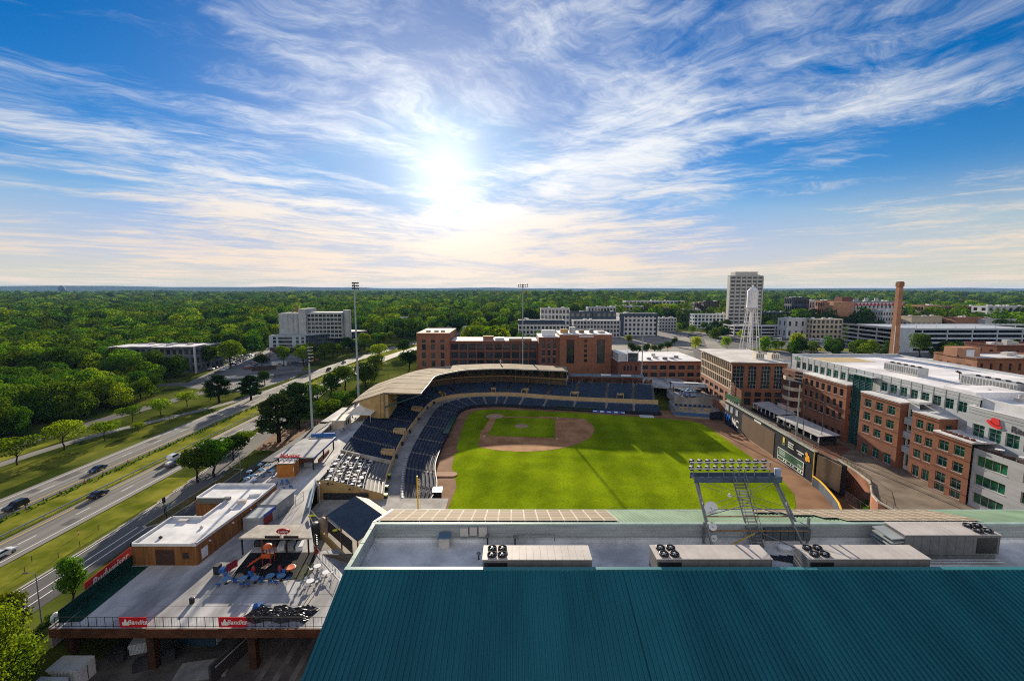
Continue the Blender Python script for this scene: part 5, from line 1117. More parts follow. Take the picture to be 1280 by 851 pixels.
def win_mesh(w, h, mx, my, fr, gl, sill, fw=.07):
    k = (round(w, 2), round(h, 2), mx, my, fr.name, gl.name, sill)
    if k in WIN: return WIN[k]
    b = MB()
    b.box(-w / 2, -w / 2 + fw, 0, .08, 0, h); b.box(w / 2 - fw, w / 2, 0, .08, 0, h); b.box(-w / 2 + fw, w / 2 - fw, 0, .08, 0, fw); b.box(-w / 2 + fw, w / 2 - fw, 0, .08, h - fw, h)
    for i in range(1, mx): x = -w / 2 + w * i / mx; b.box(x - fw / 2, x + fw / 2, .002, .078, fw, h - fw)
    for j in range(1, my): z = h * (j / my if my > 2 else .68); b.box(-w / 2 + fw, w / 2 - fw, .004, .076, z - fw / 2, z + fw / 2)
    if sill: b.box(-w / 2 - .06, w / 2 + .06, -.32, .0, -.12, -.003, 1)
    f = b.mesh('window', [fr, sill_m]); g = MB(); g.quad((-w / 2 + .01, .05, .01), (w / 2 - .01, .05, .01), (w / 2 - .01, .05, h - .01), (-w / 2 + .01, .05, h - .01)); WIN[k] = (f, g.mesh('pane', [gl])); return WIN[k]
def facade(root, p, q, z0, z1, cols, rows, wall_m, fr=fr_w, gl=glass_b, depth=.28, mull=(1, 1), sill=False, name='wall', limit=999, pane=True):
    'wall from p to q (outside on the right hand), cols = [(centre, width)], rows = [(bottom, height)]'
    p, q = Vector(p), Vector(q); L_ = (q - p).length; d = (q - p) / L_; n = Vector((d.y, -d.x)); b = MB()
    us = sorted({0., L_} | {round(c + s * w / 2, 4) for c, w in cols for s in (-1, 1)}); zs_ = sorted({z0, z1} | {round(r + s, 4) for r, h in rows for s in (0, h)})
    W_ = lambda u, z, o=0.: (p.x + d.x * u - n.x * o, p.y + d.y * u - n.y * o, z)
    def inside(u, z): return any(abs(u - c) < w / 2 for c, w in cols) and any(r < z < r + h for r, h in rows)
    for i in range(len(us) - 1):
        for j in range(len(zs_) - 1):
            u0, u1, a, c = us[i], us[i + 1], zs_[j], zs_[j + 1]
            if u1 - u0 < 1e-4 or c - a < 1e-4: continue
            if inside((u0 + u1) / 2, (a + c) / 2):
                for e in (((u0, a), (u0, c)), ((u1, a), (u1, c)), ((u0, a), (u1, a)), ((u0, c), (u1, c))): (e0, e1) = e; b.quad(W_(*e0), W_(*e1), W_(*e1, depth), W_(*e0, depth))
                if not pane: b.quad(W_(u0, a, depth), W_(u1, a, depth), W_(u1, c, depth), W_(u0, c, depth), 1)
            else: b.quad(W_(u0, a), W_(u1, a), W_(u1, c), W_(u0, c))
    wo_ = b.build(name, [wall_m, gl], root, fix=False); rz = math.atan2(d.y, d.x); o0 = wloc(root); cnt = 0
    if pane:
        for r, h in rows:
            for c, w in cols:
                f, g = win_mesh(w, h, mull[0], mull[1], fr, gl, sill); x = Vector(W_(c, r, depth - .02)) - o0
                wo = link('window', f, root, x, rz); link('pane', g, wo)
    return wo_
def spread(L_, n, w, m=0.): return [(m + (L_ - 2 * m) * (k + .5) / n, w) for k in range(n)]
# ------------------------------------------------------------------ left field wall
wl_ = thing('scoreboard_wall', 'tall dark left field wall carrying the scoreboard and sponsor marks', 'wall', (87, 150, 0))
A0, A1 = Vector((88.7, 182.0)), Vector((85.7, 122.2)); wd = (A1 - A0).normalized(); wn_ = Vector((wd.y, -wd.x))  # outside = towards the field
navy_w = M('navy_wall', (.012, .017, .028), .55, .2, .3)
b = MB(); b.prism([tuple(A0), tuple(A1), tuple(A1 - wn_ * 1.1), tuple(A0 - wn_ * 1.1)], 0, 9.6); b.build('wall_body', navy_w, wl_)
b = MB(); b.beam((*(A0 - wn_ * .2), 9.75), (*(A1 - wn_ * .2), 9.75), 1.2, .3); b.build('coping', M('pale_coping', (.34, .36, .30), .7), wl_)
def wp_(y, z, o=.06): 
    t_ = (A0.y - y) / (A0.y - A1.y); q = A0.lerp(A1, t_) + wn_ * o; return Vector((q.x, q.y, z))
def wpanel(y0, y1, z0, z1, m, nm, o=.05): MB().beam(wp_(y0, (z0 + z1) / 2, o), wp_(y1, (z0 + z1) / 2, o), .09, z1 - z0).build(nm, m, wl_)
wpanel(166.6, 143.6, .5, 8.3, M('brown_vinyl', (.115, .075, .045), .7, .12, .2, stretch=(1, 1, .1)), 'brown_panel')
wpanel(166.6, 143.6, .1, .42, flat('base_rail', (.30, .22, .15), .7), 'base_rail'); wpanel(142, 122.4, .05, .3, flat('base_rail_dark', (.2, .15, .12), .7), 'base_rail')
wdir = (wd.x, wd.y, 0)
lettering('W', 4.3, flat('mark_blue', (.02, .19, .75), .4), wp_(179.3, 3.1, .03), wdir, wl_, bold=.09); lettering('NC', 4.0, white_l, wp_(172.4, 2.9, .03), wdir, wl_, bold=.07)
for y, w in ((180.2, 3.0), (176.0, 1.9), (171.4, 1.9)): wpanel(y + w / 2, y - w / 2, 6.0, 8.4, M('grey_poster', (.36, .38, .42), .6, .4, 1.4) if w == 3.0 else bpy.data.materials['grey_poster'], 'small_poster')
wpanel(157.5, 152.5, 8.35, 8.95, white_w, 'white_sign')
wpanel(141.0, 126.9, .9, 4.6, flat('score_green', (.015, .10, .055), .5), 'scoreboard')
for z in (.9, 2.0, 4.6): wpanel(141.0, 126.9, z - .07, z + .07, white_l, 'score_line', .1)
for y in (140.9, 127.0): wpanel(y + .1, y - .1, .9, 4.6, white_l, 'score_line', .11)
for k in range(9): y = 138.6 - 1.3 * k; wpanel(y + .3, y - .3, 1.25, 1.7, white_l if k % 3 else black, 'score_cell', .12)
for r_, z in enumerate((3.95, 3.4, 2.85)): wpanel(140.3, 136.6, z - .13, z + .13, flat('score_grey_%d' % r_, (.34, .42, .38), .5), 'score_text', .115)
for k in range(4): y = 129.6 - .7 * k; wpanel(y + .22, y - .22, 2.6, 3.3, bpy.data.materials['score_grey_0'], 'score_cell', .12)
yl = flat('mark_yellow', (.75, .55, .06), .45); gn = flat('mark_green', (.07, .14, .05), .5); orr = flat('mark_orange', (.80, .36, .02), .45)
wpanel(138.6, 137.6, 6.9, 8.6, yl, 'sponsor_mark'); wpanel(139.0, 137.3, 6.0, 6.6, gn, 'sponsor_mark')
for k, z in enumerate((8.0, 7.3, 6.6)): wpanel(135.6, 132.6 + .3 * (k % 2), z - .17, z + .17, white_l, 'sponsor_lines')
wpanel(131.0, 127.4, 6.9, 7.15, white_l, 'sponsor_lines'); wpanel(130.2, 128.2, 6.1, 6.6, bpy.data.materials['grey_poster'], 'sponsor_lines')
b = MB()
for (y, z, r_) in ((126.0, 7.6, .6), (125.2, 6.9, .65), (125.9, 6.2, .7), (124.8, 6.2, .5)):
    c = wp_(y, z, .06); b.tube(c - Vector((wn_.x, wn_.y, 0)) * .05, c + Vector((wn_.x, wn_.y, 0)) * .06, r_, r_, 14)
b.build('sponsor_flower', orr, wl_)
MB().tube(wp_(122.4, 0, .1), wp_(122.4, 10.4, .1), .14).build('yellow_post', yellow_p, wl_)
ep = thing('end_hoarding', 'weathered tan hoarding with a black back at the end of the scoreboard wall', 'hoarding', (85, 117, 0))
MB().beam((85.9, 121.5, 5.6), (86.9, 113.8, 5.4), .25, 7.4).build('front_board', M('tan_board', (.26, .185, .12), .8, .3, .3, stretch=(1, 1, .15)), ep); MB().beam((86.6, 121.7, 5.2), (87.7, 113.4, 5.0), .9, 8.4).build('dark_back', M('black_back', (.018, .02, .022), .7), ep)
ow = thing('outfield_wall', 'low outfield wall with a yellow top rail curving past the tan hoarding', 'wall', (80, 105, 0)); lw = smooth_line([(85.4, 122, 0), (85.3, 119, 0), (83.5, 113, 0), (80.5, 104, 0), (74, 96, 0), (60, 88, 0), (30, 80, 0)], 24); b = MB(); b2 = MB()
for p, q in zip(lw, lw[1:]): b.beam((p.x, p.y, 1.3), (q.x, q.y, 1.3), .3, 2.6); b2.beam((p.x, p.y, 2.72), (q.x, q.y, 2.72), .34, .24)
b.build('pads', M('wall_pads', (.05, .06, .085), .6, .4, .3), ow); b2.build('yellow_rail', flat('rail_yellow', (.80, .46, .02), .5), ow)
for k in (8, 9, 11): p, q = lw[k], lw[k + 1]; MB().beam((p.x - .2, p.y, 1.4), (q.x - .2, q.y, 1.4), .06, 1.3).build('advert', white_w, ow)
fence('bullpen_fence', [(88.6, 118), (87.5, 100)], 2.2, 'pale wire fence behind the tan hoarding', z=0, mat=pale_steel, gap=2.5)
# ------------------------------------------------------------------ the raised walk behind the wall
walk = thing('raised_walk', 'raised brick sided walk between the left field wall and the offices', 'terrace', (97, 150, 0))
wpoly = [(90.4, 204), (89.85, 182.0), (86.85, 122.6), (92.9, 122.6), (91.6, 114.0), (90.2, 108.2), (87.6, 104.5), (85.0, 101.0), (83.6, 97.5), (83.7, 93.8), (86.5, 90.5), (93, 89), (112, 88), (112, 204)]
b = MB(); b.prism(wpoly, 0, 6.98, 0, 1); b.build('body', [brick_r, M('walk_paving', (.17, .135, .10), .85, .2, .2, c2=(.235, .19, .145), detail=8)], walk)
b = MB(); b.poly([(88.4, 130, 6.99), (92.9, 123.8, 6.99), (103.4, 132, 6.99), (103.4, 140, 6.99), (89, 150, 6.99)]); b.build('brick_paving', brick_mat('brick_paving', (.16, .07, .045), (.18, .12, .09), .6), walk)
b = MB()
ln = [(92.9, 122.7), (91.6, 114.0), (90.2, 108.2), (87.6, 104.5), (85.0, 101.0), (83.6, 97.5), (83.7, 93.8), (86.5, 90.5)]
for p, q in zip(ln, ln[1:]): b.beam((*p, 7.15), (*q, 7.15), .45, .36)
b.build('coping', curb_m, walk)
fence('walk_railing', [(93.1, 122.6), (91.8, 114.0), (90.4, 108.3), (87.8, 104.7), (85.2, 101.2), (83.9, 97.5), (84.0, 93.9)], 1.1, 'dark handrail following the curved edge of the raised walk', z=7.3, gap=1.6)
fence('wall_top_railing', [(88.4, 180), (86.9, 150), (86.0, 124)], 1.0, 'thin pale railing along the top of the scoreboard wall', z=9.9, gap=2.4, mat=pale_steel, wire=False, mid=2)
# canopies with posts and dark bars
def canopy(nm, x0, x1, y0, y1, z, lab, mat):
    r = thing(nm, lab, 'canopy', ((x0 + x1) / 2, (y0 + y1) / 2, 7)); b = MB(); b.add([(x0, y0, z), (x1, y0, z + .5), (x1, y1, z + .5), (x0, y1, z), (x0, y0, z - .2), (x1, y0, z + .3), (x1, y1, z + .3), (x0, y1, z - .2)], ((0, 1, 2, 3), (7, 6, 5, 4), (0, 4, 5, 1), (1, 5, 6, 2), (2, 6, 7, 3), (3, 7, 4, 0))); b.build('roof', mat, r)
    n = 6
    for k in range(n + 1): y = lerp(y0 + .4, y1 - .4, k / n); MB().box(x0 + .3, x0 + .6, y - .15, y + .15, 7, z - .2).build('post', white_w, r)
    MB().box(x0 + 1.4, x1 - 1, y0 + 1, y1 - 1, 7, 8.1).build('bar_counter', dark, r); MB().box(x1 - .8, x1 - .6, y0 + .5, y1 - .5, 7, z - .1).build('back_screen', M('back_screen', (.05, .04, .035), .7) if 'back_screen' not in bpy.data.materials else bpy.data.materials['back_screen'], r)
    MB().box(x0 + .1, x0 + .22, y0, y1, 7.2, 8.2).build('front_rail', black, r)
canopy('walk_canopy', 96.4, 103.0, 158.2, 176, 10.3, 'pale flat canopy over bars on the raised walk, the farther of two', M('canopy_metal', (.40, .40, .40), .6, .12, .3)); canopy('walk_canopy', 94.6, 101.4, 134.2, 156.6, 10.2, 'pale ribbed canopy over bars on the raised walk, the nearer of two', bpy.data.materials['canopy_metal'])
tag(MB().box(101.8, 102.2, 158.5, 168, 10.9, 12.4).build('canopy_screen', M('pink_beige', (.52, .40, .33), .8), at=(102, 163, 10.9)), 'beige screen standing on the farther walk canopy', 'screen')
bs_ = thing('bull_sign', 'green and brown hoarding with white lattice at the far end of the wall', 'sign', (90, 180, 7)); MB().beam((89.6, 184.0, 11.3), (90.6, 173.5, 11.3), .4, 2.0).build('green_board', flat('sign_green', (.05, .16, .055), .6), bs_)
for k in range(5): y = 183.5 - 2.3 * k; MB().box(90.1, 90.5, y - .15, y + .15, 7, 10.3).build('leg', black if k % 2 else white_w, bs_)
b = MB(); b.add([(90.8, 182.4, 12.4), (91.0, 174, 12.4), (91.0, 174.4, 15.6), (90.9, 179.5, 16.2), (90.8, 180.6, 17.6), (90.8, 182, 16.8)], ((0, 1, 2, 3, 4, 5),)); b.build('brown_board', brick_r, bs_); b = MB()
for k in range(5): b.beam((90.2, 183.4, 12 + 1.2 * k), (91.6, 183.4, 12 + 1.2 * k), .12); 
for x in (90.2, 91.6): b.beam((x, 183.4, 11), (x, 183.4, 17), .14)
b.beam((90.2, 183.4, 12), (91.6, 183.4, 13.2), .1).beam((91.6, 183.4, 13.2), (90.2, 183.4, 14.4), .1).beam((90.2, 183.4, 14.4), (91.6, 183.4, 15.6), .1); b.build('lattice', white_w, bs_)
# ------------------------------------------------------------------ the long office block on the right
ob = thing('long_office', 'long office block of brick bays below a white metal storey and a white flat roof', 'building', (109, 130, 7))
metal_p = M('silver_panels', (.42, .45, .48), .45, .1, .35, metal=.15, stretch=(1, .4, 2)); wr = M('white_membrane', (.60, .60, .63), .7, .14, .12, c2=(.82, .81, .82), detail=9)
def roof(poly, z, nm='roof', m=wr, h=.6, pm_=None, th=.3):
    b = MB(); b.poly([(x, y, z) for x, y in poly]); o = b.build(nm, m, ob if isinstance(nm, str) else None); return o
RT = 29.6
facade(ob, (109, 173), (109, 102), 7, 30.3, [(4.6 + 3.28 * k, 2.4) for k in range(20) if not (34 < 4.6 + 3.28 * k < 42.5)], [(25.75, 2.5)], metal_p, fr_w, glass_g, mull=(2, 2))
b = MB(); b.poly([(109.4, 172.6, RT), (150, 172.6, RT), (150, 40, RT), (109.4, 40, RT)]); b.build('roof', wr, ob)
facade(ob, (150, 173), (109, 173), 4, 30.3, spread(41, 9, 2.4), [(12, 2.2), (17, 2.2), (25.5, 2.3)], metal_p, fr_w, glass_g, mull=(2, 2)) if False else None
b = MB(); b.box(109, 150.4, 172.65, 173, 4, 30.3); b.box(150.05, 150.4, 40, 172.6, 4, 30.3); b.build('rear_wall', metal_p, ob)
b = MB(); b.box(108.95, 109.4, 102.1, 172.6, 30.31, 30.42); b.box(109.41, 150.4, 172.6, 173.05, 30.31, 30.42); b.build('coping', pale_teal if False else white_w, ob)
b = MB()
for k in range(21): b.box(108.96, 108.998, 172.7 - 3.28 * k - .04, 172.7 - 3.28 * k + .04, 25.3, 30.2)
for z in (28.55, 29.4): b.box(108.965, 108.998, 102.2, 172.9, z, z + .05)
b.build('panel_joints', steel, ob)
tn_roof = MB().box(112, 130, 158, 169, RT + .004, RT + .03); tn_roof.build('tan_roof_patch', M('tan_patch', (.46, .36, .20), .8), ob)
def bay(y0, y1, x, top, cols, nrow, lab, m=brick_r, gl=glass_b, back=109., w=1.55, h=2.15, ground=True, side=True, mull=(2, 2)):
    rows = [(top - 3.75 - 3.9 * k, h) for k in range(nrow)]
    L_ = y0 - y1; facade(ob, (x, y0), (x, y1), 7, top, spread(L_, cols, w, .8), rows + ([(7.3, 2.8)] if ground else []), m, fr_d if gl is glass_b else fr_w, gl, sill=True, mull=mull)
    if side: facade(ob, (x, y1), (back, y1), 7, top, [((back - x) / 2 + .3, min(1.5, (back - x) * .45))], rows, m, fr_d, gl, sill=True, mull=(1, 2))
    b = MB(); b.quad((x, y0, 7), (back, y0, 7), (back, y0, top), (x, y0, top)); b.build('side_wall', m, ob); b = MB(); b.box(x - .12, back - .01, y1 - .12, y0 + .12, top, top + .35); b.build('parapet', roof_w, ob)
    b = MB()
    for r, hh in rows: b.box(x - .07, x - .002, y1, y0, r - .62, r - .42)
    b.box(x - .16, x - .002, y1 - .1, y0 + .1, top - .75, top - .45); b.build('string_course', brick_d, ob)
bay(160.3, 138.6, 105.6, 25.2, 7, 3, '', w=1.6, h=2.25); bay(131, 117.3, 104.1, 24.9, 3, 3, '', gl=glass_g, w=2.5, h=2.3); bay(113.9, 106.6, 104.4, 23.7, 2, 3, '', gl=glass_g, w=2.0); bay(105.6, 96.5, 102.4, 21.1, 2, 3, '', gl=glass_g, w=2.5, h=2.3, side=False)
# glazed stair with louvres
b = MB(); b.quad((107.4, 138.5, 7), (107.4, 131.1, 7), (107.4, 131.1, 29), (107.4, 138.5, 29)); b.build('stair_glazing', glass_g, ob); b = MB()
for k in range(44): b.box(107.1, 107.34, 131.2, 138.4, 7.6 + .46 * k, 7.72 + .46 * k)
for y in (131.15, 133.6, 136, 138.4): b.box(107.05, 107.36, y - .06, y + .06, 7, 28.8)
b.build('louvres', M('teal_louvre', (.05, .12, .13), .4), ob); MB().box(107.0, 108.9, 131.1, 138.5, 29.0, 29.3).build('stair_cap', metal_p, ob)
# white recessed bay with small balconies
facade(ob, (106.2, 117.2), (106.2, 114.0), 7, 25.6, [(1.6, 2.5)], [(21.6, 2.0), (17.8, 2.0), (13.9, 2.0), (8.0, 3.2)], white_w, fr_w, glass_g, mull=(3, 1)); MB().box(105.6, 109, 113.8, 117.3, 25.6, 26.2).build('terrace_slab', white_w, ob)
for z in (21.2, 17.4, 13.5): MB().box(105.2, 106.15, 114.1, 117.1, z - 1.6, z + .1).build('balcony', metal_p, ob)
# lower white wing with ribbon windows and its roof terrace
facade(ob, (102.8, 96.4), (102.8, 60), 7, 20.3, [(3.9, 6.2), (13, 6.2), (22, 6.2), (31, 6.2)], [(16.6, 2.3), (12.4, 2.3), (8.2, 2.3)], metal_p, fr_w, glass_g, mull=(4, 1), sill=True)
b = MB(); b.poly([(102.9, 96.4, 20.0), (107.4, 96.4, 20.0), (107.4, 60, 20.0), (102.9, 60, 20.0)]); b.poly([(102.5, 105.5, 21.15), (107.4, 105.5, 21.15), (107.4, 96.5, 21.15), (102.5, 96.5, 21.15)]); b.build('terrace_floor', M('terrace_paving', (.20, .19, .18), .8, .3, .8), ob)
facade(ob, (107.5, 103), (107.5, 60), 7, 28.1, [(2.6 + 3.55 * k, 2.7) for k in range(12)], [(21.3, 3.0)], metal_p, fr_w, glass_g, mull=(2, 2)); b = MB(); b.box(107.45, 107.9, 60, 103, 28.1, 28.25); b.box(107.9, 109.4, 102.6, 103, 27, 28.2); b.quad((107.6, 60, 27.5), (112, 60, 27.5), (112, 102.8, 27.5), (107.6, 102.8, 27.5)); b.build('wing_roof', wr, ob)
b = MB()
for z in (26.6, 27.3): b.box(107.465, 107.498, 60, 103, z, z + .05)
b.build('panel_joints', steel, ob)
# terrace furniture: loungers and planters seen as a row
tfm = thing('terrace_sofa', '', 'sofa'); MB().box(-.9, .9, -.4, .4, .15, .42).build('seat', M('sofa_dark', (.09, .065, .06), .8), tfm); MB().box(-.9, .9, .28, .42, .42, .85).build('backrest', bpy.data.materials['sofa_dark'], tfm)
for k in range(9):
    p = (103.6 + .2 * (k % 2), 95 - 2.5 * k, 20.0); l2 = 'dark sofa in the row on the white office terrace under the red emblem'
    if k == 0: tfm.location = p; tfm.rotation_euler = (0, 0, 1.57); tag(tfm, l2, 'sofa', 'sofas on the office terrace')
    else: dup(tfm, p, 1.57 + (k % 3) * .3, l2)
for k in range(5): o = wt if k < 0 else dup(wt, (105.2, 93.4 - 4.6 * k, 20.0), 0, 'white table on the office roof terrace under the red emblem', 1.2, group='tables on the office terrace')
for k in range(6): tag(MB().obox((103.6, 104.4 - 1.35 * k, 21.16), (.8, .8, .7), .2 * k).build('planter', brick_d, at=(103.6, 104.4 - 1.35 * k, 21.16)), 'brick red planter on the roof of the nearer brick bay', 'planter', 'planters on the brick bay roof')
# the red hat emblem and its word
hat = thing('hat_sign', 'red fedora emblem with dark lettering on the silver office wall', 'sign', (107.3, 96.4, 25.8)); redhat = flat('emblem_red', (.70, .008, .012), .45)
def hp(u, z): return (107.34, 97.0 - u, 25.55 + z)
prof = [(-1.55, .55), (-1.75, .15), (-1.3, -.35), (-.3, -.85), (.7, -1.0), (1.35, -.75), (1.5, -.35), (1.05, -.2), (.95, .5), (.75, 1.15), (.3, 1.25), (.0, 1.1), (-.35, 1.3), (-.7, 1.15), (-.95, .45), (-1.25, .5)]
b = MB(); n = len(prof); b.add([hp(u, z) for u, z in prof] + [(107.47, y, z) for _, y, z in (hp(u, z) for u, z in prof)], [tuple(range(n))] + [(k, (k + 1) % n, n + (k + 1) % n, n + k) for k in range(n)]); b.build('hat', redhat, hat)
b = MB(); band = [(-1.02, .32), (-.5, -.1), (.3, -.35), (.95, -.2), (.95, -.02), (.3, -.15), (-.5, .12), (-.98, .5)]; b.add([(107.31, 97.0 - u, 25.55 + z) for u, z in band], (tuple(range(8)),)); b.build('hat_band', M('dark_red_band', (.22, .004, .006), .5), hat)
lettering('Red Hat', 2.0, flat('letter_dark', (.03, .03, .035), .5), (107.42, 90.4, 25.35), (0, -1, 0), hat, bold=.01, depth=.12)
lettering('NRG', 1.3, flat('letter_green', (.02, .22, .10), .5), (108.93, 169.4, 29.2), (0, -1, 0), ob, bold=.05, depth=.1)
# curved balconies at the far end of the brick
for k, z in enumerate((10.9, 14.6, 18.3, 22.0)):
    b = MB(); n = 10; ring = [(105.6 - 3.6 * math.sin(math.pi * j / n) * (1 if j < 11 else 0), 162.3 - 4.2 * math.cos(math.pi * j / n) + 2) for j in range(n + 1)]; b.prism(ring, z, z + .3, bottom=True); b.build('balcony_slab', pale_steel, ob)
    b = MB()
    for p, q in zip(ring, ring[1:]): b.beam((*p, z + .8), (*q, z + .8), .14, 1.1)
    b.build('balcony_parapet', M('cream_parapet', (.46, .37, .28), .8) if 'cream_parapet' not in bpy.data.materials else bpy.data.materials['cream_parapet'], ob)
MB().box(105.61, 109, 160.4, 172.6, 7, 24.8).build('end_bay', brick_d, ob); MB().box(103.2, 103.6, 163.8, 164.3, 7, 22).build('balcony_post', pale_steel, ob)
# plant on the white roof
def roof_unit(x, y, z, sx_, sy_, h, lab, m=pale_steel, rz=0., grp='plant on the long white roof'):
    r = thing('roof_plant', lab, 'air conditioner', (x, y, z), rz, grp); b = MB().box(-sx_ / 2, sx_ / 2, -sy_ / 2, sy_ / 2, .3, h); b.build('casing', m, None) if False else None
    me = b.mesh('casing', m); link('casing', me, r); link('plinth', MB().box(-sx_ / 2 + .15, sx_ / 2 - .15, -sy_ / 2 + .15, sy_ / 2 - .15, 0, .297).mesh('plinth', roof_w), r)
    b = MB()
    for k in range(int(sy_ / .8)): y_ = -sy_ / 2 + .5 + .8 * k; b.box(-sx_ / 2 - .03, -sx_ / 2 - .003, y_ - .22, y_ + .22, .6, h - .3)
    link('louvre', b.mesh('louvre', steel), r)
    for k in range(max(1, int(sy_ / 2.4))):
        link('fan', MB().lathe((0, -sy_ / 2 + 1.3 + 2.4 * k, h + .002), [(.6, 0), (.6, .3), (.5, .32), (.45, .1), (.01, .1)], 14).mesh('fan', black), r)
    return r
for x, y, a, c, h, lab in ((121, 136, 3.2, 12, 2.6, 'long grey plant unit on the white roof beside the chimney'), (124, 113.5, 3.4, 14, 2.8, 'long low plant unit in the middle of the white roof'), (126, 101, 3.6, 13, 3.0, 'ribbed plant unit on the white roof nearest the right edge'), (133, 97, 4, 8, 4.2, 'tall dark plant unit at the right edge of the white roof')): roof_unit(x, y, RT, a, c, h, lab, pale_steel if x < 130 else steel)
for i, (x, y, lab) in enumerate(((122, 108, 'small pale duct box near the middle plant unit'), (117, 101, 'small white vent box near the silver parapet'), (119, 94, 'small grey box on the white roof above the red emblem'), (129, 122, 'dark cowled vent pipe behind the long grey plant unit'), (116, 107, 'low white skylight box on the white roof'))):
    tag(MB().obox((x, y, RT), (1.6, 1.2 + .3 * i, .8), .3 * i).lathe((x, y, RT + .8), [(.3, 0), (.3, .5), (.5, .6), (.01, .8)], 10).build('roof_box', unit_m if i != 3 else black, at=(x, y, RT)), lab, 'vent')
b = MB(); b.path([(128, 126, RT), (128, 126, RT + 2.0), (126.6, 126, RT + 2.6)], .3, 10); tag(b.build('bent_duct', black, at=(128, 126, RT)), 'black bent duct rising from the white roof', 'duct')
MB().box(109.4, 109.8, 40, 102.05, 27.3, 30.2).build('roof_upstand', white_w, ob)
lr2 = MB().box(109.9, 122, 104, 112, RT + .02, RT + 1.4); lr2.build('roof_step', wr, ob)
# ------------------------------------------------------------------ glass cornered brick building at the end of the walk
cb2 = thing('corner_building', 'brick and glass building with a thin white roof beyond the scoreboard wall', 'building', (100, 200, 7)); n0, n1, n2 = (91.7, 184.5), (95.9, 224.5), (113.5, 182.2)
Lf = (Vector(n1) - Vector(n0)).length
facade(cb2, n1, n0, 13.4, 24.9, spread(Lf, 16, 2.15, .3), [(13.9, 3.1), (17.5, 3.1), (21.1, 3.1)], fr_c, fr_c, glass_b, depth=.45, mull=(2, 2), name='glazed_wall')
facade(cb2, n1, n0, 5, 13.4, spread(Lf, 6, 4.6, .3), [(5.6, 3.2), (9.9, 1.9)], brick_r, fr_d, glass_b, mull=(3, 1))
Lq = (Vector(n2) - Vector(n0)).length
facade(cb2, n0, n2, 13.4, 24.9, [(2.8, 4.6), (8.4, 3.4), (13.6, 3.6), (18.6, 3.4)], [(14.2, 9.6)], brick_r, fr_w, glass_b, depth=.5, mull=(3, 6)); facade(cb2, n0, n2, 5, 13.4, spread(Lq, 5, 2.6, .8), [(7.2, 3.0), (10.8, 2.0)], brick_r, fr_d, glass_b, mull=(2, 2))
b = MB(); b.prism([n0, n2, (117.5, 222.2), n1], 24.9, 25.2); b.build('attic', brick_d, cb2); b = MB(); b.prism([(90.6, 183.2), (114.6, 180.7), (118.8, 223.2), (94.8, 225.7)], 25.3, 25.65, bottom=True); b.build('roof', M('pale_flat_roof', (.50, .48, .46), .75, .1, .15, c2=(.64, .61, .58)), cb2)
b = MB(); b.quad((*n2, 5), (117.5, 222.2, 5), (117.5, 222.2, 24.9), (*n2, 24.9)); b.quad((*n1, 5), (117.5, 222.2, 5), (117.5, 222.2, 24.9), (*n1, 24.9)); b.build('side_wall', brick_d, cb2)
for i, (x, y) in enumerate(((106.5, 192), (112.5, 191))): roof_unit(x, y, 25.66, 4.0, 3.4, 2.6, ('cream plant box at the front of the thin white roof, left of a pair', 'cream plant box at the front of the thin white roof, right of a pair')[i], M('cream_box', (.52, .48, .40), .7) if i == 0 else bpy.data.materials['cream_box'], 1.5, 'cream plant boxes')
fence('pole_fence', [(92.4, 186), (94.4, 205)], 1.1, 'dark railing at the foot of the glazed wall', z=7, gap=2)
# flag poles and floodlight poles along the walk
def light_pole(x, y, z0, z1, lab, r=.32, heads=(4, 2), w=4.4, col=None, face=(0, -1)):
    o = thing('floodlight_pole', lab, 'light pole', (x, y, z0), group='stadium floodlight poles'); pm2 = col or M('pole_paint', (.30, .335, .35), .5, .1, .5) if 'pole_paint' not in bpy.data.materials else bpy.data.materials['pole_paint']
    MB().tube((x, y, z0), (x, y, z1), r, r * .55, 12).build('mast', pm2, o); b = MB(); fx = Vector((-face[1], face[0], 0)); 
    for k in range(heads[1]):
        z = z1 - .3 - 1.1 * k; c = Vector((x, y, z)) + Vector((*face, 0)) * .3; b.beam(c - fx * w / 2, c + fx * w / 2, .14)
    b.build('crossarm', steel, o)
    for k in range(heads[1]):
        for j in range(heads[0]):
            z = z1 - .3 - 1.1 * k; c = Vector((x, y, z + .2)) + Vector((*face, 0)) * .5 + fx * w * (j / (heads[0] - 1) - .5); MB().tube(c, c + Vector((*face, -.5)) * .5, .22, .42, 10).build('floodlight', lampw, o)
    MB().box(x - r - .25, x - r * .9, y - .3, y + .3, z0 + 3, z0 + 4.4).build('control_box', pm2, o)
    return o
lp = light_pole(91.5, 139.6, 7, 0, 'slim grey floodlight pole in front of the brick office bays', .26, (3, 3), 1.8) if False else None
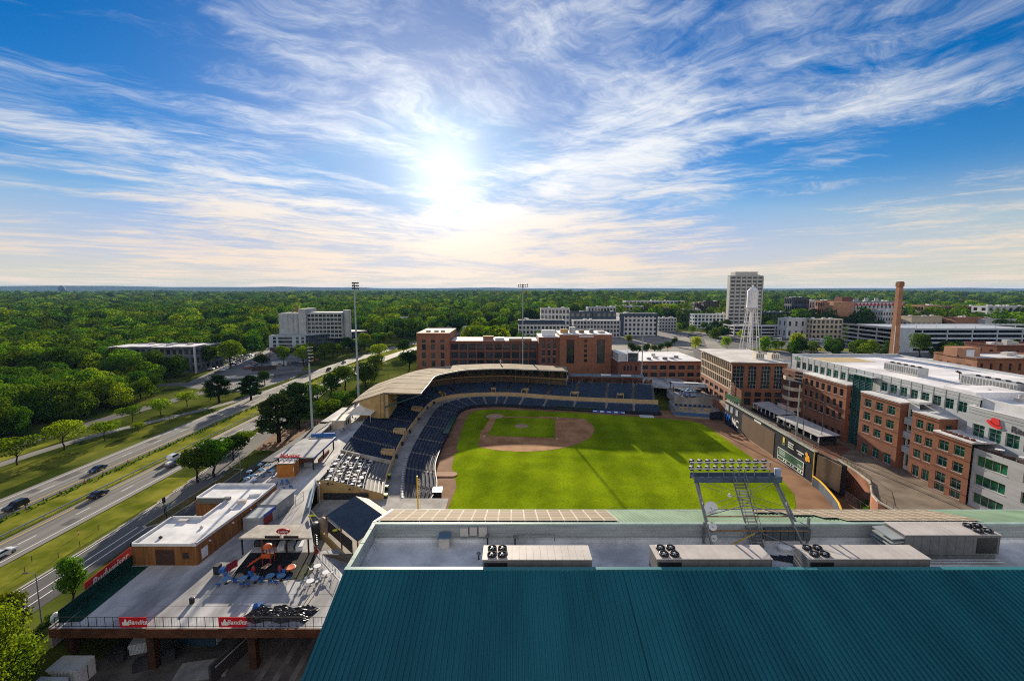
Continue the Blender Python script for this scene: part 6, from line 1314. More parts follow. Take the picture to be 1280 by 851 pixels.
# ------------------------------------------------------------------ floodlight poles
light_pole(-66.1, 144.2, 4, ZAT(388, 434, 144.2), 'pale floodlight pole with a crowded lamp head beside the grey roofed bar', .42, (5, 5), 3.4, face=(.6, -.2))
light_pole(-66.5, 190.2, 4, ZAT(445, 353, 190.2), 'tallest floodlight pole, left of the grandstand roof', .5, (4, 3), 4.2, face=(.7, -.3))
light_pole(6.3, 262, 5, ZAT(654, 355, 262), 'floodlight pole rising behind the grandstand roof above home plate', .42, (6, 2), 5.2)
light_pole(70.5, 240, 6, ZAT(793, 399, 240), 'bare grey pole behind the third base canopy', .34, (2, 1), 1.6)
light_pole(92.6, 141.5, 7, ZAT(999.5, 465, 141.5), 'grey floodlight pole standing before the brick office bays', .28, (4, 4), 1.9, face=(-.9, -.3))
for i, (qx, qy, X, Y, lab) in enumerate(((1027, 503, 96.5, 135.5, 'thin dark flag pole right of the grey floodlight pole'), (1004, 500, 93.6, 140.0, 'thin dark flag pole just right of the grey floodlight pole'), (983, 498, 94.4, 150.5, 'thin dark flag pole left of the grey floodlight pole'))):
    r = thing('flag_pole', lab, 'flag pole', (X, Y, 7)); z1 = ZAT(qx, qy, Y); MB().tube((X, Y, 7), (X, Y, z1), .12, .07).build('mast', flat('pole_dark_%d' % i, (.06, .05, .05), .5), r); MB().lathe((X, Y, z1), [(.05, 0), (.14, .1), (.01, .24)], 8).build('finial', black, r)
# ------------------------------------------------------------------ brick buildings behind home plate
hb = thing('warehouse', 'long dark brick warehouse office with glazed bays behind the grandstand roof', 'building', (-20, 268, 4)); Yb = 268
XL, XM, XR = -57.5, -37.0, 15.5; zt = ZAT(600, 427, Yb)
facade(hb, (XL, Yb), (XM - .6, Yb), 4, ZAT(540, 417, Yb), spread(XM - XL - .6, 3, 2.3, 1.6), [(zt - 15.2, 3.6), (zt - 10.4, 3.6), (zt - 5.2, 3.6), (zt - .9, 2.0)], brick_r, fr_d, glass_b, mull=(2, 3), sill=True)
facade(hb, (XM - .6, Yb + .8), (XR, Yb + .8), 4, zt, spread(XR - XM + .6, 10, 4.4, .3), [(zt - 15.0, 3.7), (zt - 10.2, 3.8), (zt - 5.1, 3.7)], brick_d, fr_d, glass_b, mull=(3, 2))
b = MB(); b.box(XL, XM - .6, Yb + .01, Yb + 30, 4, ZAT(540, 417, Yb)); b.build('end_tower', brick_r, hb) if False else None
b = MB(); z_t = ZAT(540, 417, Yb); b.box(XL, XM - .6, Yb + .02, Yb + 34, z_t, z_t + .4); b.quad((XM - .6, Yb, 4), (XM - .6, Yb + 34, 4), (XM - .6, Yb + 34, z_t), (XM - .6, Yb, z_t)); b.quad((XL, Yb, 4), (XL, Yb + 34, 4), (XL, Yb + 34, z_t), (XL, Yb, z_t)); b.quad((XL, Yb + 34, 4), (XM - .6, Yb + 34, 4), (XM - .6, Yb + 34, z_t), (XL, Yb + 34, z_t)); b.build('tower_sides', brick_r, hb)
b = MB(); b.box(XM - .5, XR, Yb + .82, Yb + 26, zt - .3, zt); b.build('roof', wr, hb); b = MB(); b.box(XM - .5, XR, Yb + .55, Yb + .84, zt, zt + .5); b.quad((XM - .5, Yb + 26, 4), (XR, Yb + 26, 4), (XR, Yb + 26, zt), (XM - .5, Yb + 26, zt)); b.build('parapet', brick_r, hb)
MB().box(-18, -11.5, Yb + 8, Yb + 12, zt, zt + 2.4).build('roof_hut', brick_r, hb); MB().box(-10.5, -5, Yb + 8, Yb + 13, zt, zt + 1.6).build('roof_tank', pale_steel, hb); MB().box(-2, 12, Yb + 4, Yb + 8, zt, zt + 1.4).build('roof_pergola', rust, hb)
for x in (-52, -47, -43): MB().obox((x, Yb + 10, z_t + .4), (2.5, 2, 1.2)).build('roof_unit', unit_m, hb)
tb_ = thing('brick_tower_block', 'tall brick block with two dark glass strips behind home plate', 'building', (38, 262, 4)); Yt = 262; x0, x1, x2 = 15.7, 28.1, 58.8; zt2 = ZAT(720, 418.5, Yt); zt1 = ZAT(690, 422, Yt)
facade(tb_, (x0, Yt + 1.2), (x1, Yt + 1.2), 4, zt1, spread(x1 - x0, 3, 1.7, 1.4), [(zt1 - 15.5, 3.2), (zt1 - 11, 3.4), (zt1 - 6.6, 3.4), (zt1 - 2.9, 1.5)], brick_d, fr_d, glass_b, sill=True, mull=(2, 2))
facade(tb_, (x1, Yt), (x2, Yt), 4, zt2, [(6.4, 4.6), (24.3, 4.6)], [(zt2 - 17, 14.2)], brick_r, fr_d, glass_b, depth=.8, mull=(3, 6)); 
for k in range(5): MB().box(x1 + 14.4, x1 + 16.2, Yt - .06, Yt - .002, zt2 - 16 + 2.9 * k, zt2 - 14.3 + 2.9 * k).build('slot_window', glass_d, tb_)
lettering('CAMPUS', 1.0, white_l, (44, Yt - .04, zt2 - 1.0), (1, 0, 0), tb_) if False else MB().box(39.5, 48, Yt - .08, Yt - .01, zt2 - 1.3, zt2 - .6).build('name_strip', white_w, tb_)
b = MB(); b.box(x1, x2, Yt + .01, Yt + 26, zt2 - .2, zt2 + .4); b.box(x0, x1 - .01, Yt + 1.21, Yt + 24, zt1 - .2, zt1 + .3); b.build('roof', wr, tb_); b = MB(); b.quad((x2, Yt, 4), (x2, Yt + 26, 4), (x2, Yt + 26, zt2), (x2, Yt, zt2)); b.quad((x0, Yt + 1.2, 4), (x0, Yt + 24, 4), (x0, Yt + 24, zt1), (x0, Yt + 1.2, zt1)); b.quad((x1, Yt, 4), (x1, Yt + 26, 4), (x1, Yt + 26, zt2), (x1, Yt, zt2)); b.quad((x0, Yt + 26, 4), (x2, Yt + 26, 4), (x2, Yt + 26, zt2), (x0, Yt + 26, zt1)); b.build('side_wall', brick_r, tb_)
for i, (x, w, h, m) in enumerate(((31.5, 4.5, 2.2, 'tan_stucco'), (36.5, 3.6, 3.6, 'pale_steel'), (42, 3, 1.6, 'rusty_steel'), (48, 2.4, 2.2, 'unit_side'), (54, 4, 1.2, 'unit_paint'), (22, 8, 1.6, 'white_panel'))): MB().box(x - w / 2, x + w / 2, Yt + 7, Yt + 10, (zt2 if x > 28 else zt1) + .41, zt2 + .41 + h).build('roof_plant', bpy.data.materials[m], tb_)
MB().tube((36.5, Yt + 5, zt2 + .41), (36.5, Yt + 5, zt2 + 4.2), 1.5, 1.5, 14).build('roof_tank', pale_steel, tb_)
lb = thing('low_brick_building', 'low brick building with a white roof between the tower block and the corner building', 'building', (82, 245, 4)); Yl = 246; zl = ZAT(810, 452.5, Yl); xa, xb = 59.2, 108
facade(lb, (xa, Yl), (xa + 11.5, Yl), 4, zl + .4, [(3.4, 1.1), (5.3, 1.1), (7.1, 1.1), (9.8, 1.1)], [(zl - 4.8, 2.6)], brick_d, fr_d, glass_b); facade(lb, (xa + 11.6, Yl + .5), (xb, Yl + .5), 4, zl, spread(xb - xa - 11.6, 7, 3.6, .6), [(zl - 4.3, 2.3), (zl - 8.4, 2.3), (zl - 12.4, 2.2)], brick_r, fr_d, glass_b, sill=True, mull=(2, 1))
b = MB(); b.box(xa, xb, Yl + .52, Yl + 42, zl - .3, zl); b.build('roof', wr, lb); b = MB(); b.box(xa - .2, xa, Yl, Yl + 42, 4, zl); b.box(xb, xb + .2, Yl + .5, Yl + 42, 4, zl); b.box(xa, xb, Yl + 42, Yl + 42.2, 4, zl); b.box(xa + 11.6, xb, Yl + .25, Yl + .5, zl, zl + .5); b.build('parapet', brick_d, lb)
MB().box(xa + .5, xa + 11, Yl + 3, Yl + 20, zl + .01, zl + 4.2).build('grey_annex', metal_p, lb); MB().box(xa + 5.8, xa + 11.2, Yl + 2.4, Yl + 2.9, zl + .01, zl + 4.8).build('glass_box', glass_b, lb)
b = MB()
for x in (5.5, 11.4): b.beam((xa + x, Yl + 2.2, zl), (xa + x, Yl + 2.2, zl + 6.5), .4)
b.build('frame', white_w, lb)
for i, (x, y) in enumerate(((79, 10), (84, 14), (88, 9), (93, 12), (97, 16), (86, 24))): MB().obox((x, Yl + y, zl + .01), (2.2, 1.8, 1.0 + .2 * (i % 3)), .2 * i).build('roof_unit', unit_m if i % 2 else steel, lb)
# plaza in the left field corner: cafe tent, boxes and boards
pl_ = thing('plaza_pavilion', 'rounded pale canopy over a bar in the left field corner plaza', 'pavilion', (86, 212, 7)); b = MB(); n = 8; cxp = [(76.5, 214.5), (91.5, 211.5)]
for k in range(n):
    a0, a1 = math.pi * k / n, math.pi * (k + 1) / n
    for (u, v) in ((a0, a1),):
        P0, P1 = Vector((76.5, 209.5, 0)), Vector((91.5, 206.5, 0)); off = lambda a: Vector((0.4, 3.4 * -math.cos(a) + 3.4, 9.6 + 1.5 * math.sin(a)))
        b.quad(P0 + off(u), P1 + off(u), P1 + off(v), P0 + off(v))
b.build('roof', M('tent_grey', (.30, .33, .38), .5, .1, .4), pl_)
MB().obox((85.5, 209.8, 11.2), (6.5, 2.4, .2), -.2).build('white_strip', white_w, pl_)
for x, y in ((77, 209.8), (84, 208.4), (91, 207), (77.6, 216), (91.8, 213)): MB().box(x - .15, x + .15, y - .15, y + .15, 7, 10.3).build('post', black, pl_)
MB().obox((84, 211, 7), (12, 2, 1.3), -.2).build('counter', dark, pl_)
sb = thing('corner_seat_boxes', 'blue railed seat boxes at the left field end of the third base stand', 'seating', (80, 194, 0)); b = MB(); b.prism([(71.5, 191.6), (85, 187.2), (90.5, 189.2), (91, 204), (74, 207)], 0, 3.4); b.prism([(74, 200), (91, 197), (92, 214), (76, 216)], 3.4, 6.9); b.build('platform', conc_w, sb)
for k in range(3): x = 74 + 4.6 * k; MB().obox((x + 1.5, 192.6 - .3 * k * 4.6, 3.4), (3.6, 2.4, .5), -.3).build('tan_deck', tan_w, sb)
b = MB(); ln = [(71.5, 191.6), (85, 187.2), (90.5, 189.2)]
for p, q in zip(ln, ln[1:]): b.beam((*p, 4.3), (*q, 4.3), .1, .12).beam((*p, 3.8), (*q, 3.8), .06); b.beam((*p, 1.6), (*q, 1.6), .25, 1.4)
b.build('blue_rail', flat('rail_blue', (.03, .10, .24), .5), sb)
for k in range(8): p = Vector((74, 195)) + Vector((1.9 * k, -.5 * k)); MB().obox((p.x, p.y + 2.5, 3.4), (1.2, .8, .9), -.3).build('seat_row', seat_m, sb)
MB().prism([(84.6, 187.0), (97, 184), (97, 199), (91, 201)], 0, 3.2).build('dark_corner', navy_w, sb)
uu = [(868, 502), (874, 507), (880, 505), (886, 509), (889, 515), (882, 513), (893, 511)]
for i, (qx, qy) in enumerate(uu):
    x, y = P(qx, qy, 7.0); x, y = min(x, 90.5), max(y, 199 + (i % 3) * 2); lab = 'pale parasol table in the left field corner plaza before the glazed wall'; dup(ut, (x, y, 7.0), i, lab, 1.4, group='parasol tables in the corner plaza')
rg2 = random.Random(9)
for i in range(10): dup(chb, (75 + 1.7 * i, 203 - .3 * i + rg2.uniform(-1, 1), 7.0), rg2.uniform(0, 6), 'blue chair scattered on the left field corner plaza', 1.2, group='blue chairs on the corner plaza')
# ------------------------------------------------------------------ water tower and chimney
wtw = thing('water_tower', 'white water tower on splayed legs behind the thin white roof', 'water tower', (132, 242, 4)); wx, wy = 131.0, 245.; ztop = ZAT(936, 358, wy); zb = ZAT(936, 385, wy); wp2 = M('tower_white', (.66, .66, .70), .5, .1, .4); Rr = 2.75
MB().lathe((wx, wy, 0), [(.01, zb - 2.4), (1.6, zb - 2.0), (Rr * .85, zb - .7), (Rr, zb), (Rr, ztop - 2.6), (Rr + .25, ztop - 2.5), (Rr * .5, ztop - .9), (.01, ztop)], 28).build('tank', wp2, wtw, smooth=False); MB().lathe((wx, wy, ztop), [(.5, -.2), (.4, .5), (.01, .9)], 10).build('finial', wp2, wtw)
MB().tube((wx, wy, 4), (wx, wy, zb - 1.5), .5, .5, 12).build('riser', wp2, wtw); zg = 25.7; LR = 7.4
legs = []
for k in range(6):
    a = 2 * math.pi * k / 6 + .3; p, q = Vector((wx + LR * math.cos(a), wy + LR * math.sin(a), 4)), Vector((wx + Rr * .93 * math.cos(a), wy + Rr * .93 * math.sin(a), zb)); legs.append((p, q)); MB().tube(p, q,   .24, .19, 8).build('leg', wp2, wtw)
for t_ in (.42, .62, .81):
    b = MB()
    for k in range(6): b.beam(legs[k][0].lerp(legs[k][1], t_), legs[(k + 1) % 6][0].lerp(legs[(k + 1) % 6][1], t_), .16)
    b.build('ring_brace', wp2, wtw)
b = MB()
for k in range(6):
    for t0, t1 in ((.42, .62), (.62, .81)): b.beam(legs[k][0].lerp(legs[k][1], t0), legs[(k + 1) % 6][0].lerp(legs[(k + 1) % 6][1], t1), .05); b.beam(legs[(k + 1) % 6][0].lerp(legs[(k + 1) % 6][1], t0), legs[k][0].lerp(legs[k][1], t1), .05)
b.build('tie_rods', steel, wtw)
b = MB(); n = 24
for k in range(n): a, c = 2 * math.pi * k / n, 2 * math.pi * (k + 1) / n; b.beam((wx + (Rr + .6) * math.cos(a), wy + (Rr + .6) * math.sin(a), zb + .2), (wx + (Rr + .6) * math.cos(c), wy + (Rr + .6) * math.sin(c), zb + .2), .9, .1).beam((wx + (Rr + 1) * math.cos(a), wy + (Rr + 1) * math.sin(a), zb + 1.2), (wx + (Rr + 1) * math.cos(c), wy + (Rr + 1) * math.sin(c), zb + 1.2), .06)
b.build('walkway', wp2, wtw)
cy_ = 192.; cxx = (1116 - 640) / 560 * (cy_ * CT + 30 * ST); ch = thing('brick_chimney', 'tall square brick chimney behind the white office roof', 'chimney', (cxx, cy_, 4)); ctop = ZAT(1121, 352, cy_); brick_o = brick_mat('chimney_brick', (.30, .13, .07), (.30, .2, .14))
b = MB(); w0, w1 = 1.4, .85
b.add([(cxx + s * w0, cy_ + t_ * w0, 4) for s, t_ in ((-1, -1), (1, -1), (1, 1), (-1, 1))] + [(cxx + s * w1, cy_ + t_ * w1, ctop - 2) for s, t_ in ((-1, -1), (1, -1), (1, 1), (-1, 1))], ((0, 1, 5, 4), (1, 2, 6, 5), (2, 3, 7, 6), (3, 0, 4, 7), (4, 5, 6, 7))); b.build('shaft', brick_o, ch); MB().box(cxx - w1 - .2, cxx + w1 + .2, cy_ - w1 - .2, cy_ + w1 + .2, ctop - 2, ctop - .4).build('cap', brick_r, ch); MB().box(cxx - w1, cxx + w1, cy_ - w1, cy_ + w1, ctop - .4, ctop).build('crown', dark, ch)
b = MB()
for k in range(9): b.box(cxx - 2.95 + .0, cxx + 2.95, cy_ - 2.99, cy_ - 2.9, 0, 0)
MB().box(cxx - 1.4, cxx - 1.2, cy_ - 1.5, cy_ - 1.3, 12, 40).build('conduit', pale_steel, ch)
cn = thing('loading_canopy', 'flat pale canopy with a dark underside behind the white office roof', 'canopy', (163, 182, 4)); b = MB(); b.prism([(152, 186), (170, 165), (178, 170), (160, 192)], 27.0, 27.5, bottom=True); b.build('roof', roof_w, cn); 
for x, y in ((154, 186), (169, 167), (176, 170.5), (161, 190)): MB().box(x - .3, x + .3, y - .3, y + .3, 4, 27).build('post', black, cn)
# ------------------------------------------------------------------ the town: each building its own thing
def pxX(px, Y, z=20.): return (px - 640) / 560 * (Y * CT + (CAMH - z) * ST)
FOOTB = []
def block(nm, lab, x0, x1, ytop, Y, dep, mat, cols, rows, roofm=None, fr=fr_w, gl=glass_b, ww=.62, wh=.6, base=4., sides=True, extra=None, cat='building', par=.6, band=None, rot=0., mull=(1, 1)):
    'building whose front stands at Y and spans two sight lines'
    dep = dep * (.5 if x0 > 640 and Y > 240 else 1)
    z1 = ZAT((x0 + x1) / 2, ytop, Y); X0, X1 = pxX(x0, Y, z1), pxX(x1, Y, z1); FOOTB.append((X0 - 3, X1 + 3, Y - 5, Y + dep + 3)); r = thing(nm, lab, cat, ((X0 + X1) / 2, Y, base)); L_ = X1 - X0; H = z1 - base
    cw_, rh = L_ / cols, H / rows; co = spread(L_, cols, cw_ * ww, 0); ro_ = [(base + rh * k + rh * (1 - wh) * .55, rh * wh) for k in range(rows)]
    facade(r, (X0, Y), (X1, Y), base, z1, co, ro_, mat, fr, gl, depth=.5, mull=mull)
    # the flank that looks towards the ballpark
    ex, nx_ = (X1, max(2, int(dep / cw_))) if (X0 + X1) < 0 else (X0, max(2, int(dep / cw_)))
    if sides and cols * rows + nx_ * rows <= 100:
        a, c = ((X1, Y), (X1, Y + dep)) if ex == X1 else ((X0, Y + dep), (X0, Y)); facade(r, a, c, base, z1, spread(dep, nx_, dep / nx_ * ww, 0), ro_, mat, fr, gl, depth=.5, mull=mull)
    else: b = MB(); b.quad((ex, Y, base), (ex, Y + dep, base), (ex, Y + dep, z1), (ex, Y, z1)); b.build('side_wall', mat, r)
    ox = X0 if ex == X1 else X1; b = MB(); b.quad((ox, Y, base), (ox, Y + dep, base), (ox, Y + dep, z1), (ox, Y, z1)); b.quad((X0, Y + dep, base), (X1, Y + dep, base), (X1, Y + dep, z1), (X0, Y + dep, z1)); b.build('rear_wall', mat, r)
    b = MB(); b.quad((X0, Y, z1 - .02), (X1, Y, z1 - .02), (X1, Y + dep, z1 - .02), (X0, Y + dep, z1 - .02)); b.build('roof', roofm or roof_w, r)
    b = MB()
    for p, q in (((X0, Y), (X1, Y)), ((X0, Y + dep), (X1, Y + dep)), ((X0, Y), (X0, Y + dep)), ((X1, Y), (X1, Y + dep))): b.beam((*p, z1 + par / 2), (*q, z1 + par / 2), .4, par)
    b.build('parapet', mat, r); rr_ = random.Random(int(x0 * 7 + Y))
    for k in range(3 + int(L_ / 18)): 
        x, y = rr_.uniform(X0 + 2, X1 - 2), Y + rr_.uniform(.25, .85) * dep; h = rr_.uniform(.9, 2.6); MB().box(x - 1.4, x + 1.4, y - 1.1, y + 1.1, z1, z1 + h).build('roof_unit', [pale_steel, unit_m, white_w][k % 3], r)
    if extra: extra(r, X0, X1, z1)
    return r, X0, X1, z1
white_s = M('white_render', (.46, .465, .475), .75, .08, .2); blue_s = M('slate_blue_cladding', (.045, .065, .095), .7, .15, .3); grey_s = M('grey_render', (.27, .28, .29), .8, .12, .2); beige_s = M('beige_render', (.44, .37, .28), .8, .12, .2); dbrown = M('dark_brown_block', (.055, .042, .035), .8, .25, .3); cool = M('cool_grey_concrete', (.30, .325, .34), .75, .1, .2, c2=(.38, .40, .41)); pinkb = M('pink_brick', (.38, .20, .125), .85, .15, .3)
def band_top(m, h=1.6):
    def f(r, X0, X1, z1): y = wloc(r).y; MB().box(X0 - .4, X1 + .4, y - .25, y - .02, z1 - h, z1 + .7).build('cornice_band', m, r)
    return f
block('apartment_block', 'white apartments with a dark slate top at the left of the white group', 648, 705, 401, 470, 34, white_s, 12, 4, blue_s, fr_d, extra=band_top(blue_s, 3.4))
block('apartment_block', 'small white upper block rising behind the slate topped apartments', 676, 712, 386, 560, 30, white_s, 8, 4, None, fr_d)
block('apartment_block', 'slate blue set-back block in the middle of the white apartments', 706, 772, 390, 590, 30, blue_s, 10, 3, grey_s, fr_d)
def columns_front(r, X0, X1, z1):
    y = wloc(r).y
    for k in range(15): x = lerp(X0, X1, k / 14); MB().box(x - .35, x + .35, y - 1.0, y - .03, 4, z1 - .5).build('pilaster', white_s, r)
block('apartment_block', 'white apartment block fronted by tall pale pilasters', 717, 775, 401, 490, 34, white_s, 14, 4, None, fr_d, extra=columns_front)
block('apartment_block', 'slate blue apartment block with a white grid of balconies beside the empty lot', 775, 822, 392.5, 505, 36, white_s, 9, 5, grey_s, fr_d, ww=.55, extra=lambda r, X0, X1, z1: (MB().box(X0 - .3, X0 + 4.5, wloc(r).y - .3, wloc(r).y - .02, 4, z1 + .6).build('slate_bay', blue_s, r), MB().box(X1 - 1.5, X1 + .3, wloc(r).y - .3, wloc(r).y - .02, 4, z1 + .6).build('slate_bay', blue_s, r), MB().box(X0 + 4.51, X1 - 1.51, wloc(r).y - .3, wloc(r).y - .02, z1 - 2.4, z1 + .6).build('slate_band', blue_s, r)))
block('apartment_block', 'long pale apartment range on the rise behind the brown block', 782, 856, 376.5, 900, 50, white_s, 16, 4, None, fr_d)
block('apartment_block', 'low pale terrace left of the long pale apartment range', 765, 805, 383, 760, 40, cool, 9, 3, None, fr_d)
block('parking_block', 'dark brown windowless looking block on the slope beside the pale range', 825, 855, 386, 720, 44, dbrown, 10, 4, dbrown, fr_d, ww=.8, wh=.35)
block('apartment_block', 'pale blue white apartment row at the foot of the hotel tower', 868, 914, 393, 600, 30, M('ice_render', (.46, .52, .58), .7), 10, 4, None, fr_d, ww=.66, wh=.66)
ht = block('office_tower', 'tall pale concrete tower with rows of dark windows, highest on the skyline', 913, 954, 345, 560, 14, M('pale_concrete', (.43, .42, .40), .8, .06, .2), 6, 15, grey_s, fr_d, ww=.72, wh=.5, sides=False, extra=lambda r, X0, X1, z1: (MB().box(X0 + 6.5, X1 - 6.5, wloc(r).y + 1, wloc(r).y + 13, z1, z1 + 5.2).build('crown', M('crown_grey', (.42, .41, .39), .8), r), [MB().box(lerp(X0, X1, k / 6) - .6, lerp(X0, X1, k / 6) + .6, wloc(r).y - .9, wloc(r).y - .02, 4, z1 - .2).build('pier', bpy.data.materials['pale_concrete'], r) for k in range(7)]))
block('brown_tower', 'distant dark brown apartment tower left of the pale concrete tower', 880, 899, 377, 700, 30, dbrown, 5, 6, dbrown, fr_d); block('brown_tower', 'second distant brown tower, smaller and farther left', 868, 880, 379, 720, 28, M('grey_brown', (.12, .10, .09), .8), 4, 5, dbrown, fr_d)
FOOT = []
def garage(nm, lab, x0, x1, ytop, Y, dep, levels, mat, base=4., ncol=8, extra=None, flank=None):
    flank = flank or mat
    z1 = ZAT((x0 + x1) / 2, ytop, Y); X0, X1 = pxX(x0, Y, z1), pxX(x1, Y, z1); r = thing(nm, lab, 'parking garage', ((X0 + X1) / 2, Y, base)); H = (z1 - base) / levels
    for k in range(levels + 1):
        z = base + H * k; b = MB(); b.box(X0, X1, Y, Y + dep, z - .35, z); b.box(X0, X1, Y - .15, Y + .1, z - .3, z + 1.15); b.build('deck', mat, r); MB().box(X0 - .3, X0 - .01, Y - .15, Y + dep, z - .3, z + 1.15).build('flank_beam', flank, r)
    for k in range(ncol + 1): x = lerp(X0, X1, k / ncol); MB().box(x - .4, x + .4, Y - .3, Y + .4, base, z1 + 1.2).build('pier', mat, r)
    nd = max(2, int(dep / ((X1 - X0) / ncol)))
    for k in range(nd + 1): y = lerp(Y, Y + dep, k / nd); MB().box(X0 - .5, X0 + .4, y - .4, y + .4, base, z1 + 1.2).build('pier', flank, r)
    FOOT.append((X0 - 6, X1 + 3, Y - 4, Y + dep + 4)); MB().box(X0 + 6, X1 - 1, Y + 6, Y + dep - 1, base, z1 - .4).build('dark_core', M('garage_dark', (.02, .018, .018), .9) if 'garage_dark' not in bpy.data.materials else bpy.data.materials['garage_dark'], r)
    if extra: extra(r, X0, X1, z1)
    return r
gm1 = M('garage_cream', (.44, .41, .37), .8, .08, .2); gm2 = M('garage_blue_white', (.40, .44, .49), .75, .08, .2)
def garage_cars_roof(r, X0, X1, z1):
    b = MB(); y = wloc(r).y
    for k in range(26): x = lerp(X0 + 4, X1 - 4, k / 25); b.beam((x, y + 6, z1 + 3.0), (x, y + 16, z1 + 3.5), .25, .2)
    for yy in (6, 16): b.beam((X0 + 4, y + yy, z1 + 3 + (yy - 6) * .05), (X1 - 4, y + yy, z1 + 3 + (yy - 6) * .05), .3, .3)
    for k in range(8): x = lerp(X0 + 4, X1 - 4, k / 7); b.beam((x, y + 6, z1), (x, y + 6, z1 + 3), .3)
    b.build('roof_trellis', gm2, r); MB().box(X0 - .3, X0 + 14, y - .4, y - .2, 4, z1 + 1.4).build('stair_panel', gm2, r)
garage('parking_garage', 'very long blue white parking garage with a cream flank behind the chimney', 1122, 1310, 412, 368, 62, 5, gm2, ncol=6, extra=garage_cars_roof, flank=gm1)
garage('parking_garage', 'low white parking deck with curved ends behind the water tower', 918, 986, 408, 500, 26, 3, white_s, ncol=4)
block('office_block', 'dark glass fronted low office behind the white parking deck', 950, 1002, 390.5, 620, 40, blue_s, 10, 3, blue_s, fr_d, ww=.8, wh=.7); block('white_hall', 'plain white hall with a blue glass slot right of the white parking deck', 984, 1016, 399, 480, 34, white_s, 4, 2, None, fr_d, ww=.35, wh=.5)
block('beige_block', 'beige and white apartment row between the white hall and the cream garage', 1016, 1054, 399.5, 470, 30, beige_s, 7, 4, None, fr_w, ww=.6)
block('glass_office', 'distant dark glass office among trees right of the tower', 990, 1012, 372, 620, 34, blue_s, 6, 4, None, fr_d, ww=.8, wh=.7); block('glass_office', 'distant pale office wing joined right of the dark glass one', 1012, 1028, 376, 630, 30, cool, 5, 3, None, fr_d); block('brick_block', 'distant small pink brick block left of the striped hotel', 1028, 1042, 376, 600, 26, pinkb, 4, 4, None, fr_d)
def hotel_extra(r, X0, X1, z1):
    y = wloc(r).y; MB().box(X0 - 28, X0 - .05, y + 1, y + 20, 4, z1 + .3).build('brick_wing', pinkb, r); MB().box(X0 - 8, X0 + 6, y + 14, y + 28, z1 + .31, z1 + 6).build('brick_penthouse', brick_d, r); b = MB()
    for k in range(14): x = lerp(X0 + 1, X1 - 1, k / 13); b.add([(x - 2.2, y - .3, z1 - 4.5), (x + 2.2, y - .3, z1 - 4.5), (x, y - .3, z1 - .3)], ((0, 1, 2),))
    b.build('zigzag_frieze', M('frieze_red', (.36, .04, .06), .7), r); MB().box(X0, X1, y - .2, y - .03, z1 - 4.7, z1 + .6).build('frieze_band', white_s, r)
    for k in range(3): MB().tube((X0 + 8 + 13 * k, y + 10, z1), (X0 + 8 + 13 * k, y + 10, z1 + 5), 2.2, 2.2, 12).build('roof_tank', cool, r)
block('striped_hotel', 'pink brick and white hotel with a red zigzag frieze left of the chimney', 1070, 1131, 377.5, 580, 40, white_s, 12, 3, None, fr_d, ww=.42, wh=.42, extra=hotel_extra, base=6)
block('brick_block', 'dark brick warehouse row right of the chimney, its upper left end', 1155, 1176, 382, 640, 40, pinkb, 5, 3, None, fr_d); block('brick_block', 'long dark brick warehouse row with a pale roof right of the chimney', 1176, 1235, 383.5, 650, 50, brick_d, 12, 3, None, fr_d); block('apartment_block', 'white and brick apartments at the right edge before the woods', 1235, 1310, 383, 560, 40, white_s, 9, 4, None, fr_d, ww=.5, wh=.5)
for i, (x, z) in enumerate(((1140, 0), (1195, 0), (1232, 0))): block('low_shed', ('low tan shed roof behind the blue white garage, left of three', 'low rust roofed shed behind the blue white garage, middle of three', 'low white shed behind the blue white garage, right of three')[i], x, x + 38, 396 + i * 1.5, 500 - 8 * i, 34, [beige_s, brick_o, white_s][i], 6, 1, [tanroof, brick_o, roof_w][i], fr_d, wh=.3)
for nm, lab, a, b_, yt, Y, dp_, m_, c_, r_ in (('office_block', 'pale grey mid-rise between the white hall and the tower base', 957, 984, 391, 640, 40, cool, 7, 4), ('office_block', 'white mid-rise just left of the chimney top, beyond the garage', 1104, 1118, 389, 540, 40, white_s, 4, 4), ('brick_block', 'orange brick block behind the beige apartment row', 1030, 1062, 389, 610, 40, pinkb, 7, 4), ('office_block', 'low pale office right of the chimney beyond the garage', 1130, 1156, 390, 610, 40, beige_s, 6, 3), ('brick_block', 'dark brick block at the right edge beyond the garage', 1205, 1250, 393, 560, 36, brick_d, 9, 3), ('office_block', 'pale office at the foot of the brown towers left of the tall tower', 856, 876, 387, 690, 40, cool, 6, 3), ('apartment_block', 'grey apartment wing right of the slate blue grid block', 824, 846, 398, 560, 34, grey_s, 6, 4), ('office_block', 'pale blue office wing between the small white upper block and the pilasters', 735, 770, 384, 680, 40, cool, 9, 3)): block(nm, lab, a, b_, yt, Y, dp_, m_, c_, r_, None, fr_d, ww=.55, wh=.5)
# brick mill at the right edge, near
def mill(r, X0, X1, z1):
    y = wloc(r).y; X = X0 - .02
    facade(r, (X, y + 16), (X, y - .02), 4, z1 + .3, spread(16, 4, 1.5, 1), [(z1 - 4.2, 2.2), (z1 - 8.6, 2.2)], pinkb, fr_d, glass_b, sill=True); MB().box(X0 - .3, X0 + 8, y + 7, y + 12, z1, z1 + 3.2).build('brick_tower', pinkb, r)
block('brick_mill', 'red brick mill with a pale roof at the right edge behind the white office roof', 1222, 1330, 449.5, 152, 16, brick_r, 9, 5, None, fr_d, ww=.28, wh=.45, extra=mill, sides=False)
block('brick_mill', 'lower brick mill range farther back at the right edge', 1247, 1340, 433, 190, 14, brick_d, 9, 4, brick_d, fr_d, ww=.3, wh=.45)
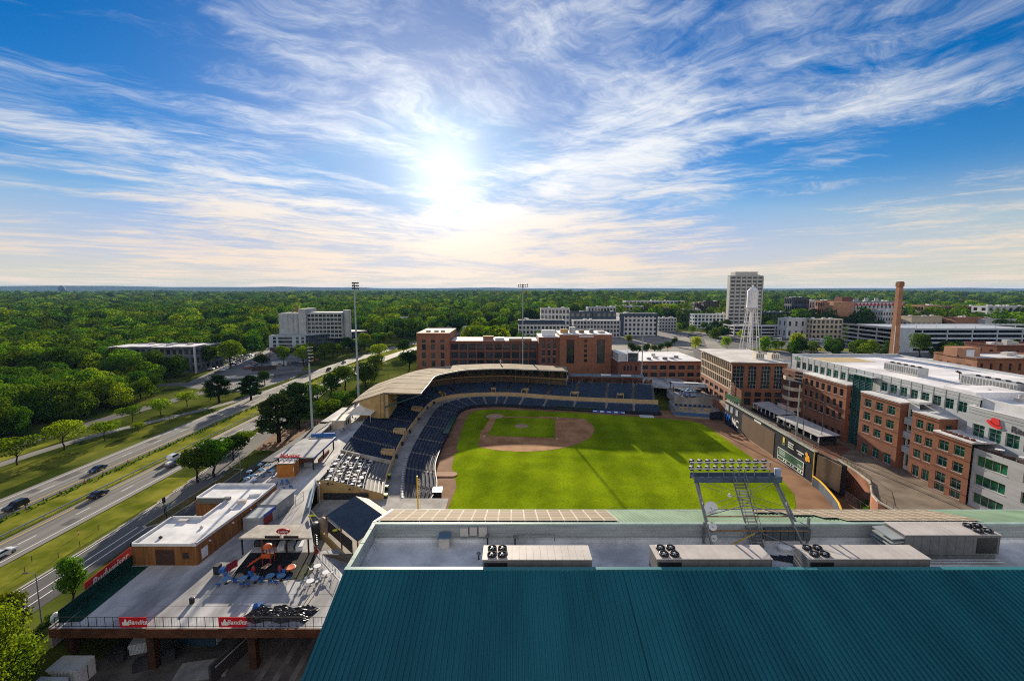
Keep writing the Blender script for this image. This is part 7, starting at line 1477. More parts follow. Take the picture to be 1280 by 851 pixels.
# ------------------------------------------------------------------ left side: silo apartments, modern block, houses
sa = thing('silo_apartments', 'grey apartment slab with rounded concrete silos above a dark lower range', 'building', (-180, 385, 5)); Ys = 385; X = lambda px, Y=Ys, z=25: pxX(px, Y, z); za = ZAT(395, 391, Ys); zt_ = ZAT(382, 386, Ys)
facade(sa, (X(384), Ys), (X(427.5), Ys), 14, za, spread(X(427.5) - X(384), 9, 2.7, .2), [(za - 3.6 - 3.45 * k, 2.3) for k in range(6)], cool, fr_d, glass_b, mull=(2, 1)); b = MB(); b.box(X(384), X(427.5), Ys + .6, Ys + 22, 14, za + .2); b.build('slab_body', cool, sa); MB().box(X(375), X(384) - .05, Ys - 2, Ys + 20, 5, zt_).build('stair_tower', cool, sa)
for k, px in enumerate((351.5, 357, 363, 370)): MB().tube((X(px), Ys + 3, 5), (X(px), Ys + 3, ZAT(360, 392, Ys)), 3.1, 3.1, 18).build('silo', cool, sa)
MB().box(X(348.5), X(374), Ys + 4, Ys + 18, 5, ZAT(360, 391.4, Ys)).build('silo_block', cool, sa); MB().tube((X(431), Ys + 6, 5), (X(431), Ys + 6, ZAT(431, 388, Ys)), 3.2, 3.2, 16).build('silo', cool, sa)
for px, h in ((361, 4), (366, 6.5)): MB().box(X(px) - .7, X(px) + .7, Ys + 8, Ys + 9, ZAT(360, 391, Ys), ZAT(360, 391, Ys) + h).build('roof_mast', rust, sa)
Yq = 368; zq = ZAT(360, 420, Yq); Xq = lambda px: pxX(px, Yq, 15)
facade(sa, (Xq(336), Yq), (Xq(382), Yq), 5, zq, [(4.6, 2.6), (13.5, 11.5), (23.5, 2.4), (28, 2.4)], [(8.3, 2.4), (11.6, 2.4), (14.8, 2.0)], M('panel_white_blue', (.34, .40, .45), .7), fr_d, glass_b, mull=(2, 1)); facade(sa, (Xq(382), Yq), (Xq(382) + 36, Yq + 48), 5, zq + .3, spread(60, 14, 3.0, .5), [(8.0, 2.3), (11.4, 2.3), (14.9, 2.2)], blue_s, fr_w, glass_b, mull=(2, 1))
b = MB(); b.prism([(Xq(336), Yq + .55), (Xq(382), Yq + .55), (Xq(382) + 35.6, Yq + 48.4), (Xq(382) + 10, Yq + 60), (Xq(336), Yq + 20)], 5, zq + .31); b.build('lower_range', cool, sa)
MB().box(Xq(337), Xq(381), Yq - .7, Yq - .02, 5, 8.0).build('ground_screen', dbrown, sa)
def mod_extra(r, X0, X1, z1):
    y = wloc(r).y; b = MB()
    for k in range(4): x = lerp(X0, X1, k / 4); b.box(x + .5, x + (X1 - X0) / 4 - .6, y - 1.2, y + 14, z1 + .7 + .3 * (k % 2), z1 + 1.1 + .3 * (k % 2))
    b.build('roof_planes', roof_w, r); MB().box(X1 - .6, X1 + .2, y - 1, y - .03, 4, z1 + 1).build('end_pier', white_s, r)
block('modern_block', 'low modern block with pale roof planes and dark bays among the trees', 136, 244, 435.5, 275, 26, M('dark_panel', (.11, .12, .14), .6, .4, .3), 14, 3, grey_s, fr_w, ww=.7, wh=.66, extra=mod_extra)
def house(nm, lab, px, py, Y, w, d, h, wall, roofm, rz=0.):
    z = hgt(pxX(px, Y), Y); x = pxX(px, Y, z); r = thing(nm, lab, 'house', (x, Y, z), rz); b = MB().box(-w / 2, w / 2, -d / 2, d / 2, 0, h); link('wall', b.mesh('wall', wall), r)
    b = MB(); b.add([(-w / 2 - .5, -d / 2 - .5, h), (w / 2 + .5, -d / 2 - .5, h), (w / 2 + .5, d / 2 + .5, h), (-w / 2 - .5, d / 2 + .5, h), (-w / 2 - .5, 0, h + d * .36), (w / 2 + .5, 0, h + d * .36)], ((0, 1, 5, 4), (2, 3, 4, 5), (0, 4, 3), (1, 2, 5))); link('roof', b.mesh('roof', roofm), r)
    for k in range(3):
        f, g = win_mesh(1.2, 1.5, 2, 2, fr_w, glass_b, False); o = link('window', f, r, (-w / 3 + w / 3 * k, -d / 2 - .06, 1.2 + (h - 3) * .6)); link('pane', g, o)
    link('chimney', MB().box(w / 4, w / 4 + 1, .5, 1.5, h, h + d * .5).mesh('chimney', brick_r), r); return r
rf1 = M('grey_shingle', (.16, .165, .18), .85, .2, .5); rf2 = M('pale_shingle', (.36, .37, .40), .8, .15, .5)
house('house', 'pale house roof showing through the woods behind the modern block', 153, 425, 352, 20, 12, 7, white_s, rf2, .2); house('house', 'small pale house low in the trees left of the modern block', 125, 437, 330, 14, 9, 5, white_s, rf2, -.2)
house('house', 'white house half hidden in the far woods above the service lot', 253, 400, 520, 22, 12, 7, white_s, rf1, .3); house('large_house', 'large grey roofed house in the trees right of the tall pole', 503, 388, 610, 34, 16, 10, beige_s, rf2, -.15)
house('house', 'small dark roofed house beyond the highway bend', 556, 401, 520, 15, 10, 5, white_s, rf1, .4); house('house', 'pale house behind the far highway bend', 590, 404, 520, 20, 11, 6, white_s, rf2, -.3); house('house', 'small white house among trees over the far bend', 528, 396, 560, 14, 9, 6, white_s, rf1, .1)
for i, (px, Y, lab) in enumerate(((48, 900, 'tiny pale house far in the left woods'), (205, 760, 'tiny white roof in the woods over the modern block'), (605, 800, 'tiny pale roof in the far woods above the warehouse'), (478, 900, 'tiny pale roof far beyond the silos'), (1150, 700, 'tiny pale roof in the far woods right of the chimney'), (745, 900, 'tiny white roof in the woods above the slate blocks'))): house('house', lab, px, 0, Y, 18, 11, 8, white_s, rf2, .3 * i)
# distant water tower on the horizon and a radio mast
fx_ = pxX(77, 4200, 70); zf = ZAT(77, 359.5, 4200); r = thing('far_water_tower', 'dark domed water tower tiny on the left horizon', 'water tower', (fx_, 4200, 0)); MB().lathe((fx_, 4200, zf), [(.1, -46), (16, -30), (26, -14), (24, 4), (12, 16), (.1, 20)], 18).build('tank', M('far_tank', (.10, .12, .14), .7), r); MB().tube((fx_, 4200, 0), (fx_, 4200, zf - 30), 9).build('stem', bpy.data.materials['far_tank'], r)
# ------------------------------------------------------------------ trees
lm_mid = leaf_mat('leaves_mid', (.075, .145, .010)); lm_bright = leaf_mat('leaves_bright', (.16, .245, .010)); lm_dark = leaf_mat('leaves_dark', (.040, .085, .012)); lm_pine = leaf_mat('pine_needles', (.026, .055, .016), .3); lm_lime = leaf_mat('leaves_lime', (.22, .29, .015), .55)
bark = M('bark', (.045, .032, .022), .95, .3, 2, stretch=(1, 1, .2))
def crown(name, seed, n, leaf, mat, lobes=9, spread_=.55, flat_=.8, base=.30, top=1.0, wid=.36, inner=.72, jit=.5):
    'leaf faces spread through lobes; unit tree is 1 m tall, stands on z = 0'
    rr = np.random.default_rng(seed); C = []; 
    for k in range(lobes):
        a = rr.uniform(0, 2 * math.pi); h = rr.uniform(0, 1); zc = base + .16 + (top - base - .34) * h; w = wid * spread_ * (1.15 - .75 * abs(h - .4)) * rr.uniform(.5, 1.0); C.append((w * math.cos(a), w * math.sin(a), zc, wid * rr.uniform(.36, .58)))
    C.append((0, 0, (base + top) / 2, wid * .62)); C = np.array(C); p_ = C[:, 3] ** 2; p_ /= p_.sum(); idx = rr.choice(len(C), n, p=p_)
    d = rr.normal(size=(n, 3)); d /= np.linalg.norm(d, axis=1)[:, None]; d[:, 2] = np.where(rr.random(n) < .3, np.abs(d[:, 2]), d[:, 2])
    rad = C[idx, 3] * (inner + (1.06 - inner) * rr.random(n) ** .6); c = C[idx, :3] + d * rad[:, None] * np.array([1, 1, flat_])
    nrm = d + rr.normal(size=(n, 3)) * jit; nrm /= np.linalg.norm(nrm, axis=1)[:, None]; ref = rr.normal(size=(n, 3)); u = np.cross(nrm, ref); u /= np.linalg.norm(u, axis=1)[:, None]; v = np.cross(nrm, u); s = leaf * rr.uniform(.6, 1.35, n)[:, None]
    k_ = rr.uniform(.55, .95, n)[:, None]
    vs_ = np.stack([c - u * s - v * s * k_ * .6, c + u * s * .7 - v * s * k_, c + u * s + v * s * k_ * .6, c - u * s * .6 + v * s * k_], 1).reshape(-1, 3)
    me = bpy.data.meshes.new(name); me.vertices.add(n * 4); me.vertices.foreach_set('co', vs_.ravel()); me.loops.add(n * 4); me.loops.foreach_set('vertex_index', np.arange(n * 4)); me.polygons.add(n); me.polygons.foreach_set('loop_start', np.arange(n) * 4); me.polygons.foreach_set('loop_total', np.full(n, 4)); me.materials.append(mat); me.update(); me.validate(); return me
def trunk(name, seed, r=.022, h=.5, limbs=5):
    rr = random.Random(seed); b = MB(); p = [Vector((0, 0, -.04))]
    for k in range(1, 5): p.append(Vector((rr.uniform(-.015, .015), rr.uniform(-.015, .015), h * k / 4)))
    for k in range(4): b.tube(p[k], p[k + 1], r * (1.25 - .2 * k), r * (1.05 - .2 * k), 7)
    for k in range(limbs):
        a = 2 * math.pi * k / limbs + rr.uniform(-.4, .4); s = p[2].lerp(p[4], rr.random() * .8); e = s + Vector((math.cos(a) * rr.uniform(.12, .22), math.sin(a) * rr.uniform(.12, .22), rr.uniform(.12, .26))); b.tube(s, e, r * .5, r * .2, 5)
    return b.mesh(name, bark, True)
def pine_crown(name, seed, n, leaf, mat):
    rr = np.random.default_rng(seed); V = []; F = []
    L_ = []
    for k in range(15):
        z = .30 + .68 * k / 14; w = (.30 if k < 9 else .30 - .24 * (k - 9) / 5) * rr.uniform(.6, 1.0)
        for j in range(4): a = rr.uniform(0, 6.28); L_.append((w * math.cos(a) * rr.uniform(.5, 1), w * math.sin(a) * rr.uniform(.5, 1), z + rr.uniform(-.02, .02), rr.uniform(.07, .13)))
    C = np.array(L_); idx = rr.integers(0, len(C), n); d = rr.normal(size=(n, 3)); d /= np.linalg.norm(d, axis=1)[:, None]; c = C[idx, :3] + d * C[idx, 3][:, None] * rr.uniform(.4, 1.1, n)[:, None] * np.array([1.15, 1.15, .5]); nrm = d + np.array([0, 0, .8]) + rr.normal(size=(n, 3)) * .5; nrm /= np.linalg.norm(nrm, axis=1)[:, None]; u = np.cross(nrm, rr.normal(size=(n, 3))); u /= np.linalg.norm(u, axis=1)[:, None]; v = np.cross(nrm, u); s = leaf * rr.uniform(.6, 1.4, n)[:, None]
    vs_ = np.stack([c - u * s - v * s * .4, c + u * s - v * s * .4, c + u * s + v * s * .4, c - u * s + v * s * .4], 1).reshape(-1, 3); me = bpy.data.meshes.new(name); me.from_pydata(vs_.tolist(), [], [(4 * i, 4 * i + 1, 4 * i + 2, 4 * i + 3) for i in range(n)]); me.materials.append(mat); me.update(); return me
CR = {'wmid': [crown('crown', 110 + k, 3200, .021, lm_mid, lobes=13, wid=.47, base=.04, spread_=.62, jit=.36, inner=.8) for k in range(3)], 'wbright': [crown('crown', 120 + k, 3200, .021, lm_bright, lobes=13, wid=.47, base=.04, spread_=.62, jit=.36, inner=.8) for k in range(2)], 'wdark': [crown('crown', 130 + k, 3200, .020, lm_dark, lobes=13, wid=.45, base=.04, spread_=.62, jit=.36, inner=.8) for k in range(2)], 'mid': [crown('crown', 10 + k, 3000, .020, lm_mid, lobes=11, wid=.40) for k in range(3)], 'bright': [crown('crown', 30 + k, 2800, .021, lm_bright, lobes=10, wid=.42) for k in range(2)], 'dark': [crown('crown', 50 + k, 3000, .020, lm_dark, lobes=11, wid=.38, base=.2) for k in range(2)],
      'small': [crown('crown', 70 + k, 1500, .028, lm_bright, lobes=9, wid=.62, base=.36, spread_=.75, flat_=.5) for k in range(2)], 'pine': [pine_crown('crown', 90 + k, 5200, .022, lm_pine) for k in range(2)], 'round': [crown('crown', 95, 2400, .024, lm_lime, lobes=9, wid=.5, base=.16)], 'bush': [crown('crown', 97 + k, 1300, .036, (lm_mid, lm_dark)[k], lobes=8, wid=.62, base=-.1, spread_=.7) for k in range(2)], 'young': [crown('crown', 99, 1300, .022, lm_mid, lobes=12, wid=.30, base=.22, inner=.3)]}
TR = [trunk('trunk', k) for k in range(3)]; TRP = trunk('trunk', 9, .026, .95, 8)
ntree = 0
def tree(kind, x, y, h, label, group, z=None, w=1., nm=None, cat='tree', k=None):
    global ntree; ntree += 1; rr = random.Random(ntree * 7 + 1); z = hgt(x, y) if z is None else z; r = thing(nm or {'pine': 'pine_tree', 'bush': 'shrub'}.get(kind, 'broadleaf_tree'), label, cat if kind != 'bush' else 'shrub', (x, y, z), rr.uniform(0, 6.28), group); r.scale = (h * w, h * w, h)
    link('crown', CR[kind][(k if k is not None else ntree) % len(CR[kind])], r)
    link('trunk' if kind != 'bush' else 'stems', TRP if kind == 'pine' else TR[ntree % 3], r); return r
# the young trees on the highway verge, one label each
for i, (qx, qy, h, lab) in enumerate(((22, 581, 8.2, 'spreading young tree at the left edge beside the exit ramp'), (80, 562, 8.6, 'wide flat crowned young tree on the verge, second from the left edge'), (131, 551, 6.4, 'low wide young tree on the verge between the ramp and the highway'), (173, 540, 3.6, 'smallest sapling on the grass strip beside the exit ramp'), (166, 527, 6.2, 'thin forked young tree on the verge where the ramp narrows'), (201, 521, 6.8, 'dense umbrella shaped tree on the verge above the ramp'), (234, 508, 6.4, 'slender young tree on the verge beside the ramp merge'), (263, 500, 6.2, 'small round tree at the far end of the verge row'))):
    x, y = P(qx, qy, 4); tree('small', x, y, h * 1.15, lab, 'young trees on the verge')
for qx, qy, h, kd, lab in ((349, 552, 16.0, 'pine', 'broad dark pine on bare earth, nearer of two by the floodlight poles'), (373, 536, 17.0, 'pine', 'taller narrow dark pine between the broad pine and the floodlight pole'), (274, 503, 12.5, 'pine', 'dark pointed conifer in front of the service lot, left of a pair'), (314, 500, 11.5, 'pine', 'dark pointed conifer beside the parked white van, right of a pair')):
    x, y = P(qx, qy, 4); tree(kd, x, y, h, lab, 'dark conifers by the highway', w=1.45)
for qx, qy, h, kd, lab in ((247, 603, 8.5, 'mid', 'bushy green tree above the corner of the white roofed concession building'), (268, 596, 9.0, 'mid', 'taller bushy tree right of the one above the concession building'), (292, 575, 7.5, 'dark', 'dark bushy tree on the bank behind the parasol tables'), (307, 556, 4.0, 'small', 'leaning sparse tree on the near highway edge'), (290, 560, 3.2, 'bush', 'low shrub on the near highway edge below the leaning tree'), (331, 482, 7.5, 'dark', 'dark round tree standing in the highway median'), (397, 505, 8.5, 'mid', 'leafy tree behind the crowded floodlight head'), (414, 496, 10, 'dark', 'dark dense tree left of the tallest floodlight pole'), (432, 488, 11.5, 'mid', 'tall leafy tree directly left of the tallest floodlight pole'), (457, 487, 12.5, 'dark', 'dark tree directly right of the tallest floodlight pole'), (470, 470, 11, 'mid', 'tall green tree beyond the tallest floodlight pole by the near carriageway'), (474, 452, 12, 'bright', 'bright tree between the carriageways at the highway bend'), (512, 462, 12, 'dark', 'dark tree at the left corner of the brick warehouse'), (505, 445, 11, 'mid', 'green tree between the highway bend and the warehouse'), (390, 520, 6, 'bush', 'large shrub on the bank between the two floodlight poles'), (414, 517, 5.5, 'bush', 'shrub on the sunlit bank under the dark dense tree'), (428, 507, 6, 'bush', 'shrub beside the foot of the tallest floodlight pole'), (444, 500, 5, 'bush', 'shrub just right of the foot of the tallest floodlight pole')):
    x, y = P(qx, qy, 4); tree(kd, x, y, h * 1.2, lab, 'trees on the bank by the concourse', w=1.25, k=0 if kd == 'bush' else None)
# rows round the silo apartments
rt = random.Random(21)
for i in range(26):
    t_ = i / 25; x = lerp(-152, -88, t_) + rt.uniform(-5, 5) + (6 if i % 2 else -7); y = lerp(285, 452, t_) + rt.uniform(-6, 6)
    if x > -126 + bend(y) - 12: x = -126 + bend(y) - 14
    tree(('mid', 'bright', 'dark')[rt.randrange(3)], x, y, rt.uniform(11, 16), 'rounded tree in the belt between the highway and the silo apartments', 'tree belt below the silo apartments')
for qx, qy, h, kd, lab in ((262, 462, 17, 'mid', 'big round green tree left of the car park by the modern block'), (288, 460, 20, 'bright', 'big bright green tree beside the car park, right of the dark round one'), (322, 420, 19, 'bright', 'tall bright tree at the top of the cross street'), (352, 416, 16, 'dark', 'dark tree just behind the left end of the silos')):
    x, y = P(qx, qy, 4); tree(kd, x, y, h, lab, 'large trees by the car park', w=1.1)
# town trees
for qx, Y, h, kd, lab in ((870, 390, 12, 'round', 'lime green round tree behind the corner building roof, leftmost of its row'), (909, 392, 11.5, 'round', 'lime green round tree left of the water tower legs'), (955, 388, 12, 'round', 'lime green round tree right of the water tower legs'), (977, 380, 9, 'bright', 'small bright tree between the plant boxes and the big round tree'), (997, 385, 15.5, 'round', 'largest lime green tree right of the water tower'), (1076, 345, 14, 'mid', 'green tree at the foot of the cream parking garage, left of a pair'), (1087, 340, 15, 'bright', 'brighter tree at the foot of the cream parking garage, right of a pair'), (1150, 330, 20, 'mid', 'dark green tree in front of the blue white garage beside the chimney'), (1180, 325, 17, 'dark', 'dark tree in front of the blue white garage, left of the brick mill'), (1189, 318, 15, 'bright', 'bright small tree touching the brick mill tower'), (880, 560, 14, 'dark', 'dark round tree before the pale blue apartments, left of three'), (893, 555, 15, 'dark', 'dark round tree before the pale blue apartments, middle of three'), (908, 540, 18, 'mid', 'large dark tree before the low white parking deck'), (786, 430, 9, 'round', 'small lime tree beside the empty lot behind the low brick building'), (1085, 545, 17, 'dark', 'dark tree in front of the striped hotel, left of a pair'), (1100, 540, 17, 'dark', 'dark tree in front of the striped hotel, right of a pair'), (1040, 560, 13, 'mid', 'green tree in front of the small pink block'), (1263, 535, 13, 'mid', 'green tree before the white apartments at the right edge'), (1245, 540, 12, 'bright', 'small tree left of the one before the right edge apartments')):
    tree(kd, pxX(qx, Y, 10), Y, h, lab, 'street trees in the town', z=4)
for i, (qx, Y) in enumerate(((790, 350), (798, 352), (808, 354), (818, 356), (826, 360), (835, 372), (843, 410))): tree('dark', pxX(qx, Y, 10), Y, rt.uniform(8, 11), 'dark clipped tree along the foot of the slate blue apartments', 'trees at the slate blue apartments', z=4)
# plants in the pit by the raised walk and beside the deck
for i, (x, y, h) in enumerate(((91.0, 104, 3.4), (88.9, 97.5, 2.6), (90.8, 98.8, 3.0), (89.4, 108, 2.4), (92.4, 94.6, 2.8))): tree('bush', x if x < 90 else x - 3.5, y, h, 'leafy shrub in the dark pit between the tan hoarding and the curved walk', 'shrubs in the pit', z=0, k=0)
nt_ = tree('round', -64.8, 47.0, 19.3, 'big bright yellow green tree filling the bottom left corner', None, z=1.5, w=.8)
for c in list(nt_.children):
    if c.name.startswith('crown'): c.data = crown('crown', 301, 16000, .0088, leaf_mat('leaves_yellow_green', (.12, .18, .012), .55), lobes=15, wid=.46, base=.12, inner=.35)  # this tree's leaves are a bright yellow green of their own
o = tree('young', -66.2, 51.5, 14.0, 'bright leafy tree low in the corner in front of the white containers', None, z=.5, w=1.0)
for c in list(o.children):
    if c.name.startswith('crown'): c.data = crown('crown', 302, 12000, .0098, bpy.data.materials['leaves_yellow_green'], lobes=14, wid=.42, base=.1, top=.78, inner=.35)
o = tree('young', -70.6, 58.0, 10.0, 'thin young tree with a dark trunk beside the street lamp', None, z=4, w=.85); o2 = tree('young', -70.4, 66.8, 9.6, 'slim green tree growing beside the left corner of the deck', None, z=4, w=.85)
for q in (o, o2):
    for c in q.children:
        if c.name.startswith('crown'): c.data = crown('crown', 310 + (q is o), 3200, .019, lm_bright if q is o else lm_mid, lobes=15, wid=.30, base=.3, inner=.25)
rb = random.Random(4)
for i in range(14):
    y = 54 + i * 1.5; tree('bush', -71.0 + rb.uniform(-.8, .8), y, rb.uniform(1.4, 2.2), 'low hedge shrub between the street and the loading dock', 'hedge along the dock', z=3.2, k=1)
for i in range(26):
    y = 98 + i * 3.6; tree('bush', -70.8 + rb.uniform(-1, .6), y, rb.uniform(1.6, 3.2), 'dark shrub on the shaded bank below the concourse edge', 'shrubs below the concourse', k=1)
# the wood left of the highway: the nearest trees one by one
def clear(x, y):
    if -172 < x < -40 and y < 470: return False
    if -252 < x < -186 and 266 < y < 308: return False
    if -197 < x < -186 and 236 < y < 270: return False
    if -198 < x < -126 and 222 < y < 380: return False
    if -236 < x < -190 and 300 < y < 380: return False
    if -222 < x < -96 and 325 < y < 470: return False
    if abs(x - (-120.4 + bend(y) + 10)) < 34 and y < 700: return False
    for hx, hy in HOUSES:
        if abs(x - hx) < 13 and -26 < y - hy < 12: return False
    cs = lerp(-185, -262, max(0, min(1, (y - 330) / 190)))
    if 320 < y < 540 and abs(x - cs) < 9: return False
    if x > -64 and y < 300: return False
    if x > -5 + (y - 380) * -.02 and y < 660: return False
    return True
HOUSES = [(o.location.x, o.location.y) for o in COL.objects if o.get('category') == 'house']
rw = np.random.default_rng(12); cand = []
for gx in np.arange(-420, -166, 8.6):
    for gy in np.arange(88, 420, 8.6):
        x, y = gx + rw.uniform(-3.4, 3.4), gy + rw.uniform(-3.4, 3.4); r_ = math.hypot(x, y)
        if abs(x) > y * 1.30 + 26: continue
        if x < -172 and clear(x, y): cand.append((r_, x, y))
cand.sort(); near = cand[:190]; far_pts = [(x, y, 1.0) for _, x, y in cand[175:]]
for i, (r_, x, y) in enumerate(near):
    kd = 'mid' if rw.random() < .45 else ('bright' if rw.random() < .68 else 'dark'); edge = x > -184 or (x > -262 and 200 < y < 236)
    lab = ('%s tree %s' % ({'mid': 'green broadleaf', 'bright': 'yellow green broadleaf', 'dark': 'dark broadleaf'}[kd], 'on the near edge of the wood beside the service road' if edge else 'deeper in the wood left of the highway'))
    tree('w' + kd, x, y, rw.uniform(13, 21) * (.8 if edge else 1), lab, 'trees in the wood beside the service road' if edge else 'trees in the wood left of the highway')
# everything farther reads as one mass
for r0, r1, sp, s0, s1 in ((150, 700, 12.5, 13, 25), (700, 1700, 19, 16, 32), (1700, 4800, 34, 24, 44)):
    n = int((2 * r1 / sp) * (r1 / sp)); gx, gy = np.meshgrid(np.arange(-r1, r1, sp), np.arange(0, r1, sp)); gx = (gx + rw.uniform(-.42, .42, gx.shape) * sp).ravel(); gy = (gy + rw.uniform(-.42, .42, gy.shape) * sp).ravel(); rr_ = np.hypot(gx, gy); m = (rr_ > r0) & (rr_ < r1) & (np.abs(gx) < gy * 1.28 + 30); thin = np.sin(gx / 61 + np.sin(gy / 83)) * np.cos(gy / 57 + 1) > -.93
    for x, y in zip(gx[m & thin], gy[m & thin]):
        if r0 == 150 and (-420 < x < -166 and 88 < y < 420): continue
        if r0 == 150 and not clear(x, y): continue
        far_pts.append((float(x), float(y), float(rw.uniform(s0, s1))))
for k_ in range(620):
    x, y = rw.uniform(0, 620), rw.uniform(330, 700)
    if abs(x) > y * 1.25 or any(a < x < b_ and c < y < d for a, b_, c, d in FOOTB + FOOT): continue
    if 55 < x < 190 and y < 500: continue
    if 190 < x < 330 and 395 < y < 470: continue
    if 160 < x < 215 and y < 600: continue
    if any(c - 30 < y < c and a < x < b_ for a, b_, c, d in FOOTB + FOOT) and rw.random() < .5: continue
    far_pts.append((float(x), float(y), float(rw.uniform(8, 15))))
for i, p in enumerate(far_pts):
    if p[2] == 1.0: far_pts[i] = (p[0], p[1], float(rw.uniform(13, 20)))
fm = bpy.data.meshes.new('far_woods'); fm.from_pydata([(x, y, hgt(x, y) - .5) for x, y, s in far_pts], [], []); npt = len(far_pts)
for nm, ty, vals in (('scl', 'FLOAT', [p[2] for p in far_pts]), ('rot', 'FLOAT', rw.uniform(0, 6.28, npt).tolist()), ('pick', 'INT', rw.choice([0, 0, 1, 2, 3], npt).tolist())):
    a = fm.attributes.new(nm, ty, 'POINT'); a.data.foreach_set('value', vals)
fo = link('far_woods', fm); fo['kind'] = 'stuff'
lowc = []
for k, (mt, sd_) in enumerate(((lm_mid, 201), (lm_dark, 202), (lm_bright, 203), (lm_mid, 204))):
    lowc.append(crown('crown', sd_, 1100, .036, mt, lobes=8, wid=.50, base=.02, inner=.85, jit=.28))
# four real trees on the far slope lend the mass their crowns
lend = []
for k, me in enumerate(lowc):
    x, y = [(-392, 470), (-430, 520), (-20, 560), (-470, 560)][k]; r = thing('broadleaf_tree', ('round green tree standing clear in the far left woods', 'dark round tree standing in the far left woods', 'bright tree standing beyond the warehouse roof', 'green tree at the back of the far left woods')[k], 'tree', (x, y, hgt(x, y)), 0, 'single trees in the far woods'); r.scale = (17, 17, 17); lend.append(link('crown', me, r)); link('trunk', TR[0], r)
ng = bpy.data.node_groups.new('woods', 'GeometryNodeTree'); ng.interface.new_socket('Geometry', in_out='INPUT', socket_type='NodeSocketGeometry'); ng.interface.new_socket('Geometry', in_out='OUTPUT', socket_type='NodeSocketGeometry')
gi, go_ = ng.nodes.new('NodeGroupInput'), ng.nodes.new('NodeGroupOutput'); iop = ng.nodes.new('GeometryNodeInstanceOnPoints'); g2i = ng.nodes.new('GeometryNodeJoinGeometry')
for o in reversed(lend):
    q = ng.nodes.new('GeometryNodeObjectInfo'); q.transform_space = 'ORIGINAL'; q.inputs['Object'].default_value = o; q.inputs['As Instance'].default_value = True; ng.links.new(q.outputs['Geometry'], g2i.inputs[0])
def attr(nm, ty): q = ng.nodes.new('GeometryNodeInputNamedAttribute'); q.data_type = ty; q.inputs['Name'].default_value = nm; return q.outputs['Attribute']
ng.links.new(gi.outputs[0], iop.inputs['Points']); ng.links.new(g2i.outputs[0], iop.inputs['Instance']); iop.inputs['Pick Instance'].default_value = True; ng.links.new(attr('pick', 'INT'), iop.inputs['Instance Index']); cxyz = ng.nodes.new('ShaderNodeCombineXYZ'); ng.links.new(attr('rot', 'FLOAT'), cxyz.inputs[2]); ng.links.new(cxyz.outputs[0], iop.inputs['Rotation']); ng.links.new(attr('scl', 'FLOAT'), iop.inputs['Scale']); ng.links.new(iop.outputs[0], go_.inputs[0])
md = fo.modifiers.new('woods', 'NODES'); md.node_group = ng
# ------------------------------------------------------------------ vehicles
tyre_m = flat('tyre', (.012, .012, .012), .9); rim_m = flat('rim', (.35, .36, .37), .3, .7); hl_m = flat('headlamp', (.7, .72, .75), .15); tl_m = flat('tail_lamp', (.25, .008, .008), .3); cgl = flat('car_glass', (.01, .012, .016), .06)
def car_meshes(kind):
    if kind == 'suv': L_, Wd, prof, gl = 4.7, 1.9, [(-2.3, .45), (-2.35, .95), (-2.2, 1.15), (-2.05, 1.72), (-1.6, 1.8), (.3, 1.78), (.95, 1.2), (2.1, 1.05), (2.32, .85), (2.33, .45)], [(-1.95, 1.2), (-1.85, 1.66), (.25, 1.70), (.8, 1.2)]
    elif kind == 'pickup': L_, Wd, prof, gl = 5.6, 2.0, [(-2.8, .5), (-2.82, 1.1), (-.75, 1.1), (-.65, 1.75), (.55, 1.78), (1.2, 1.2), (2.5, 1.08), (2.75, .9), (2.76, .5)], [(-.58, 1.2), (-.52, 1.68), (.5, 1.7), (1.05, 1.22)]
    else: L_, Wd, prof, gl = 4.6, 1.82, [(-2.25, .42), (-2.3, .85), (-2.15, 1.0), (-1.45, 1.08), (-.85, 1.42), (.15, 1.45), (.95, 1.0), (2.05, .86), (2.28, .7), (2.28, .42)], [(-1.3, 1.06), (-.82, 1.37), (.13, 1.40), (.82, 1.02)]
    b = MB(); n = len(prof); hw = Wd / 2
    wid = lambda z: hw * (1 - .16 * max(0, (z - 1.0)) / .7) - .03 * (z < .5)
    b.add([(x, -wid(z), z) for x, z in prof] + [(x, wid(z), z) for x, z in prof], [tuple(range(n - 1, -1, -1)), tuple(range(n, 2 * n))] + [(k, (k + 1) % n, n + (k + 1) % n, n + k) for k in range(n)]); body = b
    g = MB(); m = len(gl)
    for s in (-1, 1): g.add([(x, s * (wid(z) + .012), z) for x, z in gl], (tuple(range(m)),))
    for (xa, za), (xb, zb_) in ((prof[[i for i, p in enumerate(prof) if abs(p[0] - gl[3][0]) < .6 and p[1] < 1.3][0]], gl[2]), (gl[1], gl[0])):
        nx_, nz_ = (zb_ - za), -(xb - xa); l_ = math.hypot(nx_, nz_) or 1; s = .035 if xa > 0 else .035; sg = 1 if xa > 0 else -1
        g.add([(xa + sg * .10, -wid(za) * .88, za + .07), (xa + sg * .10, wid(za) * .88, za + .07), (xb + sg * .08, wid(zb_) * .86, zb_ + .03), (xb + sg * .08, -wid(zb_) * .86, zb_ + .03)], ((0, 1, 2, 3),))
    wr_ = .36 if kind != 'sedan' else .33; t_ = MB().tube((0, -.11, 0), (0, .11, 0), wr_, wr_, 16); r_ = MB().tube((0, -.125, 0), (0, .125, 0), wr_ * .6, wr_ * .6, 12)
    return body, g.mesh('windows', cgl), t_.mesh('tyre', tyre_m), r_.mesh('rim', rim_m), L_, Wd, wr_
CM = {k: car_meshes(k) for k in ('sedan', 'suv', 'pickup')}; PAINT = {}
lampm = {'h': MB().box(-.03, .03, -.22, .22, -.08, .08).mesh('headlight', hl_m), 't': MB().box(-.03, .03, -.16, .16, -.09, .09).mesh('tail_light', tl_m)}
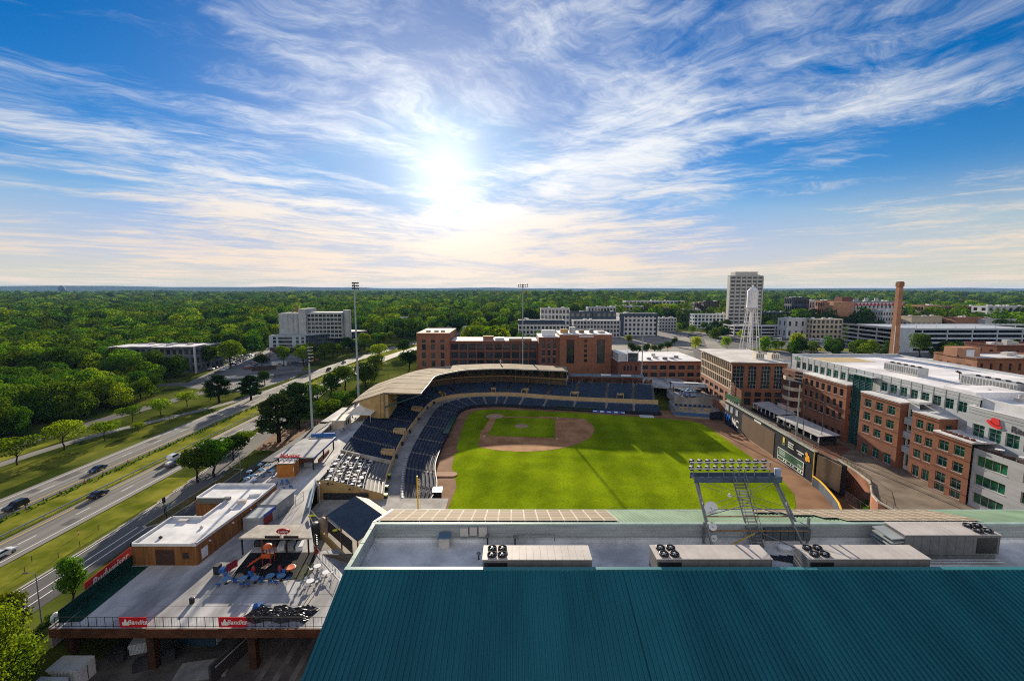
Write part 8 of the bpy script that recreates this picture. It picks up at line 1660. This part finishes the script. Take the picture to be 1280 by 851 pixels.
def car(kind, paint, x, y, rz, label, z=None, group=None, cat=None):
    z = hgt(x, y) + .05 if z is None else z; r = thing({'sedan': 'car', 'suv': 'car', 'pickup': 'pickup_truck'}[kind], label, cat or ('pickup' if kind == 'pickup' else 'car'), (x, y, z), rz, group); body, gm_, tm, rm, L_, Wd, wr_ = CM[kind]
    if (kind, paint) not in PAINT:
        pn = flat('paint_%d' % len(PAINT), paint, .25, .1, .6); me = body.mesh('body', pn); bm = bmesh.new(); bm.from_mesh(me); bmesh.ops.recalc_face_normals(bm, faces=bm.faces); bmesh.ops.bevel(bm, geom=[e for e in bm.edges], offset=.06, segments=2, affect='EDGES'); bm.to_mesh(me); bm.free(); PAINT[(kind, paint)] = me
    link('body', PAINT[(kind, paint)], r); link('windows', gm_, r)
    for sx_ in (-1, 1):
        for sy_ in (-1, 1):
            w = link('wheel', tm, r, (sx_ * L_ * .305, sy_ * (Wd / 2 - .1), wr_)); link('rim', rm, w)
    for sy_ in (-1, 1): link('headlight', lampm['h'], r, (L_ / 2 - .06, sy_ * Wd * .34, .72)); link('tail_light', lampm['t'], r, (-L_ / 2 + .0, sy_ * Wd * .38, .85))
    return r
N_, S_ = math.pi / 2, -math.pi / 2; dk, bl, wh, sv, rd, gy = (.012, .014, .018), (.02, .05, .09), (.62, .63, .64), (.30, .31, .33), (.22, .02, .02), (.08, .085, .09)
car('sedan', bl, -117.9, 122.6, S_, 'dark blue car on the far carriageway nearest the trees'); car('suv', dk, -116.7, 100.4, S_, 'black car at the left edge on the far carriageway'); car('sedan', dk, -103.0, 106.6, N_, 'black car alone on the near carriageway'); car('pickup', gy, -99.2, 126.6, N_, 'dark truck with a load on the near carriageway beside a white car'); car('suv', wh, -102.6, 131.5, N_, 'white car on the near carriageway just ahead of the loaded truck'); car('sedan', wh, -98.4, 81.2, N_, 'white car cut off by the left edge on the near carriageway')
ldx = thing('truck_load', 'pale wrapped load lying in the bed of the dark truck', 'load', (-99.2, 125.4, 5.1)); MB().box(-99.8, -98.7, 124.2, 126.0, 5.12, 5.7).build('wrapped_bundle', white_w, ldx)
car('suv', dk, -117.4, 283, S_, 'black car far up the far carriageway'); car('sedan', gy, -118.6, 312, S_, 'grey car farthest up the far carriageway'); car('sedan', dk, -101.6, 262, N_, 'dark car far up the near carriageway by the pole'); car('sedan', sv, -100.5, 243, N_, 'silver car on the near carriageway behind the far dark one'); car('suv', wh, -145.5, 258, .55, 'white van parked at the front of the service lot'); car('sedan', dk, -150.5, 252, .55, 'dark car parked beside the white van'); car('sedan', wh, -156.5, 212, 1.2, 'white car on the service road behind the conifers'); car('sedan', dk, -140, 226, .4, 'dark car parked between the two pointed conifers')
rc = random.Random(31); cols = [wh, sv, dk, gy, bl, rd, sv, wh, gy]
k = 0
for row, (x0, y0, x1, y1) in enumerate(((-190, 270, -214, 350), (-172, 285, -196, 366), (-182, 272, -206, 350), (-160, 300, -140, 322))):
    for i in range(13 if row < 3 else 6):
        t_ = (i + .5) / (13 if row < 3 else 6); 
        if rc.random() < .14: continue
        c = cols[rc.randrange(len(cols))]; nm = {wh: 'white', sv: 'silver', dk: 'black', gy: 'grey', bl: 'dark blue', rd: 'red'}[c]; car(rc.choice(['sedan', 'suv', 'sedan', 'pickup']), c, lerp(x0, x1, t_), lerp(y0, y1, t_), rc.choice([.15, 3.3]), '%s vehicle parked in the lot below the silo apartments' % nm, group='%s vehicles in the silo lot' % nm)
for i in range(16):
    c = cols[rc.randrange(len(cols))]; nm = {wh: 'white', sv: 'silver', dk: 'black', gy: 'grey', bl: 'dark blue', rd: 'red'}[c]; px, Y = rc.choice([(850, 500), (870, 480), (890, 440), (840, 470), (1000, 440), (1015, 460), (1040, 430), (905, 450)]); Y += rc.uniform(-14, 14); car('sedan', c, pxX(px + rc.uniform(-12, 12), Y, 5), Y, rc.uniform(0, 6), '%s car parked in the town lots behind the offices' % nm, 4.1, '%s cars in the town lots' % nm)
for i, (px, Y, lab) in enumerate(((1020, 446, 'long white bus parked behind the offices, left of a pair'), (1034, 436, 'long white bus parked behind the offices, right of a pair'), (972, 452, 'white box van parked left of the long buses'))):
    r = thing('bus' if i < 2 else 'box_van', lab, 'bus' if i < 2 else 'van', (pxX(px, Y, 5), Y, 4.05), -.5); ln = 12 if i < 2 else 7; link('body', MB().box(-ln / 2, ln / 2, -1.25, 1.25, .4, 3.1).mesh('body', white_w), r); link('windows', MB().box(-ln / 2 + .4, ln / 2 - .3, -1.28, 1.28, 1.6, 2.5).mesh('windows', cgl), r)
    for sx_ in (-.32, .32):
        for sy_ in (-1.1, 1.1): link('wheel', MB().tube((0, -.14, 0), (0, .14, 0), .48, .48, 14).mesh('wheel', tyre_m), r, (sx_ * ln, sy_, .48))
# ------------------------------------------------------------------ town ground
tz = lambda x, y: hgt(x, y) + .05
sheet('town_paving', [(60, 262), (420, 262), (420, 560), (60, 560)], 4.03, lot_m)
pl_m = M('pale_lot', (.20, .19, .165), .9, .2, .06, c2=(.28, .26, .23))
sheet('empty_lot', [(80, 372), (165, 360), (215, 430), (185, 492), (110, 480), (86, 420)], 4.05, pl_m)
sheet('town_street', [(112, 262), (124, 262), (236, 560), (220, 560)], 4.07, asph)
sheet('bus_lot', [(190, 400), (330, 392), (345, 470), (215, 480)], 4.06, asph)
sheet('sandy_patch', [(105, 395), (140, 392), (150, 412), (116, 418)], 4.08, bare)
sheet('far_verge', [(205, 380), (330, 372), (335, 388), (210, 396)], 4.08, bank)
# ------------------------------------------------------------------ roadside things
def guard(nm, x, y0, y1, lab, z=4.03, m=pale_steel, gap=6, wire=False):
    r = thing(nm, lab, 'guardrail', (x, y0, z)); b = MB(); n = int((y1 - y0) / 6)
    for k in range(n):
        a, c = lerp(y0, y1, k / n), lerp(y0, y1, (k + 1) / n)
        if wire:
            for h in (.45, .62, .8): b.beam((x + bend(a), a, z + h), (x + bend(c), c, z + h), .03)
        else: b.beam((x + bend(a), a, z + .62), (x + bend(c), c, z + .62), .08, .34)
    b.build('rail', m, r); k = y0; q = 0
    while k < y1 and q < 96: MB().beam((x + bend(k), k, z), (x + bend(k), k, z + .8), .16).build('post', m, r); k += gap; q += 1
    return r
guard('guardrail', -105.6, 40, 330, 'pale metal guardrail on the median edge of the near carriageway', gap=4); guard('cable_barrier', -114.0, 40, 330, 'low dark cable barrier along the far carriageway edge of the median', m=steel, gap=4, wire=True)
rb3 = random.Random(8)
md_ = MB()
for k in range(430):
    y = rb3.uniform(60, 330); x = -113.2 + bend(y) + rb3.gauss(0, .5); h = rb3.uniform(.25, .65); a = rb3.uniform(0, 3.1)
    for j in range(5): aa = a + j * 1.3; md_.add([(x, y, 4), (x + .35 * math.cos(aa), y + .35 * math.sin(aa), 4 + h * .5), (x + .1 * math.cos(aa + .5), y + .1 * math.sin(aa + .5), 4 + h), (x - .25 * math.cos(aa), y - .25 * math.sin(aa), 4 + h * .6)], ((0, 1, 2, 3),))
o = md_.build('median_weeds', lm_dark, fix=False); o['kind'] = 'stuff'
def street_lamp(x, y, z, h, lab, arm=(1, 0)):
    r = thing('street_lamp', lab, 'street lamp', (x, y, z)); MB().tube((x, y, z), (x, y, z + h), .1, .06).build('mast', steel, r); MB().beam((x, y, z + h), (x + arm[0] * 1.4, y + arm[1] * 1.4, z + h + .15), .07).build('arm', steel, r); MB().obox((x + arm[0] * 1.6, y + arm[1] * 1.6, z + h + .05), (.6, .25, .14), math.atan2(arm[1], arm[0])).build('lamp_head', lampw, r)
street_lamp(-70.6, 112, 4, 9.2, 'thin pale street lamp in front of the bushy trees by the concourse edge'); street_lamp(-71.8, 63.2, 4, 8.6, 'dark street lamp between the young tree and the deck corner', (-1, 0)); street_lamp(-132.2, 205, 4, 8, 'street lamp at the end of the verge beside the highway'); street_lamp(-88, 232, 4, 9, 'street lamp by the near carriageway beyond the tallest floodlight pole', (-1, 0)); street_lamp(-70, 250, 4, 10, 'street lamp left of the brick warehouse', (-1, 0)); street_lamp(-82, 262, 4, 10, 'street lamp farther left of the brick warehouse by the bend', (-1, 0)); street_lamp(-178, 262, 4, 9, 'street lamp on the bridge street below the modern block'); street_lamp(-128, 240, 4, 9, 'street lamp at the corner of the service lot')
gsn = thing('street_sign', 'green street sign on dark posts beside the island kerb', 'sign', (-78, 97, 4)); 
for x, y in ((-79.3, 97.3), (-77.6, 95.6)): MB().beam((x, y, 4), (x, y, 7.0), .12).build('post', black, gsn)
MB().beam((-79.4, 97.4, 6.4), (-77.5, 95.5, 6.1), .07, .65).build('board', flat('street_green', (.01, .12, .05), .5), gsn); MB().box(-79.5, -79.1, 97.1, 97.6, 7.0, 8.2).build('signal_head', black, gsn)
for i, (qx, qy, lab) in enumerate(((98, 669, 'orange marker post on the verge, nearer the left edge'), (160, 579, 'orange drum in the median beside the far carriageway'), (106, 603, 'small orange drum in the median, lower on the slope'))):
    x, y = P(qx, qy, 4); tag(MB().tube((x, y, 4), (x, y, 5.1 + .4 * (i == 0)), .22 if i else .08, .18 if i else .07, 10).tube((x, y, 4.6), (x, y, 4.85), .24 if i else .1, .22 if i else .09, 10, 1).build('marker_post', [orange, white_w], at=(x, y, 4)), lab, 'marker post')
for i, (qx, qy) in enumerate(((40, 702), (73, 697), (100, 683), (123, 662), (31, 716))):
    x, y = P(qx, qy, 4); tag(MB().beam((x, y, 4), (x, y, 5.2), .1).build('delineator', rust, at=(x, y, 4)), ('thin rusty post on the sunlit verge, %s' % ('left of the orange marker', 'below the orange marker', 'right of the orange marker', 'farthest up the street', 'nearest the bottom left')[i]), 'post')
b = MB(); b.beam((-86.1, 20, 4.1), (-86.3, 60, 4.1), .5, .2); o = b.build('verge_kerb', curb_m); struct(o)
tag(MB().obox((-68.9, 61.3, 3.2), (.9, .5, 2.4)).build('utility_box', black, at=(-68.9, 61.3, 3.2)), 'black utility box at the foot of the thin young tree', 'utility box') if False else None
tag(MB().obox((-74.4, 59.2, 4), (1.1, .5, 2.6), .3).build('utility_cabinet', M('cabinet_dark', (.03, .032, .034), .6), at=(-74.4, 59.2, 4)), 'dark utility cabinet behind the thin young tree by the street', 'cabinet')
tag(MB().lathe((-70.3, 64.0, 4), [(.6, 0), (.75, .6), (.7, 1.2), (.4, 1.6), (.01, 1.7)], 14).build('white_tank', white_w, at=(-70.3, 64.0, 4)), 'small white rounded tank tucked against the deck corner', 'tank')
for i, (qx, qy) in enumerate(((268, 583), (335, 532))):
    pass
# service lot walls and trailers
for i, (qx, qy, w, lab, m) in enumerate(((330, 461, 14, 'dark brown wall beside the white trailer in the service lot', dbrown), (306, 470, 30, 'long low white railing along the bridge street', white_s), (349, 455, 9, 'white trailer at the end of the dark wall in the service lot', white_w))):
    x, y = P(qx, qy, 5); tag(MB().obox((x, y, 4.02), (w, 2.6 if i == 2 else .5, 2.8 if i != 1 else 1.1), .45).build(('boundary_wall', 'railing', 'trailer')[i], m, at=(x, y, 4)), lab, ('wall', 'railing', 'trailer')[i])
# ------------------------------------------------------------------ the air
hb_ = MB().box(-17500, 17500, -460, 17500, -40, 160).build('haze', bpy.data.materials.new('haze_air')); hb_['kind'] = 'stuff'
hm = bpy.data.materials['haze_air']; hm.use_nodes = True; t = hm.node_tree; t.nodes.clear(); v = nn('ShaderNodeVolumePrincipled', t); v.inputs['Color'].default_value = (.22, .45, 1.0, 1); v.inputs['Density'].default_value = HAZE; v.inputs['Anisotropy'].default_value = .1; o = nn('ShaderNodeOutputMaterial', t); lk(t, v.outputs[0], o.inputs['Volume'])
